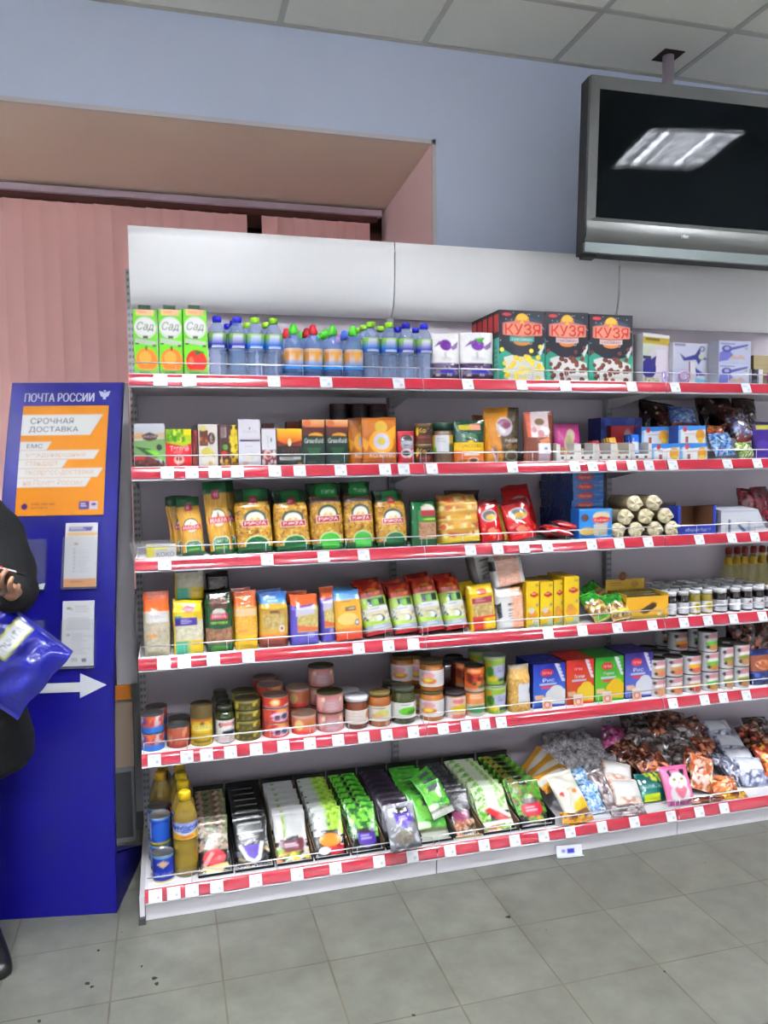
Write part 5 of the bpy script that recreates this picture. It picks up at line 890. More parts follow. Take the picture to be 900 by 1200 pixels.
r = gb(ye, (203.5, 239), 706, 'yellow grain pack with a violet band and green corner, standing in front', style='brick'); put(r, 'grain_pack', 'grain', 'yellow grain pack standing second, behind the front one', y=.085, group=GG, lean=1)
put(r, 'grain_pack', 'grain', 'yellow violet-banded grain pack lying raised on the second one', y=.085, z=SZ[3]+r.h*.98, u=222, group=GG, lean=1)
mk = Art(44, 70, (20, 78, 40)); mk.rect(0, 0, 1, .12, (16, 44, 24)); mk.ell(.5, .2, .33, .14, (92, 56, 40)); mk.speck(.2, .08, .8, .3, [(110, 70, 50), (74, 44, 32)], 50, .03); mk.ell(.5, .36, .24, .08, (206, 206, 196)); mk.rect(.2, .37, .82, .46, (190, 50, 76)); mk.text('MAKFA', .26, .385, .76, .445, (238, 200, 206)); mk.text('ГРЕЧНЕВАЯ', .2, .5, .8, .545, (170, 214, 40)); mk.poly([(0, .6), (.5, .64), (1, .6), (1, .86), (0, .86)], (150, 106, 78)); mk.speck(.02, .63, .98, .85, [(170, 124, 92), (126, 86, 62)], 70, .03); mk.ell(.5, .95, .35, .06, (60, 130, 40))
r = gb(mk, (241.5, 273.5), 694, 'dark green buckwheat pack with a white emblem, front', style='brick'); put(r, 'grain_pack', 'grain', 'dark buckwheat pack standing behind the green front one', y=.085, group=GG, lean=1)
r2 = bagp((40, 26, 20), 241.5, 268, 670, 3, .09, .05, 'brick', z=SZ[3]+r.h, res=(20, 20)); put(r2, 'grain_pack', 'grain', 'near black pack resting high behind the green buckwheat', z=SZ[3]+r.h*.98, group=GG)
yo = grain((236, 176, 60), [(244, 190, 80), (226, 160, 44)]); yo.rect(.05, .3, .95, .42, (236, 196, 150)); yo.rect(.16, .66, .55, .7, (240, 150, 60)); yo.rect(0, .76, 1, 1, (244, 196, 40)); yo.rect(0, .91, 1, .93, (226, 176, 40))
r = gb(yo, (275.5, 303), 694, 'clear yellow corn grit pack with an orange top'); put(r, 'grain_pack', 'grain', 'orange top of the pack behind the yellow corn grits', y=.09, u=283, group=GG)
bl = Art(44, 60, (206, 164, 60)); bl.grad(0, 0, 1, .2, (24, 90, 190), (90, 160, 226)); bl.lines(.3, .08, .75, .2, 2, (190, 214, 236), .5); bl.rect(0, .22, 1, .28, (214, 170, 50)); bl.rect(.36, .33, .72, .4, (120, 70, 40)); bl.ell(.5, .52, .4, .14, (196, 170, 96)); bl.speck(.14, .4, .86, .66, [(206, 184, 120), (180, 150, 80)], 70, .03); bl.ell(.76, .66, .09, .06, (230, 220, 214)); bl.ell(.76, .66, .05, .035, (170, 60, 60)); bl.grad(0, .74, 1, .86, (230, 150, 60), (206, 90, 40)); bl.rect(0, .86, 1, 1, (130, 50, 34))
r = gb(bl, (305, 339), 696, 'gold grain pack with a blue top, left of the violet-footed one', lean=4); put(r, 'grain_pack', 'grain', 'blue-topped pack behind the left gold grain pack', y=.09, u=316, group=GG)
vi = Art(44, 60, (206, 186, 110)); vi.rect(0, 0, 1, .22, (226, 92, 34)); vi.poly([(0, .2), (.24, .22), (.24, .8), (0, .9)], (96, 84, 190)); vi.poly([(.2, .24), (.85, .2), (.85, .38), (.2, .42)], (206, 200, 216)); vi.poly([(.2, .22), (.85, .18), (.85, .22), (.2, .26)], (70, 50, 140)); vi.speck(.3, .42, .9, .66, [(222, 204, 130), (190, 166, 90)], 60, .03); vi.poly([(.24, .6), (1, .66), (1, .72), (.24, .72)], (222, 110, 60)); vi.rect(0, .74, 1, 1, (94, 84, 186)); vi.ell(.7, .8, .15, .05, (150, 150, 220))
r = gb(vi, (341, 375), 699, 'violet-footed grain pack with an orange top, the wide front one', lean=4); put(r, 'grain_pack', 'grain', 'orange-topped pack behind the wide violet-footed one', y=.10, u=347, group=GG)
r = gb(vi, (376.5, 394.5), 690, 'narrow violet-footed grain pack, half hidden', y=.04, lean=4)
bk = Art(44, 64, (238, 176, 60)); bk.grad(0, 0, 1, .2, (90, 160, 230), (130, 186, 236)); bk.text('КУБАНЬ', .36, .12, .78, .18, (90, 110, 150)); bk.lines(.3, .22, .8, .28, 1, (190, 150, 80)); bk.rect(.4, .34, .78, .42, (110, 80, 60)); bk.rect(.44, .36, .74, .4, (190, 180, 160)); bk.ell(.45, .58, .36, .12, (246, 210, 120)); bk.ell(.78, .66, .08, .06, (60, 60, 110)); bk.ell(.78, .66, .055, .04, (220, 220, 226)); bk.grad(0, .76, 1, .9, (240, 150, 60), (226, 80, 40)); bk.rect(0, .9, 1, 1, (224, 66, 36))
r = gb(bk, (395.5, 427.5), 694, 'orange and yellow grain pack with a sky blue top', lean=8, roll=-3, style='brick'); put(r, 'grain_pack', 'grain', 'blue-topped pack just behind the sky blue topped one', y=.095, u=401, group=GG, z=None)
rb = Art(44, 84, (190, 196, 190)); rb.rect(0, 0, 1, .3, (176, 30, 22)); rb.ell(.55, .2, .32, .07, (226, 120, 30)); rb.speck(0, .0, 1, .3, [(196, 40, 26), (150, 22, 18), (220, 80, 30)], 24, .07); rb.rect(0, .3, 1, .5, (150, 176, 60)); rb.rect(.28, .33, .88, .47, (24, 66, 40)); rb.rect(.5, .35, .68, .46, (110, 180, 40)); rb.rect(.24, .49, .95, .57, (206, 206, 210)); rb.lines(.3, .51, .85, .56, 1, (160, 150, 170)); rb.shard(0, .5, .26, .84, [(60, 60, 50), (200, 200, 190), (150, 170, 60), (120, 90, 80)], 26, .07, 3); rb.rect(.2, .57, 1, .72, (200, 190, 156)); rb.shard(.2, .57, 1, .8, [(214, 206, 180), (160, 150, 120), (190, 200, 110)], 30, .06, 5); rb.ell(.6, .72, .17, .08, (30, 50, 40)); rb.ell(.6, .71, .1, .055, (226, 230, 220)); rb.poly([(0, .8), (1, .8), (1, .92), (0, .92)], (150, 160, 170)); rb.lines(.3, .82, .8, .9, 2, (190, 196, 206)); rb.rect(0, .93, 1, 1, (176, 24, 36)); rb.poly([(0, .7), (.2, .74), (.9, .79), (1, .76), (1, .82), (0, .82)], (160, 200, 50))
RGP = 'red-topped rice packs'
for k, (ub, vt, vb2, l) in enumerate((((430, 463), 688, 670, 'next to the sky blue top'), ((464.5, 492.5), 688, 664, 'second from the left'), ((493.5, 523), 681, 668, 'third from the left'), ((524.5, 551), 681, 672, 'next to the yellow barley'))):
    r = leanbag(rb, ub, vt, 3, .025, .06, 20, -5-(k == 0)*3, 'rice_pack', 'rice', 'red and green rice pack leaning back, '+l, 'brick', RGP)
    put(r, 'rice_pack', 'rice', 'rice pack with dark red top behind the one '+l, u=(ub[0]+ub[1])/2-9, y=.125, group=RGP, roll=-5, lean=12)
ba = Art(44, 60, (240, 196, 24)); ba.ell(.5, .17, .2, .07, (214, 50, 50)); ba.ell(.5, .17, .16, .04, (232, 130, 100)); ba.poly([(.1, .3), (.9, .27), (.86, .42), (.1, .42)], (150, 46, 70)); ba.lines(.22, .31, .7, .4, 2, (200, 130, 130)); ba.rect(.12, .42, .9, .7, (190, 160, 96)); ba.speck(.12, .43, .9, .69, [(206, 180, 120), (166, 136, 74)], 90, .03); ba.rect(.08, .7, .5, 1, (206, 50, 40)); ba.rect(.5, .7, 1, .74, (226, 60, 40)); ba.rect(.7, .78, .86, .8, (190, 160, 40)); ba.grad(.12, .7, .48, .78, (226, 80, 60), (206, 50, 40))
r = leanbag(ba, (554, 584), 687, 3, .025, .06, 7, -3, 'grain_pack', 'grain', 'yellow barley pack with a red corner, front one', 'brick', GG); put(r, 'grain_pack', 'grain', 'yellow barley pack showing left behind the front one', u=556, y=.10, roll=-5, lean=8, group=GG)
ris = Art(50, 60, (232, 230, 230)); ris.rect(.56, 0, 1, 1, (240, 184, 150)); ris.speck(.57, 0, .99, 1, [(246, 200, 170), (232, 168, 136)], 110, .03); ris.text('РИС', .36, .38, .54, .8, (26, 26, 28), rot=-1); ris.poly([(.0, .4), (.14, .34), (.16, .7), (.04, .74)], (40, 40, 44)); ris.rect(.16, .44, .2, .6, (230, 230, 230)); ris.rect(.44, .88, .56, .95, (190, 200, 170)); ris.rect(.56, .9, 1, .93, (246, 150, 110))
WR = 'white rice bags'
r = leanbag(ris, (585, 617.5), 690, 3, .025, .07, 3, -2, 'rice_pack', 'rice', 'white and peach rice bag standing on the shelf', 'brick', WR)
ris2 = Art(50, 60, (236, 232, 230)); ris2.rect(.12, .0, .82, 1, (236, 176, 150)); ris2.speck(.14, 0, .8, 1, [(244, 196, 176), (226, 160, 134), (250, 214, 196)], 110, .035); ris2.rect(0, .0, .1, 1, (238, 238, 238)); ris2.text('РИС', .86, .1, .98, .4, (40, 40, 44), rot=-1); ris2.rect(.0, .2, .09, .5, (40, 40, 44))
r3 = bagp(ris2, 582, 618, 651, 3, .04, .06, 'brick', z=SZ[3]+r.h, res=(40, 40)); put(r3, 'rice_pack', 'rice', 'peach rice bag lying on top of the standing white and peach one', z=SZ[3]+r.h*.995, roll=-9, lean=6, group=WR)
ris3 = Art(44, 50, (206, 202, 200)); ris3.rect(.0, .0, .2, 1, (110, 100, 96)); ris3.text('РИС', .36, .3, .72, .84, (24, 24, 26), rot=-1); ris3.poly([(.84, .3), (1, .26), (1, .7), (.9, .74)], (50, 50, 54)); ris3.rect(.2, 0, .3, .2, (226, 226, 226))
r4 = bagp(ris3, 556, 583, 690, 3, .115, .06, 'brick', res=(20, 20)); put(r4, 'rice_pack', 'rice', 'white rice bag mostly hidden behind the yellow barley pack', group=WR, x=r4.x-.005)
r5 = bagp(ris3, 550, 582, 645, 3, .13, .055, 'brick', z=SZ[3]+r4.h, res=(36, 40)); put(r5, 'rice_pack', 'rice', 'white rice bag with black letters leaning above the barley pack', z=SZ[3]+r4.h, roll=-12, group=WR, u=572, y=.125)
# yellow narrow boxes
def yb(cup=(214, 206, 200)):
    a = Art(24, 66, (244, 206, 30)); a.rect(.7, .06, .95, .1, (176, 150, 60)); a.poly([(.3, .26), (.62, .21), (.95, .26), (.95, .3), (.62, .34), (.3, .3)], (190, 36, 36)); a.lines(.42, .25, .86, .3, 1, (236, 170, 150)); a.ell(.42, .62, .24, .07, cup); a.ell(.5, .7, .4, .1, (236, 160, 50)); a.ell(.42, .62, .2, .055, cup); a.ell(.85, .5, .08, .04, (150, 150, 150)); a.rect(.6, .82, 1, .96, (206, 214, 190)); a.rect(.1, .92, .9, .97, (150, 176, 150)); return a
YG = 'narrow yellow boxes'
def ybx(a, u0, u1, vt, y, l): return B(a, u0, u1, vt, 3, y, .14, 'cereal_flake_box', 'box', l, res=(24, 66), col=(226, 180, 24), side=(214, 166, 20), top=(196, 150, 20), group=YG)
yba = yb(); ybb = yb((214, 150, 70)); ybx(yba, 616.8, 631.8, 682, .02, 'narrow yellow box nearest the peach rice bags'); ybx(yba, 633, 648, 682, .02, 'narrow yellow box, second of four'); ybx(ybb, 649, 660, 680, .035, 'narrow yellow box set slightly back, third of four'); ybx(ybb, 661.3, 678.5, 676, .02, 'narrow yellow box beside the green topped sachets')
# green gold sachets
a = Art(40, 44, (176, 140, 70)); a.rect(0, 0, 1, .36, (50, 150, 44)); a.speck(0, .0, 1, .36, [(70, 176, 60), (36, 120, 36)], 20, .07); a.speck(0, .4, 1, .8, [(206, 176, 110), (236, 206, 150), (120, 84, 40), (150, 110, 60)], 70, .06); a.rect(.1, .55, .9, .62, (230, 190, 90)); a.rect(.1, .84, .9, .96, (110, 190, 60))
a2 = Art(40, 44, (176, 140, 70)); a2.rect(0, 0, 1, .42, (46, 140, 44)); a2.speck(0, .0, 1, .42, [(70, 170, 60), (36, 120, 36)], 20, .07); a2.speck(0, .44, 1, .9, [(226, 196, 120), (240, 216, 150), (130, 90, 40), (90, 60, 30)], 70, .06); a2.rect(.1, .7, .95, .8, (236, 214, 80))
SG = 'green and gold snack bags'
lay(a, 'green-topped gold snack bag beside the narrow yellow boxes', 697, 711, .05, .085, .13, .045, 40, -14, group=SG, seed=51, zmin=SZ[3], wr=.004, name='snack_bag')
lay(a2, 'green-topped gold snack bag beside the yellow chocolate display', 722, 711, .045, .095, .12, .045, 42, -8, group=SG, seed=52, zmin=SZ[3], wr=.004, name='snack_bag')
lay(a, 'green-topped snack bag lying behind the left one', 699, 697, .15, .09, .12, .04, 40, -30, group=SG, seed=53, zmin=SZ[3], wr=.004, name='snack_bag'); lay(a2, 'dark green snack bag lying behind the right one', 720, 699, .17, .10, .12, .04, 46, -20, group=SG, seed=54, zmin=SZ[3], wr=.004, name='snack_bag')
# yellow chocolate display
x, w_, h_ = dims(735, 784, 699.5, 3, .02); fa = Art(60, 26, (240, 178, 40)); fa.poly([(.3, .6), (.62, .25), (.72, .3), (.72, .45), (.5, .72), (.4, .74)], (84, 60, 34)); fa.poly([(.44, .6), (.66, .34), (.7, .42), (.5, .68)], (50, 34, 24)); fa.rect(0, .8, 1, 1, (170, 150, 50)); fa.ell(.78, .78, .05, .06, (230, 220, 170))
hd = Art(50, 24, (214, 172, 40)); hd.ell(.75, .5, .1, .3, (190, 130, 40)); hd.lines(.1, .3, .55, .7, 2, (170, 130, 40)); em = Art(20, 20, (214, 172, 40)); em.ell(.5, .5, .44, .44, (60, 26, 26)); em.ell(.5, .5, .3, .3, (130, 50, 44)); em.lines(.25, .42, .75, .6, 2, (190, 130, 110))
b = MB(); b.box(-w_/2, -.06, 0, w_/2, -.057, h_, (240, 178, 40), front=fa, res=(60, 26)); b.box(-w_/2, -.06, 0, w_/2, .08, .003, (180, 140, 40)); b.box(-w_/2, -.057, 0, -w_/2+.003, .08, h_+.01, (206, 160, 40)); b.box(w_/2-.003, -.057, 0, w_/2, .08, h_+.01, (206, 160, 40))
b.box(-w_/2-.01, .078, 0, w_/2-.02, .081, h_+.052, (214, 172, 40)); dm = b.mesh('tray', 'card')
b = MB(); b.box(-w_/2-.01, .075, h_+.008, w_/2-.02, .0785, h_+.052, (214, 172, 40), front=hd, res=(50, 24)); hm = b.mesh('header', 'card')
b = MB(); th = np.linspace(0, 2*math.pi, 25)[:-1]; cx_, cz_, rr = -.028, h_+.064, .021
for j, (ra, rb_) in enumerate(((0, .45), (.45, .8), (.8, 1.))): b.grid([[(cx_+rr*r_*math.cos(t), .0735, cz_+rr*r_*math.sin(t)) for t in th] for r_ in (ra, rb_)], em.sample(*np.meshgrid(.5+.44*ra*np.cos(th[:1]), [.5, .5])) if 0 else ((150, 60, 50), (70, 28, 28), (206, 168, 60))[j], closeu=True)
thing('chocolate_display', 'yellow cardboard display with a round brown emblem on its header', 'display', [('tray', dm), ('header', hm), ('emblem', b.mesh('emblem', 'card'), None, 'round brown emblem')], x, .085, SZ[3])
for q in range(4): thing('chocolate_bar', 'dull olive wrapped bar lying in the yellow display, %s' % ['front', 'second', 'third', 'rear'][q], 'bar', [('bar', MB().box(-w_*.44, -.012, 0, w_*.44, .012, h_-.006+.004*q, (104, 88, 44)).mesh('bar', 'film'))], x, .047+q*.03, SZ[3]+.0036, group='bars in the yellow display')
# jars of jam, 4 deep
JD = []
for nm_, fill, lab in (('dark', (26, 18, 22), 0), ('olive', (150, 132, 36), 1)):
    a = Art(40, 22, (228, 228, 232))
    if lab: a.ell(.5, .45, .3, .34, (226, 200, 40)); a.ell(.45, .4, .14, .2, (170, 150, 30))
    else: a.lines(.2, .2, .8, .8, 3, (200, 200, 206), .3)
    JD.append((fill, a))
tri = Art(40, 22, (228, 228, 232)); tri.poly([(.5, .15), (.72, .5), (.28, .5)], (110, 40, 30)); tri.lines(.2, .6, .8, .85, 2, (170, 170, 176))
lbl = Art(50, 22, (222, 222, 228)); lbl.lines(.1, .1, .6, .4, 2, (70, 70, 80), .5); lbl.rect(.1, .5, .9, .62, (60, 50, 60)); lbl.lines(.2, .7, .8, .9, 1, (190, 190, 196))
cols = [(791, .0245, 0, 0), (805.5, .0225, 0, 0), (819.2, .0225, 1, 1), (833.3, .0235, 1, 1), (850, .0285, 0, 3), (866.7, .0215, 0, 0), (880.5, .0235, 0, 2), (894.5, .0235, 0, 2), (908, .0235, 0, 0)]
x = None
for k, (u, rr, f, l) in enumerate(cols):
    xx = XU(u, .03, .9)
    if x is not None: xx = max(xx, x+rp+rr+.0012)
    x, rp = xx, rr
    pp = jar(rr, .098, JD[f][0], (232, 232, 236), {0: JD[0][1], 1: JD[1][1], 2: tri, 3: lbl}[l], .014, (.1, .56), neck=.92)
    nm2 = {0: 'dark jam jar with a white lid and plain label', 1: 'olive jar with a yellow fruit label and white lid', 2: 'dark jar with a small red triangle label', 3: 'widest dark jam jar with a printed label'}[l]
    wh = {0: 'first after the yellow display', 1: 'second after the yellow display', 2: 'left of the olive pair', 3: 'right of the olive pair', 4: 'right of the olive jars', 5: 'right of the widest jar', 6: 'left of its pair', 7: 'right of its pair', 8: 'at the picture edge'}[k]
    for q in range(5):
        yy = .035+rr+q*(2*.0285+.004)
        if yy > .33: break
        thing('jam_jar', nm2.replace('with a white lid and', 'with')+', '+wh if q == 0 else '%s, %s row back, %s' % (nm2.split(' with')[0]+' with white lid', ORD[q], wh), 'jar', pp, x, yy, SZ[3], group='white-lidded jam jars, '+['front row', 'rows behind', 'rows behind', 'rows behind', 'rows behind'][q])
for q, u in enumerate((771, 783, 776)):
    pass
pj0 = jar(.0235, .098, (26, 18, 22), (232, 232, 236), None, .014, neck=.92)
xd = XU(791, .03, .9)
for q in range(2):
    for k in range(3):
        thing('jam_jar', 'white jar lid seen behind the yellow display, %s of %s column' % (['nearest', 'middle', 'farthest'][k], ['right', 'left'][q]), 'jar', pj0, xd-.055-.052*q, .20+k*.055, SZ[3], group='white-lidded jam jars, behind the display')
# yellow bottles with red caps at the back
b = MB().lathe([(.004, 0), (.024, .001), (.026, .01), (.026, .10), (.024, .125), (.017, .165), (.0115, .19), (.011, .198)], (226, 214, 90), 20); ob = b.mesh('bottle', 'pet'); cp = MB().lathe([(.011, .193), (.0145, .194), (.015, .216), (.011, .226), (.0005, .2265)], (150, 20, 26), 16).mesh('cap', 'card'); lb = MB().lathe([(.0208, .145), (.0175, .165), (.014, .18)], (222, 176, 40), 20).mesh('label', 'card')
for q, u in enumerate((850, 860, 869, 879, 889.5, 899)): thing('sauce_bottle', 'tall yellow bottle with a red cap at the shelf back, %s from the left' % ORD[q], 'bottle', [('bottle', ob), ('cap', cp, None, 'red cap'), ('label', lb)], XU(u, .395, 1.05), .385, SZ[3], roll=3, group='yellow red-capped bottles')

# ================================================================== row 5: tins, jars, boxes
TG = 'tins on the fifth shelf'
def tins(art, u0, u1, vt, vb, y, n, names, row=4, **k):
    x, w_, H = dims(u0, u1, vt, row, y); rr = w_/2; hh = H/n if n else H; pp = canp(art, rr, hh-.0006, **k)
    return x, rr, hh, pp
def tinstack(art, u0, u1, vt, y, n, label, name='tin', cat='tin', group=TG, us=None, **k):
    x, w_, H = dims(u0, u1, vt, 4, y); H = H*.97; rr = w_/2; hh = H/n; pp = canp(art, rr, hh-.0006, **k)
    for q in range(n): thing(name, label if n == 1 else label+', '+{1: [''], 2: ['lower of two', 'upper of two'], 3: ['bottom of three', 'middle of three', 'top of three'], 4: ['bottom of four', 'second of four', 'third of four', 'top of four']}[n][q], cat, pp, x, y+rr, SZ[4]+q*hh, group=group)
    return x, rr, hh, pp
oa = Art(60, 20, (222, 90, 56)); oa.rect(0, .62, 1, 1, (56, 120, 206)); oa.ell(.2, .3, .12, .22, (60, 90, 170)); oa.ell(.6, .35, .18, .24, (206, 190, 190)); oa.rect(.35, .1, .8, .3, (236, 110, 60)); oa.speck(0, 0, 1, .5, [(240, 120, 80), (206, 70, 60), (220, 200, 210)], 20, .05)
x, rr, hh, pp = tinstack(oa, 165, 192.5, 838, .03, 2, 'orange and blue fish tin at the far left front')
for q in range(2): thing('tin', 'orange and blue fish tin stacked behind the far left ones, %s' % ['lower', 'upper'][q], 'tin', pp, x+.012, .03+rr*3+.004, SZ[4]+q*hh, group=TG)
fl = Art(60, 18, (190, 96, 70)); fl.speck(0, 0, 1, 1, [(206, 110, 80), (160, 70, 56), (226, 150, 110)], 30, .05); fl.rect(0, .8, 1, 1, (160, 60, 50))
x, rr, hh, pp = tinstack(fl, 195.5, 223, 852, .035, 1, 'single flat copper coloured tin right of the fish tins'); thing('tin', 'flat copper tin directly behind the single front one', 'tin', pp, x+.005, .035+rr*3+.003, SZ[4], group=TG)
ye2 = Art(60, 60, (96, 80, 44)); ye2.rect(0, .34, 1, 1, (214, 176, 30)); ye2.rect(0, .34, 1, .4, (200, 110, 40)); ye2.rect(.15, .48, .85, .62, (244, 226, 120)); ye2.text('ХОРЕКА', .2, .5, .8, .58, (50, 44, 60)); ye2.ell(.5, .44, .07, .04, (90, 90, 60)); ye2.rect(0, .70, 1, .72, (180, 130, 30)); ye2.rect(.2, .86, .8, .92, (96, 90, 50)); ye2.rect(0, .95, 1, 1, (170, 140, 30))
tinstack(ye2, 223.8, 250.5, 826, .03, 1, 'tall yellow tin with a brown top', lid=(110, 96, 60))
ol = Art(44, 44, (226, 222, 222)); ol.ell(.3, .2, .1, .1, (60, 50, 50)); ol.ell(.85, .2, .1, .1, (60, 50, 50)); ol.rect(.3, .14, .8, .24, (220, 120, 110)); ol.ell(.65, .55, .3, .12, (30, 36, 50)); ol.rect(.1, .72, .95, .95, (214, 190, 190))
x, w_, H = dims(254, 275.5, 829, 4, .03); H *= .97; pp = jar(w_/2, H, (50, 60, 26), (40, 44, 30), ol, H*.12, (.04, .66), neck=.8)
thing('olive_jar', 'slim jar with a white label of dark olives, right of the yellow tin', 'jar', pp, x, .03+w_/2, SZ[4], group='slim olive jars')
for q in range(3): thing('olive_jar', 'slim olive jar, %s behind the front labelled one' % ORD[q], 'jar', pp, x-.002*q, .03+w_/2+(w_+.004)*(q+1), SZ[4], group='slim olive jars')
kh = Art(60, 16, (96, 88, 30)); kh.rect(0, .0, 1, .2, (150, 140, 80)); kh.rect(.2, .3, .8, .8, (70, 64, 26)); kh.speck(0, .2, 1, .9, [(170, 150, 40), (110, 96, 40), (190, 170, 60)], 22, .05)
x, rr, hh, pp = tinstack(kh, 276.5, 307, 820, .03, 4, 'khaki and gold flat tin in the front column', lid=(130, 124, 80))
for q in range(4): thing('tin', 'dark flat tin in the column behind the khaki ones, %s' % ['bottom', 'second', 'third', 'top'][q], 'tin', pp, x-.004, .03+rr*3+.004, SZ[4]+q*hh, group=TG)
rd = Art(60, 22, (206, 60, 50)); rd.ell(.45, .45, .13, .3, (240, 190, 60)); rd.ell(.45, .45, .08, .2, (236, 226, 200)); rd.rect(.7, .7, 1, .9, (230, 190, 190)); rd.rect(0, .8, .7, 1, (190, 120, 130))
rd2 = Art(60, 26, (214, 80, 60)); rd2.ell(.6, .55, .28, .32, (226, 190, 214)); rd2.ell(.5, .6, .09, .18, (30, 60, 90)); rd2.ell(.7, .55, .09, .2, (40, 84, 120)); rd2.rect(.5, .05, .85, .25, (240, 160, 60)); rd2.speck(0, 0, 1, .9, [(226, 110, 90), (190, 50, 44)], 14, .04)
x, w_, H = dims(309.5, 341, 816, 4, .03); H *= .97; rr = w_/2; pa = canp(rd2, rr, H*.36-.0006, lid=(206, 170, 160)); pb = canp(rd, rr, H*.28-.0006, lid=(206, 170, 160))
for q, (z_, p_, l) in enumerate(((0, pa, 'bottom'), (.36, pa, 'middle'), (.72, pb, 'top'))): thing('tin', 'red tin with blue fruit in the front red stack, %s' % l if q < 2 else 'red flat tin with a yellow seal, top of the front red stack', 'tin', p_, x, .03+rr, SZ[4]+H*z_, group=TG)
for c_ in (1, 2):
    for q in range(3): thing('tin', 'red tin in the %s stack behind the front red one, %s' % (ORD[c_], ['bottom', 'middle', 'top'][q]), 'tin', pa, x-.006*c_, .03+rr+(2*rr+.003)*c_, SZ[4]+H*.36*q, group=TG)
pk = Art(60, 24, (226, 120, 96)); pk.rect(0, 0, 1, .15, (214, 180, 170)); pk.ell(.3, .5, .13, .26, (236, 206, 130)); pk.ell(.65, .45, .14, .2, (200, 130, 60)); pk.rect(0, .78, .8, 1, (232, 70, 60)); pk.ell(.85, .8, .14, .2, (220, 150, 150))
x, rr, hh, pp = tinstack(pk, 344, 373, 838, .035, 1, 'single pink and orange tin between the red stack and the ornate stack', lid=(206, 176, 150))
for q in range(2): thing('tin', 'pinkish red tin behind the single pink one, %s' % ['lower', 'upper'][q], 'tin', pp, x-.004, .035+rr*3+.004, SZ[4]+q*hh, group=TG)
orn = Art(60, 28, (206, 120, 120)); orn.rect(0, 0, 1, .08, (120, 110, 80)); orn.ell(.5, .6, .26, .34, (190, 150, 156)); orn.poly([(.05, .15), (.3, .3), (.2, .9), (.05, .7)], (236, 170, 160)); orn.poly([(.95, .15), (.7, .3), (.8, .9), (.95, .7)], (236, 170, 160)); orn.lines(.34, .4, .66, .85, 4, (214, 176, 180), .4); orn.rect(.2, .2, .3, .4, (240, 226, 190)); orn.rect(.7, .2, .8, .4, (240, 226, 190))
x, w_, H = dims(374.5, 405.5, 812, 4, .03); H *= .97; rr = w_/2; hh = H/2; pp = canp(orn, rr, hh-.0006, lid=(96, 96, 60))
for q in range(2): thing('tin', 'pink ornate tin with a khaki lid, front stack, %s' % ['lower', 'upper'][q], 'tin', pp, x, .03+rr, SZ[4]+q*hh, group='pink ornate tins')
for q in range(3): thing('tin', 'pink ornate tin in the taller rear stack, %s' % ['bottom', 'middle', 'top'][q], 'tin', pp, x-.012, .03+rr*3+.004, SZ[4]+q*hh, group='pink ornate tins')
# jars
JG = 'preserve jars on the fifth shelf'
def J(u0, u1, vt, y, fill, lid, lab, label, lz=(.18, .62), lh=.12, z=None, neck=.92, n=1, zz=0, ret=True, name='preserve_jar'):
    x, w_, H = dims(u0, u1, vt, 4, y, z); H *= .975; pp = jar(w_/2, H, fill, lid, lab, H*lh, lz, neck=neck); thing(name, label, 'jar', pp, x, y+w_/2, z or SZ[4], group=JG); return x, w_/2, H, pp
la = Art(44, 22, (226, 214, 204)); la.ell(.85, .4, .14, .3, (206, 130, 80)); la.lines(.15, .2, .7, .8, 3, (206, 190, 180), .3)
x, rr, H, pp = J(407.5, 434.5, 818, .03, (120, 52, 26), (214, 214, 218), la, 'brown jar with a white lid and beige label', neck=1.0); thing('preserve_jar', 'white-lidded brown jar behind the beige labelled one', 'jar', pp, x-.012, .03+rr*3+.003, SZ[4], group=JG)
la = Art(44, 22, (222, 218, 206)); la.ell(.5, .5, .22, .26, (206, 206, 110)); la.ell(.35, .65, .2, .16, (226, 170, 110)); la.lines(.2, .1, .8, .25, 1, (150, 130, 120))
J(435.5, 461.5, 812, .03, (176, 96, 36), (120, 100, 50), la, 'amber jar with a bronze lid, left of the green jar')
la = Art(50, 24, (224, 224, 220)); la.ell(.55, .55, .26, .26, (100, 190, 40)); la.ell(.65, .65, .14, .14, (60, 140, 30)); la.lines(.35, .1, .75, .22, 1, (150, 160, 150))
x, rr, H, pp = J(462.5, 491, 807, .03, (66, 70, 30), (60, 64, 50), la, 'green olive jar with a lime motif on its label'); thing('preserve_jar', 'dark-lidded jar behind the green olive jar', 'jar', pp, x-.01, .03+rr*3+.003, SZ[4], group=JG)
la = Art(50, 30, (228, 224, 222)); la.ell(.28, .3, .2, .2, (232, 160, 170)); la.ell(.3, .64, .24, .2, (226, 120, 50)); la.ell(.3, .58, .14, .1, (236, 216, 60)); la.lines(.6, .2, .95, .8, 5, (200, 200, 206), .3)
x, w_, H2 = dims(497, 524.5, 810, 4, .03); H2 *= .98; pp = jar(w_/2, H2, (190, 110, 30), (96, 80, 40), la, H2*.12, (.16, .7), neck=.94)
for q, l in enumerate(('lower', 'upper')): thing('preserve_jar', 'amber jar with a fruit label at the bay joint, %s of two' % l, 'jar', pp, x, .03+w_/2, SZ[4]+q*H2, group='stacked amber jars')
for c_ in (0, 1):
    for q in range(2): thing('preserve_jar', 'amber jar in the %s dim stack behind the bay joint, %s' % (['right', 'left'][c_], ['lower', 'upper'][q]), 'jar', pp, x-.015-c_*.065, .03+w_*1.5+.004+.01*c_, SZ[4]+q*H2, group='stacked amber jars')
la = Art(40, 24, (230, 206, 190)); la.ell(.6, .55, .34, .2, (244, 206, 40)); la.ell(.5, .2, .2, .12, (226, 120, 130)); la.rect(.3, .8, .9, 1, (220, 120, 110)); la.rect(0, 0, .2, 1, (226, 220, 226))
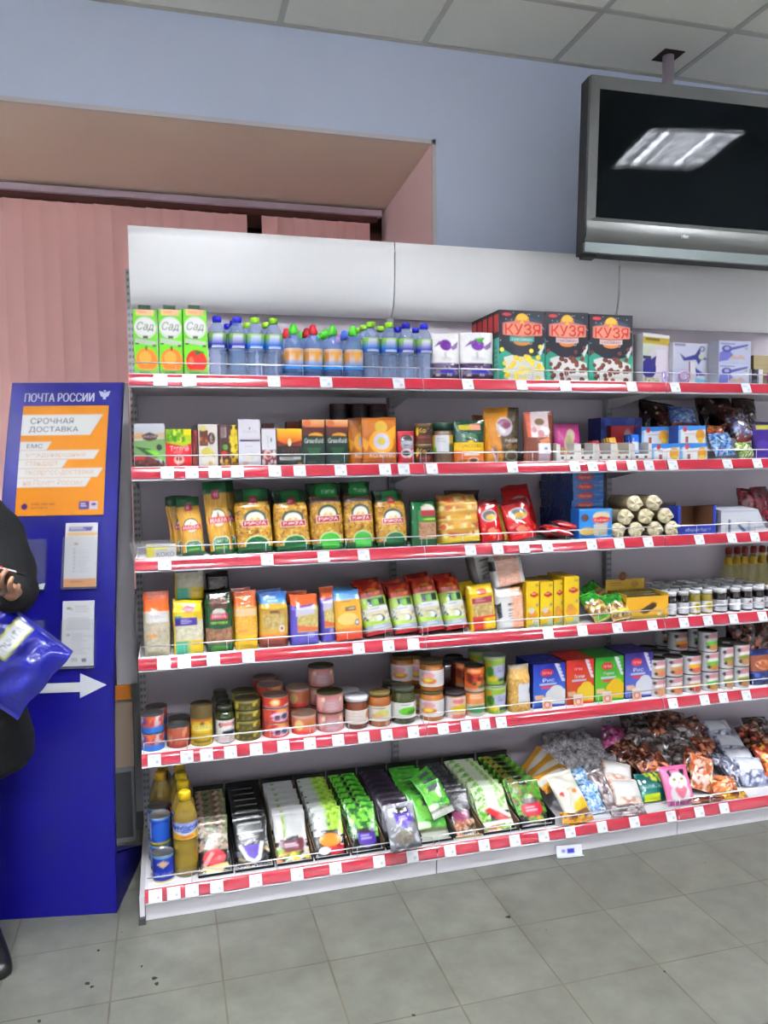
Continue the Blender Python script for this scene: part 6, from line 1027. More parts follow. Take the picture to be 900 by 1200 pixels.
x, rr, H, pp = J(526, 549.5, 812, .03, (200, 150, 120), (50, 44, 46), la, 'small jar with dark lid and yellow label, left of the orange tins', lz=(.03, .84), neck=.95)
dr = (60, 14, 16)
for q in range(2): thing('preserve_jar', 'very dark red jar behind the small yellow-labelled one, %s' % ['lower', 'upper'][q], 'jar', jar(rr, H, dr, (40, 30, 32), None, H*.12), x-.005, .03+rr*3+.006, SZ[4]+q*H, group=JG)
ora = Art(50, 44, (232, 104, 34)); ora.ell(.5, .5, .44, .22, (150, 50, 30)); ora.speck(.1, .3, .9, .7, [(120, 30, 24), (226, 130, 60), (40, 90, 60), (190, 60, 30)], 26, .09); ora.rect(.1, .1, .6, .2, (244, 170, 120)); ora.rect(.5, .72, .95, .86, (60, 100, 80)); ora.rect(0, .86, 1, 1, (206, 176, 150))
orb = Art(50, 44, (238, 130, 60)); orb.ell(.5, .3, .4, .26, (246, 160, 90)); orb.lines(.2, .1, .8, .3, 2, (250, 210, 180)); orb.rect(0, .5, 1, .75, (226, 214, 200)); orb.ell(.5, .7, .4, .16, (60, 150, 90)); orb.rect(0, .85, 1, 1, (206, 200, 190))
x, w_, H = dims(549.5, 571.5, 781, 4, .03); H *= .98; p1_, p2_ = canp(orb, w_/2, H*.5-.0006), canp(ora, w_/2, H*.5-.0006, lid=(90, 84, 80))
thing('tin', 'orange and white tin with green leaves, under the bean tin', 'tin', p1_, x, .03+w_/2, SZ[4], group='orange tins'); thing('tin', 'orange bean tin with a dark red motif, upper of the front pair', 'tin', p2_, x, .03+w_/2, SZ[4]+H*.5, group='orange tins')
for c_ in (1, 2):
    for q in range(2): thing('tin', 'orange tin in the %s column behind the front pair, %s' % (ORD[c_-1], ['lower', 'upper'][q]), 'tin', p2_, x-.012*c_, .03+w_/2+(w_+.003)*c_, SZ[4]+H*.5*q, group='orange tins')
cup = Art(50, 40, (150, 190, 60)); cup.rect(.0, .04, 1, .1, (206, 220, 150)); cup.poly([(.3, .3), (.9, .24), (.86, .7), (.4, .74)], (190, 190, 226)); cup.text('BUSI', .46, .34, .82, .52, (60, 60, 140)); cup.ell(.2, .5, .14, .2, (60, 120, 40)); cup.ell(.3, .78, .2, .08, (244, 206, 30)); cup.rect(.5, .76, 1, .86, (50, 60, 90)); cup.ell(.15, .25, .1, .08, (230, 160, 40))
x, w_, H = dims(573, 598, 768, 4, .03); H *= .98; rr = w_/2; hh = H/2
b = MB(); n = 20; b.lathe([(rr*.4, 0)]+[(rr*(.84+.16*k/n), .001+(hh-.008)*k/n) for k in range(n+1)], seg=48, art=cup, span=160, z0=0, z1=hh-.006); cm = b.mesh('cup', 'card'); lm = MB().lathe([(rr, hh-.009), (rr*1.03, hh-.007), (rr*1.03, hh-.002), (rr*.98, hh-.001), (.0005, hh-.001)], (200, 214, 190), 26).mesh('lid', 'rim')
for q in range(2): thing('noodle_cup', 'green instant noodle cup, %s of the two stacked' % ['lower', 'upper'][q], 'cup', [('cup', cm), ('lid', lm)], x-.003*q, .03+rr, SZ[4]+q*hh, group='green noodle cups')
for q in range(2): thing('noodle_cup', 'dim green cup behind the stacked pair, %s' % ['lower', 'upper'][q], 'cup', [('cup', cm), ('lid', lm)], x-.025, .03+rr*3+.004, SZ[4]+q*hh, group='green noodle cups')
pe = Art(44, 54, (214, 164, 80)); pe.speck(0, .05, 1, 1, [(226, 180, 96), (196, 144, 60), (236, 196, 120)], 200, .03); pe.rect(.36, .4, .98, .78, (226, 228, 232)); pe.rect(.85, .5, .95, .62, (150, 156, 170)); pe.grad(0, 0, 1, .12, (180, 170, 150), (206, 160, 90))
r = bagp(pe, 599, 624, 781, 4, .03, .055, 'tuft', lean=2); put(r, 'pea_bag', 'bag', 'clear bag of split peas with a white sticker')
# four coloured grain boxes
BG = 'coloured grain boxes with a pouring hand'
def gbx(c1, c2, heap, title):
    a = Art(56, 72, c1); a.grad(0, 0, 1, 1, c1, c2); a.rect(0, .0, 1, .03, c1); a.poly([(.66, 0), (.8, 0), (1, .42), (.9, .42)], (226, 226, 240)); 
    for k in range(5): a.poly([(.72+.04*k, .08*k), (.84+.03*k, .08*k), (.88+.03*k, .08*k+.05)], c1)
    a.ell(.42, .2, .2, .085, (206, 24, 36)); a.text('Увелка', .28, .17, .57, .235, (246, 200, 200)); a.text(title, .3, .33, .66, .41, (236, 240, 250)); a.rect(.2, .44, .72, .48, (190, 200, 226)); a.rect(.26, .5, .72, .56, (206, 60, 70))
    a.ell(.72, .72, .34, .17, heap); a.ell(.72, .6, .2, .1, heap); a.poly([(.36, .9), (.44, .72), (.98, .66), (.98, .94)], heap); a.poly([(.04, .70), (.3, .7), (.44, .8), (.4, .88), (.3, .82), (.06, .8)], (236, 190, 150)); a.rect(0, .95, 1, 1, c1); return a
bx4 = [((26, 40, 160), (70, 120, 220), (226, 226, 222), 'Рис', 625, 662.5, 778, 'blue grain box pouring white rice, beside the split peas'), ((206, 40, 30), (190, 90, 40), (240, 206, 50), 'Пшеничная', 664, 696, 773, 'red grain box, second of the four with a pouring hand'),
       ((40, 150, 40), (110, 200, 40), (240, 196, 30), 'Горох', 697.5, 731, 770, 'bright green grain box, third of the four with a pouring hand'), ((60, 40, 140), (90, 120, 210), (220, 222, 230), 'Рис', 732.5, 765, 765, 'violet grain box beside the white vegetable tins')]
pc = Art(16, 18, (226, 214, 206)); pc.rect(0, .25, 1, 1, (222, 180, 140)); pc.ell(.5, .6, .34, .3, (206, 70, 60)); pc.ell(.5, .6, .22, .2, (236, 200, 190)); pcm = MB().box(-.02, -.0015, 0, .02, 0, .045, (226, 214, 206), front=pc, res=(17, 19)).mesh('promo_card', 'card')
for k, (c1, c2, hp, tt, u0, u1, vt, l) in enumerate(bx4):
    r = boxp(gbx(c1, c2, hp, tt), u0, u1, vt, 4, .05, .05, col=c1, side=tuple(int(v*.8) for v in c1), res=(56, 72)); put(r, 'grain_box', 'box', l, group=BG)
    put(r, 'grain_box', 'box', '%s grain box standing second behind its twin' % ['blue', 'red', 'green', 'violet'][k], y=.103, group=BG); put(r, 'grain_box', 'box', '%s grain box standing third behind its twins' % ['blue', 'red', 'green', 'violet'][k], y=.156, group=BG)
    thing('promo_card', 'small card with a round red seal in front of the %s grain box' % ['blue', 'red', 'green', 'violet'][k], 'card', [('promo_card', pcm)], XU(u0+.45*(u1-u0), .03, .56), .032, SZ[4], lean=10, group='small red-seal cards')
# white vegetable tins
VT = 'white vegetable tins'
def veg(c, mush=(222, 150, 100)):
    a = Art(44, 36, (214, 214, 218)); a.ell(.55, .5, .36, .44, (206, 190, 190)); a.ell(.55, .22, .28, .16, (206, 140, 150)); a.ell(.25, .25, .07, .1, (50, 50, 60)); a.ell(.82, .25, .07, .1, (50, 50, 60)); a.ell(.55, .42, .3, .12, (240, 240, 238)); a.ell(.55, .6, .34, .15, c); a.ell(.55, .78, .28, .14, mush); a.ell(.3, .76, .07, .09, (70, 50, 40)); return a
vc = [veg((214, 160, 110), (226, 140, 90)), veg((214, 160, 90), (222, 130, 90)), veg((240, 170, 30), (206, 96, 80)), veg((100, 196, 50), (206, 140, 70))]
x = None
for k, (u0, u1, vt) in enumerate(((766, 784, 772), (785, 805, 770), (806.5, 826.5, 767), (828, 846.5, 763))):
    xc, w_, H = dims(u0, u1, vt, 4, .03); rr = w_/2; H *= .98; pp = canp(vc[k], rr, H/2-.0006, lid=(84, 80, 78)); nm_ = ['peach', 'tan', 'yellow corn', 'green pea'][k]
    for q in range(2): thing('vegetable_tin', 'white tin with a %s motif, front, %s' % (nm_, ['lower', 'upper'][q] if k < 3 else ['bottom of three', 'middle of three'][q]), 'tin', pp, xc, .03+rr, SZ[4]+q*H/2, group=VT)
    if k == 3: thing('vegetable_tin', 'white tin with a green pea motif, topmost of its stack', 'tin', pp, xc-.006, .03+rr, SZ[4]+H, group=VT)
    for c_ in (1, 2):
        for q in range(3 if k in (2, 3) else 2): thing('vegetable_tin', 'white %s tin in the %s column behind the front, %s' % (nm_, ORD[c_-1], ['lower', 'upper', 'topmost'][q]), 'tin', pp, xc-.002*c_, .03+rr+(2*rr+.003)*c_, SZ[4]+q*H/2, group=VT)
ov = veg((140, 150, 50), (190, 140, 90))
for k, (u0, u1, vt) in enumerate(((848, 863.5, 757), (865, 882.5, 754.5))):
    xc, w_, H = dims(u0, u1, vt, 4, .03); rr = w_/2; H *= .98; pp = canp(ov, rr, H/2-.0006, lid=(110, 106, 96))
    for q in range(2): thing('vegetable_tin', 'tall slim tin with an olive green motif, %s one, %s' % (['left', 'right'][k], ['lower', 'upper'][q]), 'tin', pp, xc, .03+rr, SZ[4]+q*H/2, group=VT)
    for q in range(2): thing('vegetable_tin', 'slim tin behind the %s olive green pair, %s' % (['left', 'right'][k], ['lower', 'upper'][q]), 'tin', pp, xc, .03+rr*3+.003, SZ[4]+q*H/2, group=VT)
a = Art(36, 50, (30, 44, 110)); a.rect(0, .18, 1, .62, (130, 62, 30)); a.ell(.5, .45, .3, .14, (190, 120, 70)); a.speck(.2, .36, .9, .56, [(230, 206, 190), (160, 80, 40)], 16, .08); a.speck(0, .65, 1, 1, [(50, 80, 170), (24, 34, 90)], 20, .08); a.speck(0, 0, 1, .16, [(60, 80, 150), (30, 40, 90)], 10, .08)
r = bagp(a, 884.5, 912, 762, 4, .04, .05, 'pouch', lean=6); put(r, 'sweets_bag', 'bag', 'blue foil bag with a brown middle right of the slim tins')
for q, (u, v) in enumerate(((868, 741), (892, 747))): lay(brown, 'brown foil bag in the shade behind the slim tins, %s' % ['left', 'right'][q], u, v, .25, .15, .20, .06, 14, 6, group='brown foil bags at the fifth shelf back', seed=70+q, zmin=SZ[4])
# ================================================================== row 6 (bottom shelf)
z6 = SZ[5]
bt_ = Art(50, 34, (26, 60, 176)); bt_.rect(0, 0, 1, .08, (110, 180, 220)); bt_.ell(.55, .55, .36, .36, (36, 96, 206)); bt_.rect(0, .9, 1, 1, (206, 196, 60)); bt_.rect(.04, .2, .16, .8, (190, 206, 236)); bt_.lines(.3, .02, .8, .1, 1, (230, 236, 246))
bt2 = Art(50, 34, (24, 50, 170)); bt2.rect(0, 0, 1, .1, (120, 180, 214)); bt2.poly([(.3, .3), (.5, .18), (.7, .3), (.5, .44)], (226, 190, 150)); bt2.text('СГУЩЁНКА', .1, .6, .9, .78, (170, 190, 236)); bt2.rect(0, .9, 1, 1, (214, 200, 70)); bt2.rect(0, .1, .06, .9, (60, 90, 190))
x, w_, H = dims(178.5, 204, 1002, 5, -.07); H *= .96; rr = w_/2; MG = 'blue condensed milk tins'
thing('milk_tin', 'single blue condensed milk tin, lowest and nearest', 'tin', canp(bt2, rr, H), x, -.07+rr, z6, group=MG)
pp = canp(bt_, rr*.99, H)
for q in range(3): thing('milk_tin', 'blue milk tin in the left column behind the front tin, %s' % ['bottom', 'middle', 'top'][q], 'tin', pp, x-.008, -.07+rr*3+.006, z6+q*(H+.0008), group=MG) if q < 2 else None
x2 = x-.016
thing('milk_tin', 'blue milk tin at the shelf end, deepest of the lower ones', 'tin', pp, x2, -.07+rr*5+.012, z6, group=MG); thing('milk_tin', 'blue milk tin at the shelf end, stacked on the deepest one', 'tin', pp, x2, -.07+rr*5+.012, z6+H+.0008, group=MG)
ola = Art(50, 40, (60, 90, 190)); ola.rect(0, 0, 1, .16, (150, 160, 220)); ola.text('ПОДСОЛН', .12, .08, .9, .3, (206, 214, 240)); ola.text('МАСЛО', .22, .36, .8, .5, (226, 230, 246)); ola.poly([(0, .4), (.2, .6), (.5, .7), (.8, .6), (1, .4), (1, 1), (0, 1)], (238, 180, 40)); ola.poly([(0, .3), (.2, .5), (.5, .62), (.8, .5), (1, .3), (1, .42), (.8, .62), (.5, .74), (.2, .62), (0, .42)], (226, 230, 240)); ola.ell(.55, .84, .2, .08, (220, 120, 60))
def oilb(lab, capc, rr, H, fill=(176, 146, 40)):
    pr = [(.004, 0), (rr*.92, .001), (rr, .012*1), (rr, H*.26), (rr*.95, H*.28), (rr, H*.30), (rr, H*.40), (rr*.95, H*.42), (rr, H*.44), (rr, H*.68), (rr*.93, H*.74), (rr*.7, H*.83), (rr*.44, H*.89), (rr*.38, H*.92)]
    lb = MB().lathe([(rr+.0006, H*(.47+.2*k/14)) for k in range(15)], seg=48, art=lab, span=170).mesh('label', 'gloss') if isinstance(lab, Art) else MB().lathe([(rr+.0006, H*.47), (rr+.0006, H*.6)], lab, 24).mesh('label', 'gloss')
    return [('bottle', MB().lathe(pr, fill, 26).mesh('bottle', 'oil')), ('cap', MB().lathe([(rr*.4, H*.90), (rr*.5, H*.905), (rr*.5, H*.985), (rr*.42, H), (.0005, H)], capc, 20).mesh('cap', 'card'), None, 'yellow cap'), ('label', lb)]
x, w_, H = dims(202.5, 232, 931, 5, -.06); H *= .985; rr = w_/2; OG = 'sunflower oil bottles'; op = oilb(ola, (246, 206, 30), rr, H)
x += .004
thing('oil_bottle', 'yellow sunflower oil bottle at the very front of its column', 'bottle', op, x, -.06+rr, z6, group=OG)
for q in range(1, 4): thing('oil_bottle', 'sunflower oil bottle, %s in the column behind the front one' % ORD[q], 'bottle', op, x-.004*q, -.06+rr+(2*rr+.005)*q, z6, group=OG)
op2 = oilb((170, 50, 30), (246, 196, 50), rr, H*.98, (170, 140, 60))
thing('oil_bottle', 'oil bottle with a plain red label behind the blue tins', 'bottle', op2, x2+.012, .19, z6, group=OG)
thing('oil_bottle', 'oil bottle with a plain red label deepest in the shelf corner', 'bottle', op2, x2+.02, .28, z6, group=OG)
# black display trays with seed and spice sachets
def sach(kind):
    a = Art(40, 60, (20, 20, 20))
    S = a.shard
    if kind == 0: S(0, 0, 1, .6, [(110, 120, 80), (170, 140, 120), (70, 90, 50), (190, 176, 160), (120, 90, 70)], 120, .07, 1); a.rect(0, .58, 1, .66, (30, 24, 22)); a.ell(.5, .72, .36, .16, (196, 26, 40)); a.poly([(.1, .84), (.4, .6), (.5, .64), (.2, .88)], (236, 150, 150)); a.poly([(.1, .88), (.9, .84), (1, .96), (.8, .92), (.74, 1), (.2, 1), (.2, .94), (0, .96)], (214, 196, 130))
    if kind == 1: a.rect(.15, .12, .8, .15, (150, 150, 156)); a.rect(.1, .3, .85, .33, (200, 200, 206)); a.rect(.2, .4, .7, .43, (130, 130, 140)); S(0, .5, 1, 1, [(90, 90, 96), (40, 38, 44), (160, 140, 100)], 30, .06, 2); a.poly([(.2, .58), (.8, .58), (.72, .8), (.5, .92), (.3, .8)], (98, 70, 176)); a.poly([(.1, .56), (.18, .54), (.36, .8), (.55, .88), (.55, .93), (.3, .86)], (240, 240, 244)); a.poly([(.74, .52), (.84, .54), (.7, .88), (.5, .93), (.5, .88), (.64, .8)], (240, 240, 244))
    if kind == 2: a.grad(0, 0, 1, .6, (176, 176, 176), (196, 196, 192)); a.rect(.26, .08, .36, .56, (120, 150, 60)); S(0, .62, 1, 1, [(226, 180, 120), (240, 210, 60), (110, 160, 50), (214, 120, 60), (226, 220, 200)], 50, .09, 3); a.poly([(.15, .56), (.85, .56), (.95, .68), (.78, .82), (.3, .82), (.12, .68)], (92, 20, 40)); a.rect(.3, .52, .72, .6, (30, 24, 26)); a.lines(.28, .66, .78, .74, 2, (214, 190, 200))
    if kind == 3: a.grad(0, 0, .5, .6, (176, 180, 176), (190, 190, 186)); a.rect(.5, 0, 1, .6, (130, 176, 40)); S(.45, 0, 1, .62, [(150, 200, 50), (100, 150, 30), (170, 210, 80)], 60, .07, 4); S(0, .05, .6, .5, [(60, 60, 60), (190, 190, 190)], 14, .05, 9); a.rect(.25, .5, .8, .62, (34, 28, 24)); a.ell(.52, .7, .34, .13, (240, 140, 40)); a.poly([(.4, .84), (.95, .8), (.9, .98), (.5, 1)], (176, 30, 40)); a.ell(.3, .9, .18, .07, (240, 240, 240))
    if kind == 4: S(0, 0, 1, .75, [(60, 150, 40), (120, 200, 60), (30, 90, 30), (90, 180, 50), (150, 214, 90)], 150, .08, 5); a.rect(.25, .56, .85, .68, (40, 30, 40)); a.poly([(.25, .66), (.88, .66), (.84, .86), (.56, .96), (.3, .86)], (84, 56, 160)); a.lines(.36, .7, .8, .82, 2, (190, 180, 226)); a.rect(0, .96, 1, 1, (20, 24, 20))
    if kind == 5: a.grad(0, 0, 1, 1, (38, 30, 42), (52, 44, 58)); a.poly([(.6, .3), (.8, .25), (.85, .4), (.66, .42)], (90, 84, 100)); S(0, 0, 1, 1, [(46, 38, 52), (60, 52, 66)], 40, .08, 6)
    if kind == 6: a.rect(0, 0, 1, 1, (70, 160, 50)); S(0, 0, 1, 1, [(90, 190, 60), (50, 130, 40), (120, 200, 80)], 60, .09, 7); a.rect(.2, .1, .85, .26, (70, 76, 84)); a.ell(.24, .18, .1, .08, (120, 200, 60)); a.poly([(.15, .26), (.85, .26), (.8, .5), (.5, .6), (.2, .5)], (110, 190, 70)); a.ell(.2, .7, .25, .1, (206, 226, 190)); a.rect(0, .76, 1, .84, (70, 80, 40)); a.rect(0, .84, 1, 1, (170, 176, 160))
    if kind == 7: a.grad(0, 0, 1, .45, (50, 50, 52), (70, 68, 70)); S(0, 0, 1, .45, [(90, 90, 92), (40, 40, 42)], 60, .05, 8); a.rect(0, .44, 1, .5, (26, 24, 26)); a.poly([(.1, .5), (.8, .48), (.8, .68), (.4, .76), (.1, .66)], (120, 40, 80)); S(.1, .68, 1, 1, [(150, 100, 70), (190, 70, 40), (110, 90, 50), (206, 180, 150)], 50, .08, 9)
    if kind == 8: a.grad(0, 0, 1, .6, (206, 214, 190), (226, 230, 214)); S(0, 0, .35, .8, [(90, 170, 50), (150, 200, 90), (206, 220, 180)], 50, .08, 10); S(.7, 0, 1, .8, [(140, 190, 90), (206, 220, 180)], 30, .08, 11); a.poly([(.2, .55), (.4, .5), (.95, .78), (.6, .8)], (206, 30, 40)); a.poly([(.45, .5), (.6, .48), (1, .74), (.9, .76)], (240, 240, 240)); a.rect(0, .8, 1, .92, (226, 226, 214)); S(0, .88, 1, 1, [(150, 90, 50), (110, 170, 50), (236, 170, 40)], 20, .1, 12)
    if kind == 9: S(0, 0, 1, .8, [(70, 150, 40), (110, 180, 50), (40, 100, 30), (130, 120, 50)], 110, .08, 13); a.rect(.3, .42, .75, .56, (40, 34, 34)); a.poly([(.2, .54), (.85, .54), (.88, .72), (.7, .82), (.34, .82), (.18, .72)], (190, 24, 50)); a.lines(.32, .6, .76, .74, 2, (236, 180, 190)); S(.3, .82, .8, .96, [(206, 176, 60), (120, 160, 60)], 14, .08, 14); a.rect(0, .95, 1, 1, (24, 22, 20))
    if kind == 10: a.grad(0, 0, 1, 1, (150, 152, 158), (110, 112, 118)); S(0, 0, 1, 1, [(190, 192, 200), (90, 92, 98), (214, 216, 222)], 40, .08, 15); a.poly([(.25, .2), (.8, .15), (.85, .42), (.6, .56), (.35, .5)], (84, 56, 170)); a.rect(.35, .1, .75, .24, (40, 36, 30)); a.ell(.5, .75, .32, .15, (120, 112, 100)); S(.25, .64, .75, .86, [(136, 128, 116), (100, 92, 82)], 30, .05, 16); a.lines(.4, .3, .75, .4, 2, (180, 170, 226)); a.rect(0, .94, 1, 1, (60, 62, 66))
    return a
def sachm(kind, w, h, sd=1): return [('sachet', bagm(w, h, .012, sach(kind), 'pillow', sd, .0018, res=(36, 50)).mesh('sachet', 'sachetfilm'))]
trays = [(232, 274, 0, 'mushroom and herb picture'), (275.5, 322, 1, 'black with violet shield'), (323.5, 367.5, 2, 'pale grey with maroon badge'), (369, 410.5, 3, 'grey and lime with orange badge'), (412, 451.5, 4, 'leafy green with violet badge'), (453, 491.5, 5, 'plain purplish black'),
         (493, 532, 6, 'green with pale lower edge'), (533.5, 565, 7, 'charcoal with magenta badge'), (566.5, 609, 8, 'white and green with red sash'), (611, 651, 9, 'leafy green with red badge')]
TRG = 'black seed sachet trays'
TRAYB = []
for k, (u0, u1, kd, l) in enumerate(trays):
    yf = -.075; xa, xb = XU(u0, yf, .12), XU(u1, yf, .12); w = xb-xa-.002; x = (xa+xb)/2; d = .44; hb_ = .118; ins = (120, 96, 72) if k in (2, 3, 4, 7, 8) else (22, 22, 22)
    b = MB(); b.box(-w/2, -d/2, 0, w/2, d/2, .002, (20, 20, 20)); b.box(-w/2, d/2-.004, .002, w/2, d/2, hb_+.02, (22, 22, 23)); b.box(-w/2, -d/2, .002, w/2, -d/2+.003, .012, (176, 150, 104) if k == 7 else (18, 18, 18))
    for s in (-1, 1):
        x0 = s*(w/2)-(.0025 if s > 0 else 0); P = lambda xx: [[(xx, -d/2, .002), (xx, -d/2, .04), ], [(xx, d/2, .002), (xx, d/2, hb_)]]
        b.grid(P(x0), ins); b.grid(P(x0+.0025), ins); b.grid([[(x0, -d/2, .04), (x0+.0025, -d/2, .04)], [(x0, d/2, hb_), (x0+.0025, d/2, hb_)]], ins)
    thing('sachet_tray', 'long black display tray of sachets, %s, %s' % (l, 'first beside the oil' if k == 0 else ORD[k]+' from the oil' if k < 9 else 'last before the loose bags'), 'tray', [('display_tray', b.mesh('display_tray', 'matte'))], x, yf+d/2, z6, group=TRG)
    sw = w-.012; sh = .170; sp = sachm(kd, sw, sh, k+1); n = 7
    for q in range(n):
        yy = yf+.022+q*.05; rl = rng.uniform(-2, 2); 
        if k == 6 and 1 <= q <= 4: rl = -3-2.*q
        thing('seed_sachet', '%s sachet, %s from the front of its tray' % (l, ORD[q]) if q else '%s sachet at the front of its tray' % l, 'sachet', sp, x, yy, z6+.0028, lean=38, roll=rl*.5, group='sachets: '+l, dx=0) if 0 else thing('seed_sachet', '%s sachet, %s in its tray' % (l, 'frontmost' if q == 0 else ORD[q]+' back'), 'sachet', sp, x, yy, z6+.0028, lean=45, roll=rl*.5, group='sachets: '+l)
LB = 'loose bags on the bottom shelf'
def L6(art, label, u, v, y, w, h, d, lean, roll=0, rz=0, seed=1, m='film', wr=.005, name='sweets_bag'): return lay(art, label, u, v, y, w, h, d, lean, roll, rz, LB, seed, m, name, 'bag', z6+.0005, wr)
L6(sach(10), 'silver sachet with a violet badge hanging over the tray front', 471, 968, -.098, .115, .155, .03, 30, -3, 0, 3, wr=.004)
for q, (u, v, rl) in enumerate(((503, 921, -30), (507, 929, -24), (511, 936, -16))): L6(sach(6), 'green sachet fanned sideways in its tray, %s' % ['rear', 'middle', 'front'][q], u, v, .12-.05*q, .09, .13, .01, 40, rl, 0, 5+q, wr=.002)
osh = Art(36, 50, (226, 160, 40)); osh.rect(.3, 0, .62, 1, (230, 222, 206)); osh.rect(.8, 0, .9, 1, (206, 120, 30))
for q, (u, v, y, rl) in enumerate(((631, 893, .24, 50), (641, 903, .17, 62), (648, 912, .10, 70))): L6(osh, 'orange and white striped sachet lying aslant, %s' % ['uppermost', 'middle', 'lowest'][q], u, v, y, .09, .16, .03, 62, rl, 0, 10+q, wr=.003)
wf = Art(40, 60, (226, 222, 206)); wf.ell(.2, .42, .1, .05, (200, 60, 60)); wf.ell(.5, .4, .12, .05, (240, 170, 70)); wf.ell(.7, .42, .1, .04, (240, 150, 60)); wf.poly([(.5, .62), (.9, .55), (1, .75), (.7, .82), (.4, .76)], (244, 190, 30)); wf.poly([(.3, .8), (.9, .76), (1, .9), (.2, .96)], (110, 70, 30)); wf.rect(0, .93, 1, 1, (206, 140, 30)); wf.speck(0, .1, 1, .5, [(214, 226, 190), (236, 230, 220)], 20, .06)
L6(wf, 'cream floral sachet with yellow foot, right of the tray with red badges', 668, 935, -.03, .11, .20, .03, 42, -8, 0, 15)
wg = Art(50, 24, (206, 146, 30)); wg.ell(.5, .5, .18, .3, (90, 50, 20)); wg.speck(0, 0, 1, 1, [(226, 176, 50), (150, 90, 20)], 16, .07)
L6(wg, 'small golden foil wrapper at the rail below the cream floral sachet', 671, 958, -.085, .10, .045, .02, 50, 4, 0, 16)
gc = candy((190, 186, 192), [(214, 212, 218), (150, 146, 152), (236, 234, 240), (190, 170, 180)], 90, 60, .06)
for q, (u, v, y) in enumerate(((650, 885, .30), (672, 880, .33), (695, 882, .30), (664, 895, .22), (690, 896, .22), (712, 893, .24), (655, 873, .36), (682, 871, .37))): L6(gc, 'crumpled clear greyish sweets bag at the back, %s' % ['far left', 'left middle', 'centre', 'lower left', 'lower centre', 'lower right', 'upper left', 'upper right'][q], u, v, y, .12, .13, .07, 48, (q*37) % 50-25, 0, 30+q, wr=.010)
bc = candy((130, 180, 226), [(190, 216, 240), (90, 150, 220), (226, 236, 246), (150, 200, 240)], 60, 61, .09)
for q, (u, v, y) in enumerate(((680, 912, .10), (689, 925, .04), (694, 941, -.02))): L6(bc, 'light blue milk sweets bag, %s of three' % ['top', 'middle', 'bottom'][q], u, v, y, .085, .085, .05, 44, (-12, 8, -4)[q], 0, 40+q, wr=.007)
gp = candy((120, 104, 104), [(150, 134, 134), (96, 80, 82), (180, 168, 170)], 60, 62, .07)
L6(gp, 'brown grey crumpled clear bag left of the white-labelled bags', 707, 925, .03, .07, .16, .05, 44, -12, 0, 45, wr=.008)
wl2 = Art(40, 44, (226, 206, 190)); wl2.speck(0, .0, 1, 1, [(236, 180, 150), (214, 120, 110), (240, 226, 210), (200, 150, 130)], 80, .06); wl2.rect(.06, .03, .94, .62, (228, 226, 222)); wl2.rect(.06, .6, .94, .63, (190, 180, 176))
L6(wl2, 'clear bag of peach sweets with a white paper label, upper of two', 723, 908, .07, .12, .12, .05, 52, 22, 0, 50, wr=.004); L6(wl2, 'clear bag of peach sweets with a white paper label, lower of two', 734, 935, -.02, .12, .13, .05, 46, 9, 0, 51, wr=.004)
L6(gp, 'purplish clear bag lying at the rail under the peach sweets', 735, 953, -.075, .15, .05, .03, 60, 3, 0, 52)
te = Art(44, 34, (14, 96, 90)); te.rect(.0, .5, .6, 1, (18, 110, 100)); te.text('МАРМЕЛАД', .06, .46, .94, .62, (170, 206, 206)); te.speck(.4, .05, .95, .36, [(170, 190, 40), (214, 220, 60)], 12, .06); te.rect(.1, .78, .7, 1, (190, 214, 30))
L6(te, 'teal bag with pale lettering and a lime lower corner', 762, 922, .0, .115, .11, .04, 38, 0, 0, 53, wr=.003)
mgt = candy((170, 50, 110), [(206, 70, 140), (120, 30, 80), (190, 120, 170), (90, 40, 60)], 40, 63, .08)
L6(mgt, 'magenta foil bag high at the back, left of the brown heap', 719, 866, .30, .11, .11, .05, 34, 14, 0, 54, wr=.008)
pkb = Art(48, 56, (236, 120, 170)); pkb.rect(0, 0, 1, .06, (226, 90, 150)); pkb.ell(.5, .42, .32, .24, (236, 232, 232)); pkb.ell(.5, .72, .34, .26, (230, 224, 226)); pkb.poly([(.2, .14), (.3, .1), (.34, .24), (.24, .3)], (40, 34, 44)); pkb.poly([(.66, .1), (.84, .12), (.76, .3), (.64, .2)], (40, 34, 44)); pkb.lines(.3, .1, .7, .15, 1, (50, 40, 50)); pkb.ell(.38, .36, .07, .035, (190, 180, 60)); pkb.ell(.64, .36, .07, .035, (190, 180, 60)); pkb.ell(.38, .36, .02, .03, (30, 30, 30)); pkb.ell(.64, .36, .02, .03, (30, 30, 30)); pkb.ell(.52, .45, .03, .015, (214, 110, 130)); pkb.poly([(.32, .6), (.42, .54), (.52, .6), (.64, .54), (.74, .62), (.66, .78), (.54, .88), (.4, .76)], (216, 110, 130)); pkb.rect(0, .9, 1, 1, (170, 70, 130)); pkb.speck(0, .9, 1, 1, [(206, 120, 170), (130, 50, 100)], 14, .05)
L6(pkb, 'bright pink bag picturing a white animal with a pink heart', 793, 920, -.04, .125, .15, .035, 28, 1, 0, 55, wr=.003)
bn = [candy((84, 34, 22), [(120, 50, 30), (60, 24, 18), (170, 84, 50), (200, 150, 120)], 50, 64, .07), candy((120, 52, 30), [(160, 76, 44), (90, 36, 22), (214, 140, 100), (70, 30, 20)], 50, 65, .08), candy((70, 54, 50), [(110, 96, 92), (50, 36, 34), (150, 140, 140)], 50, 66, .07)]
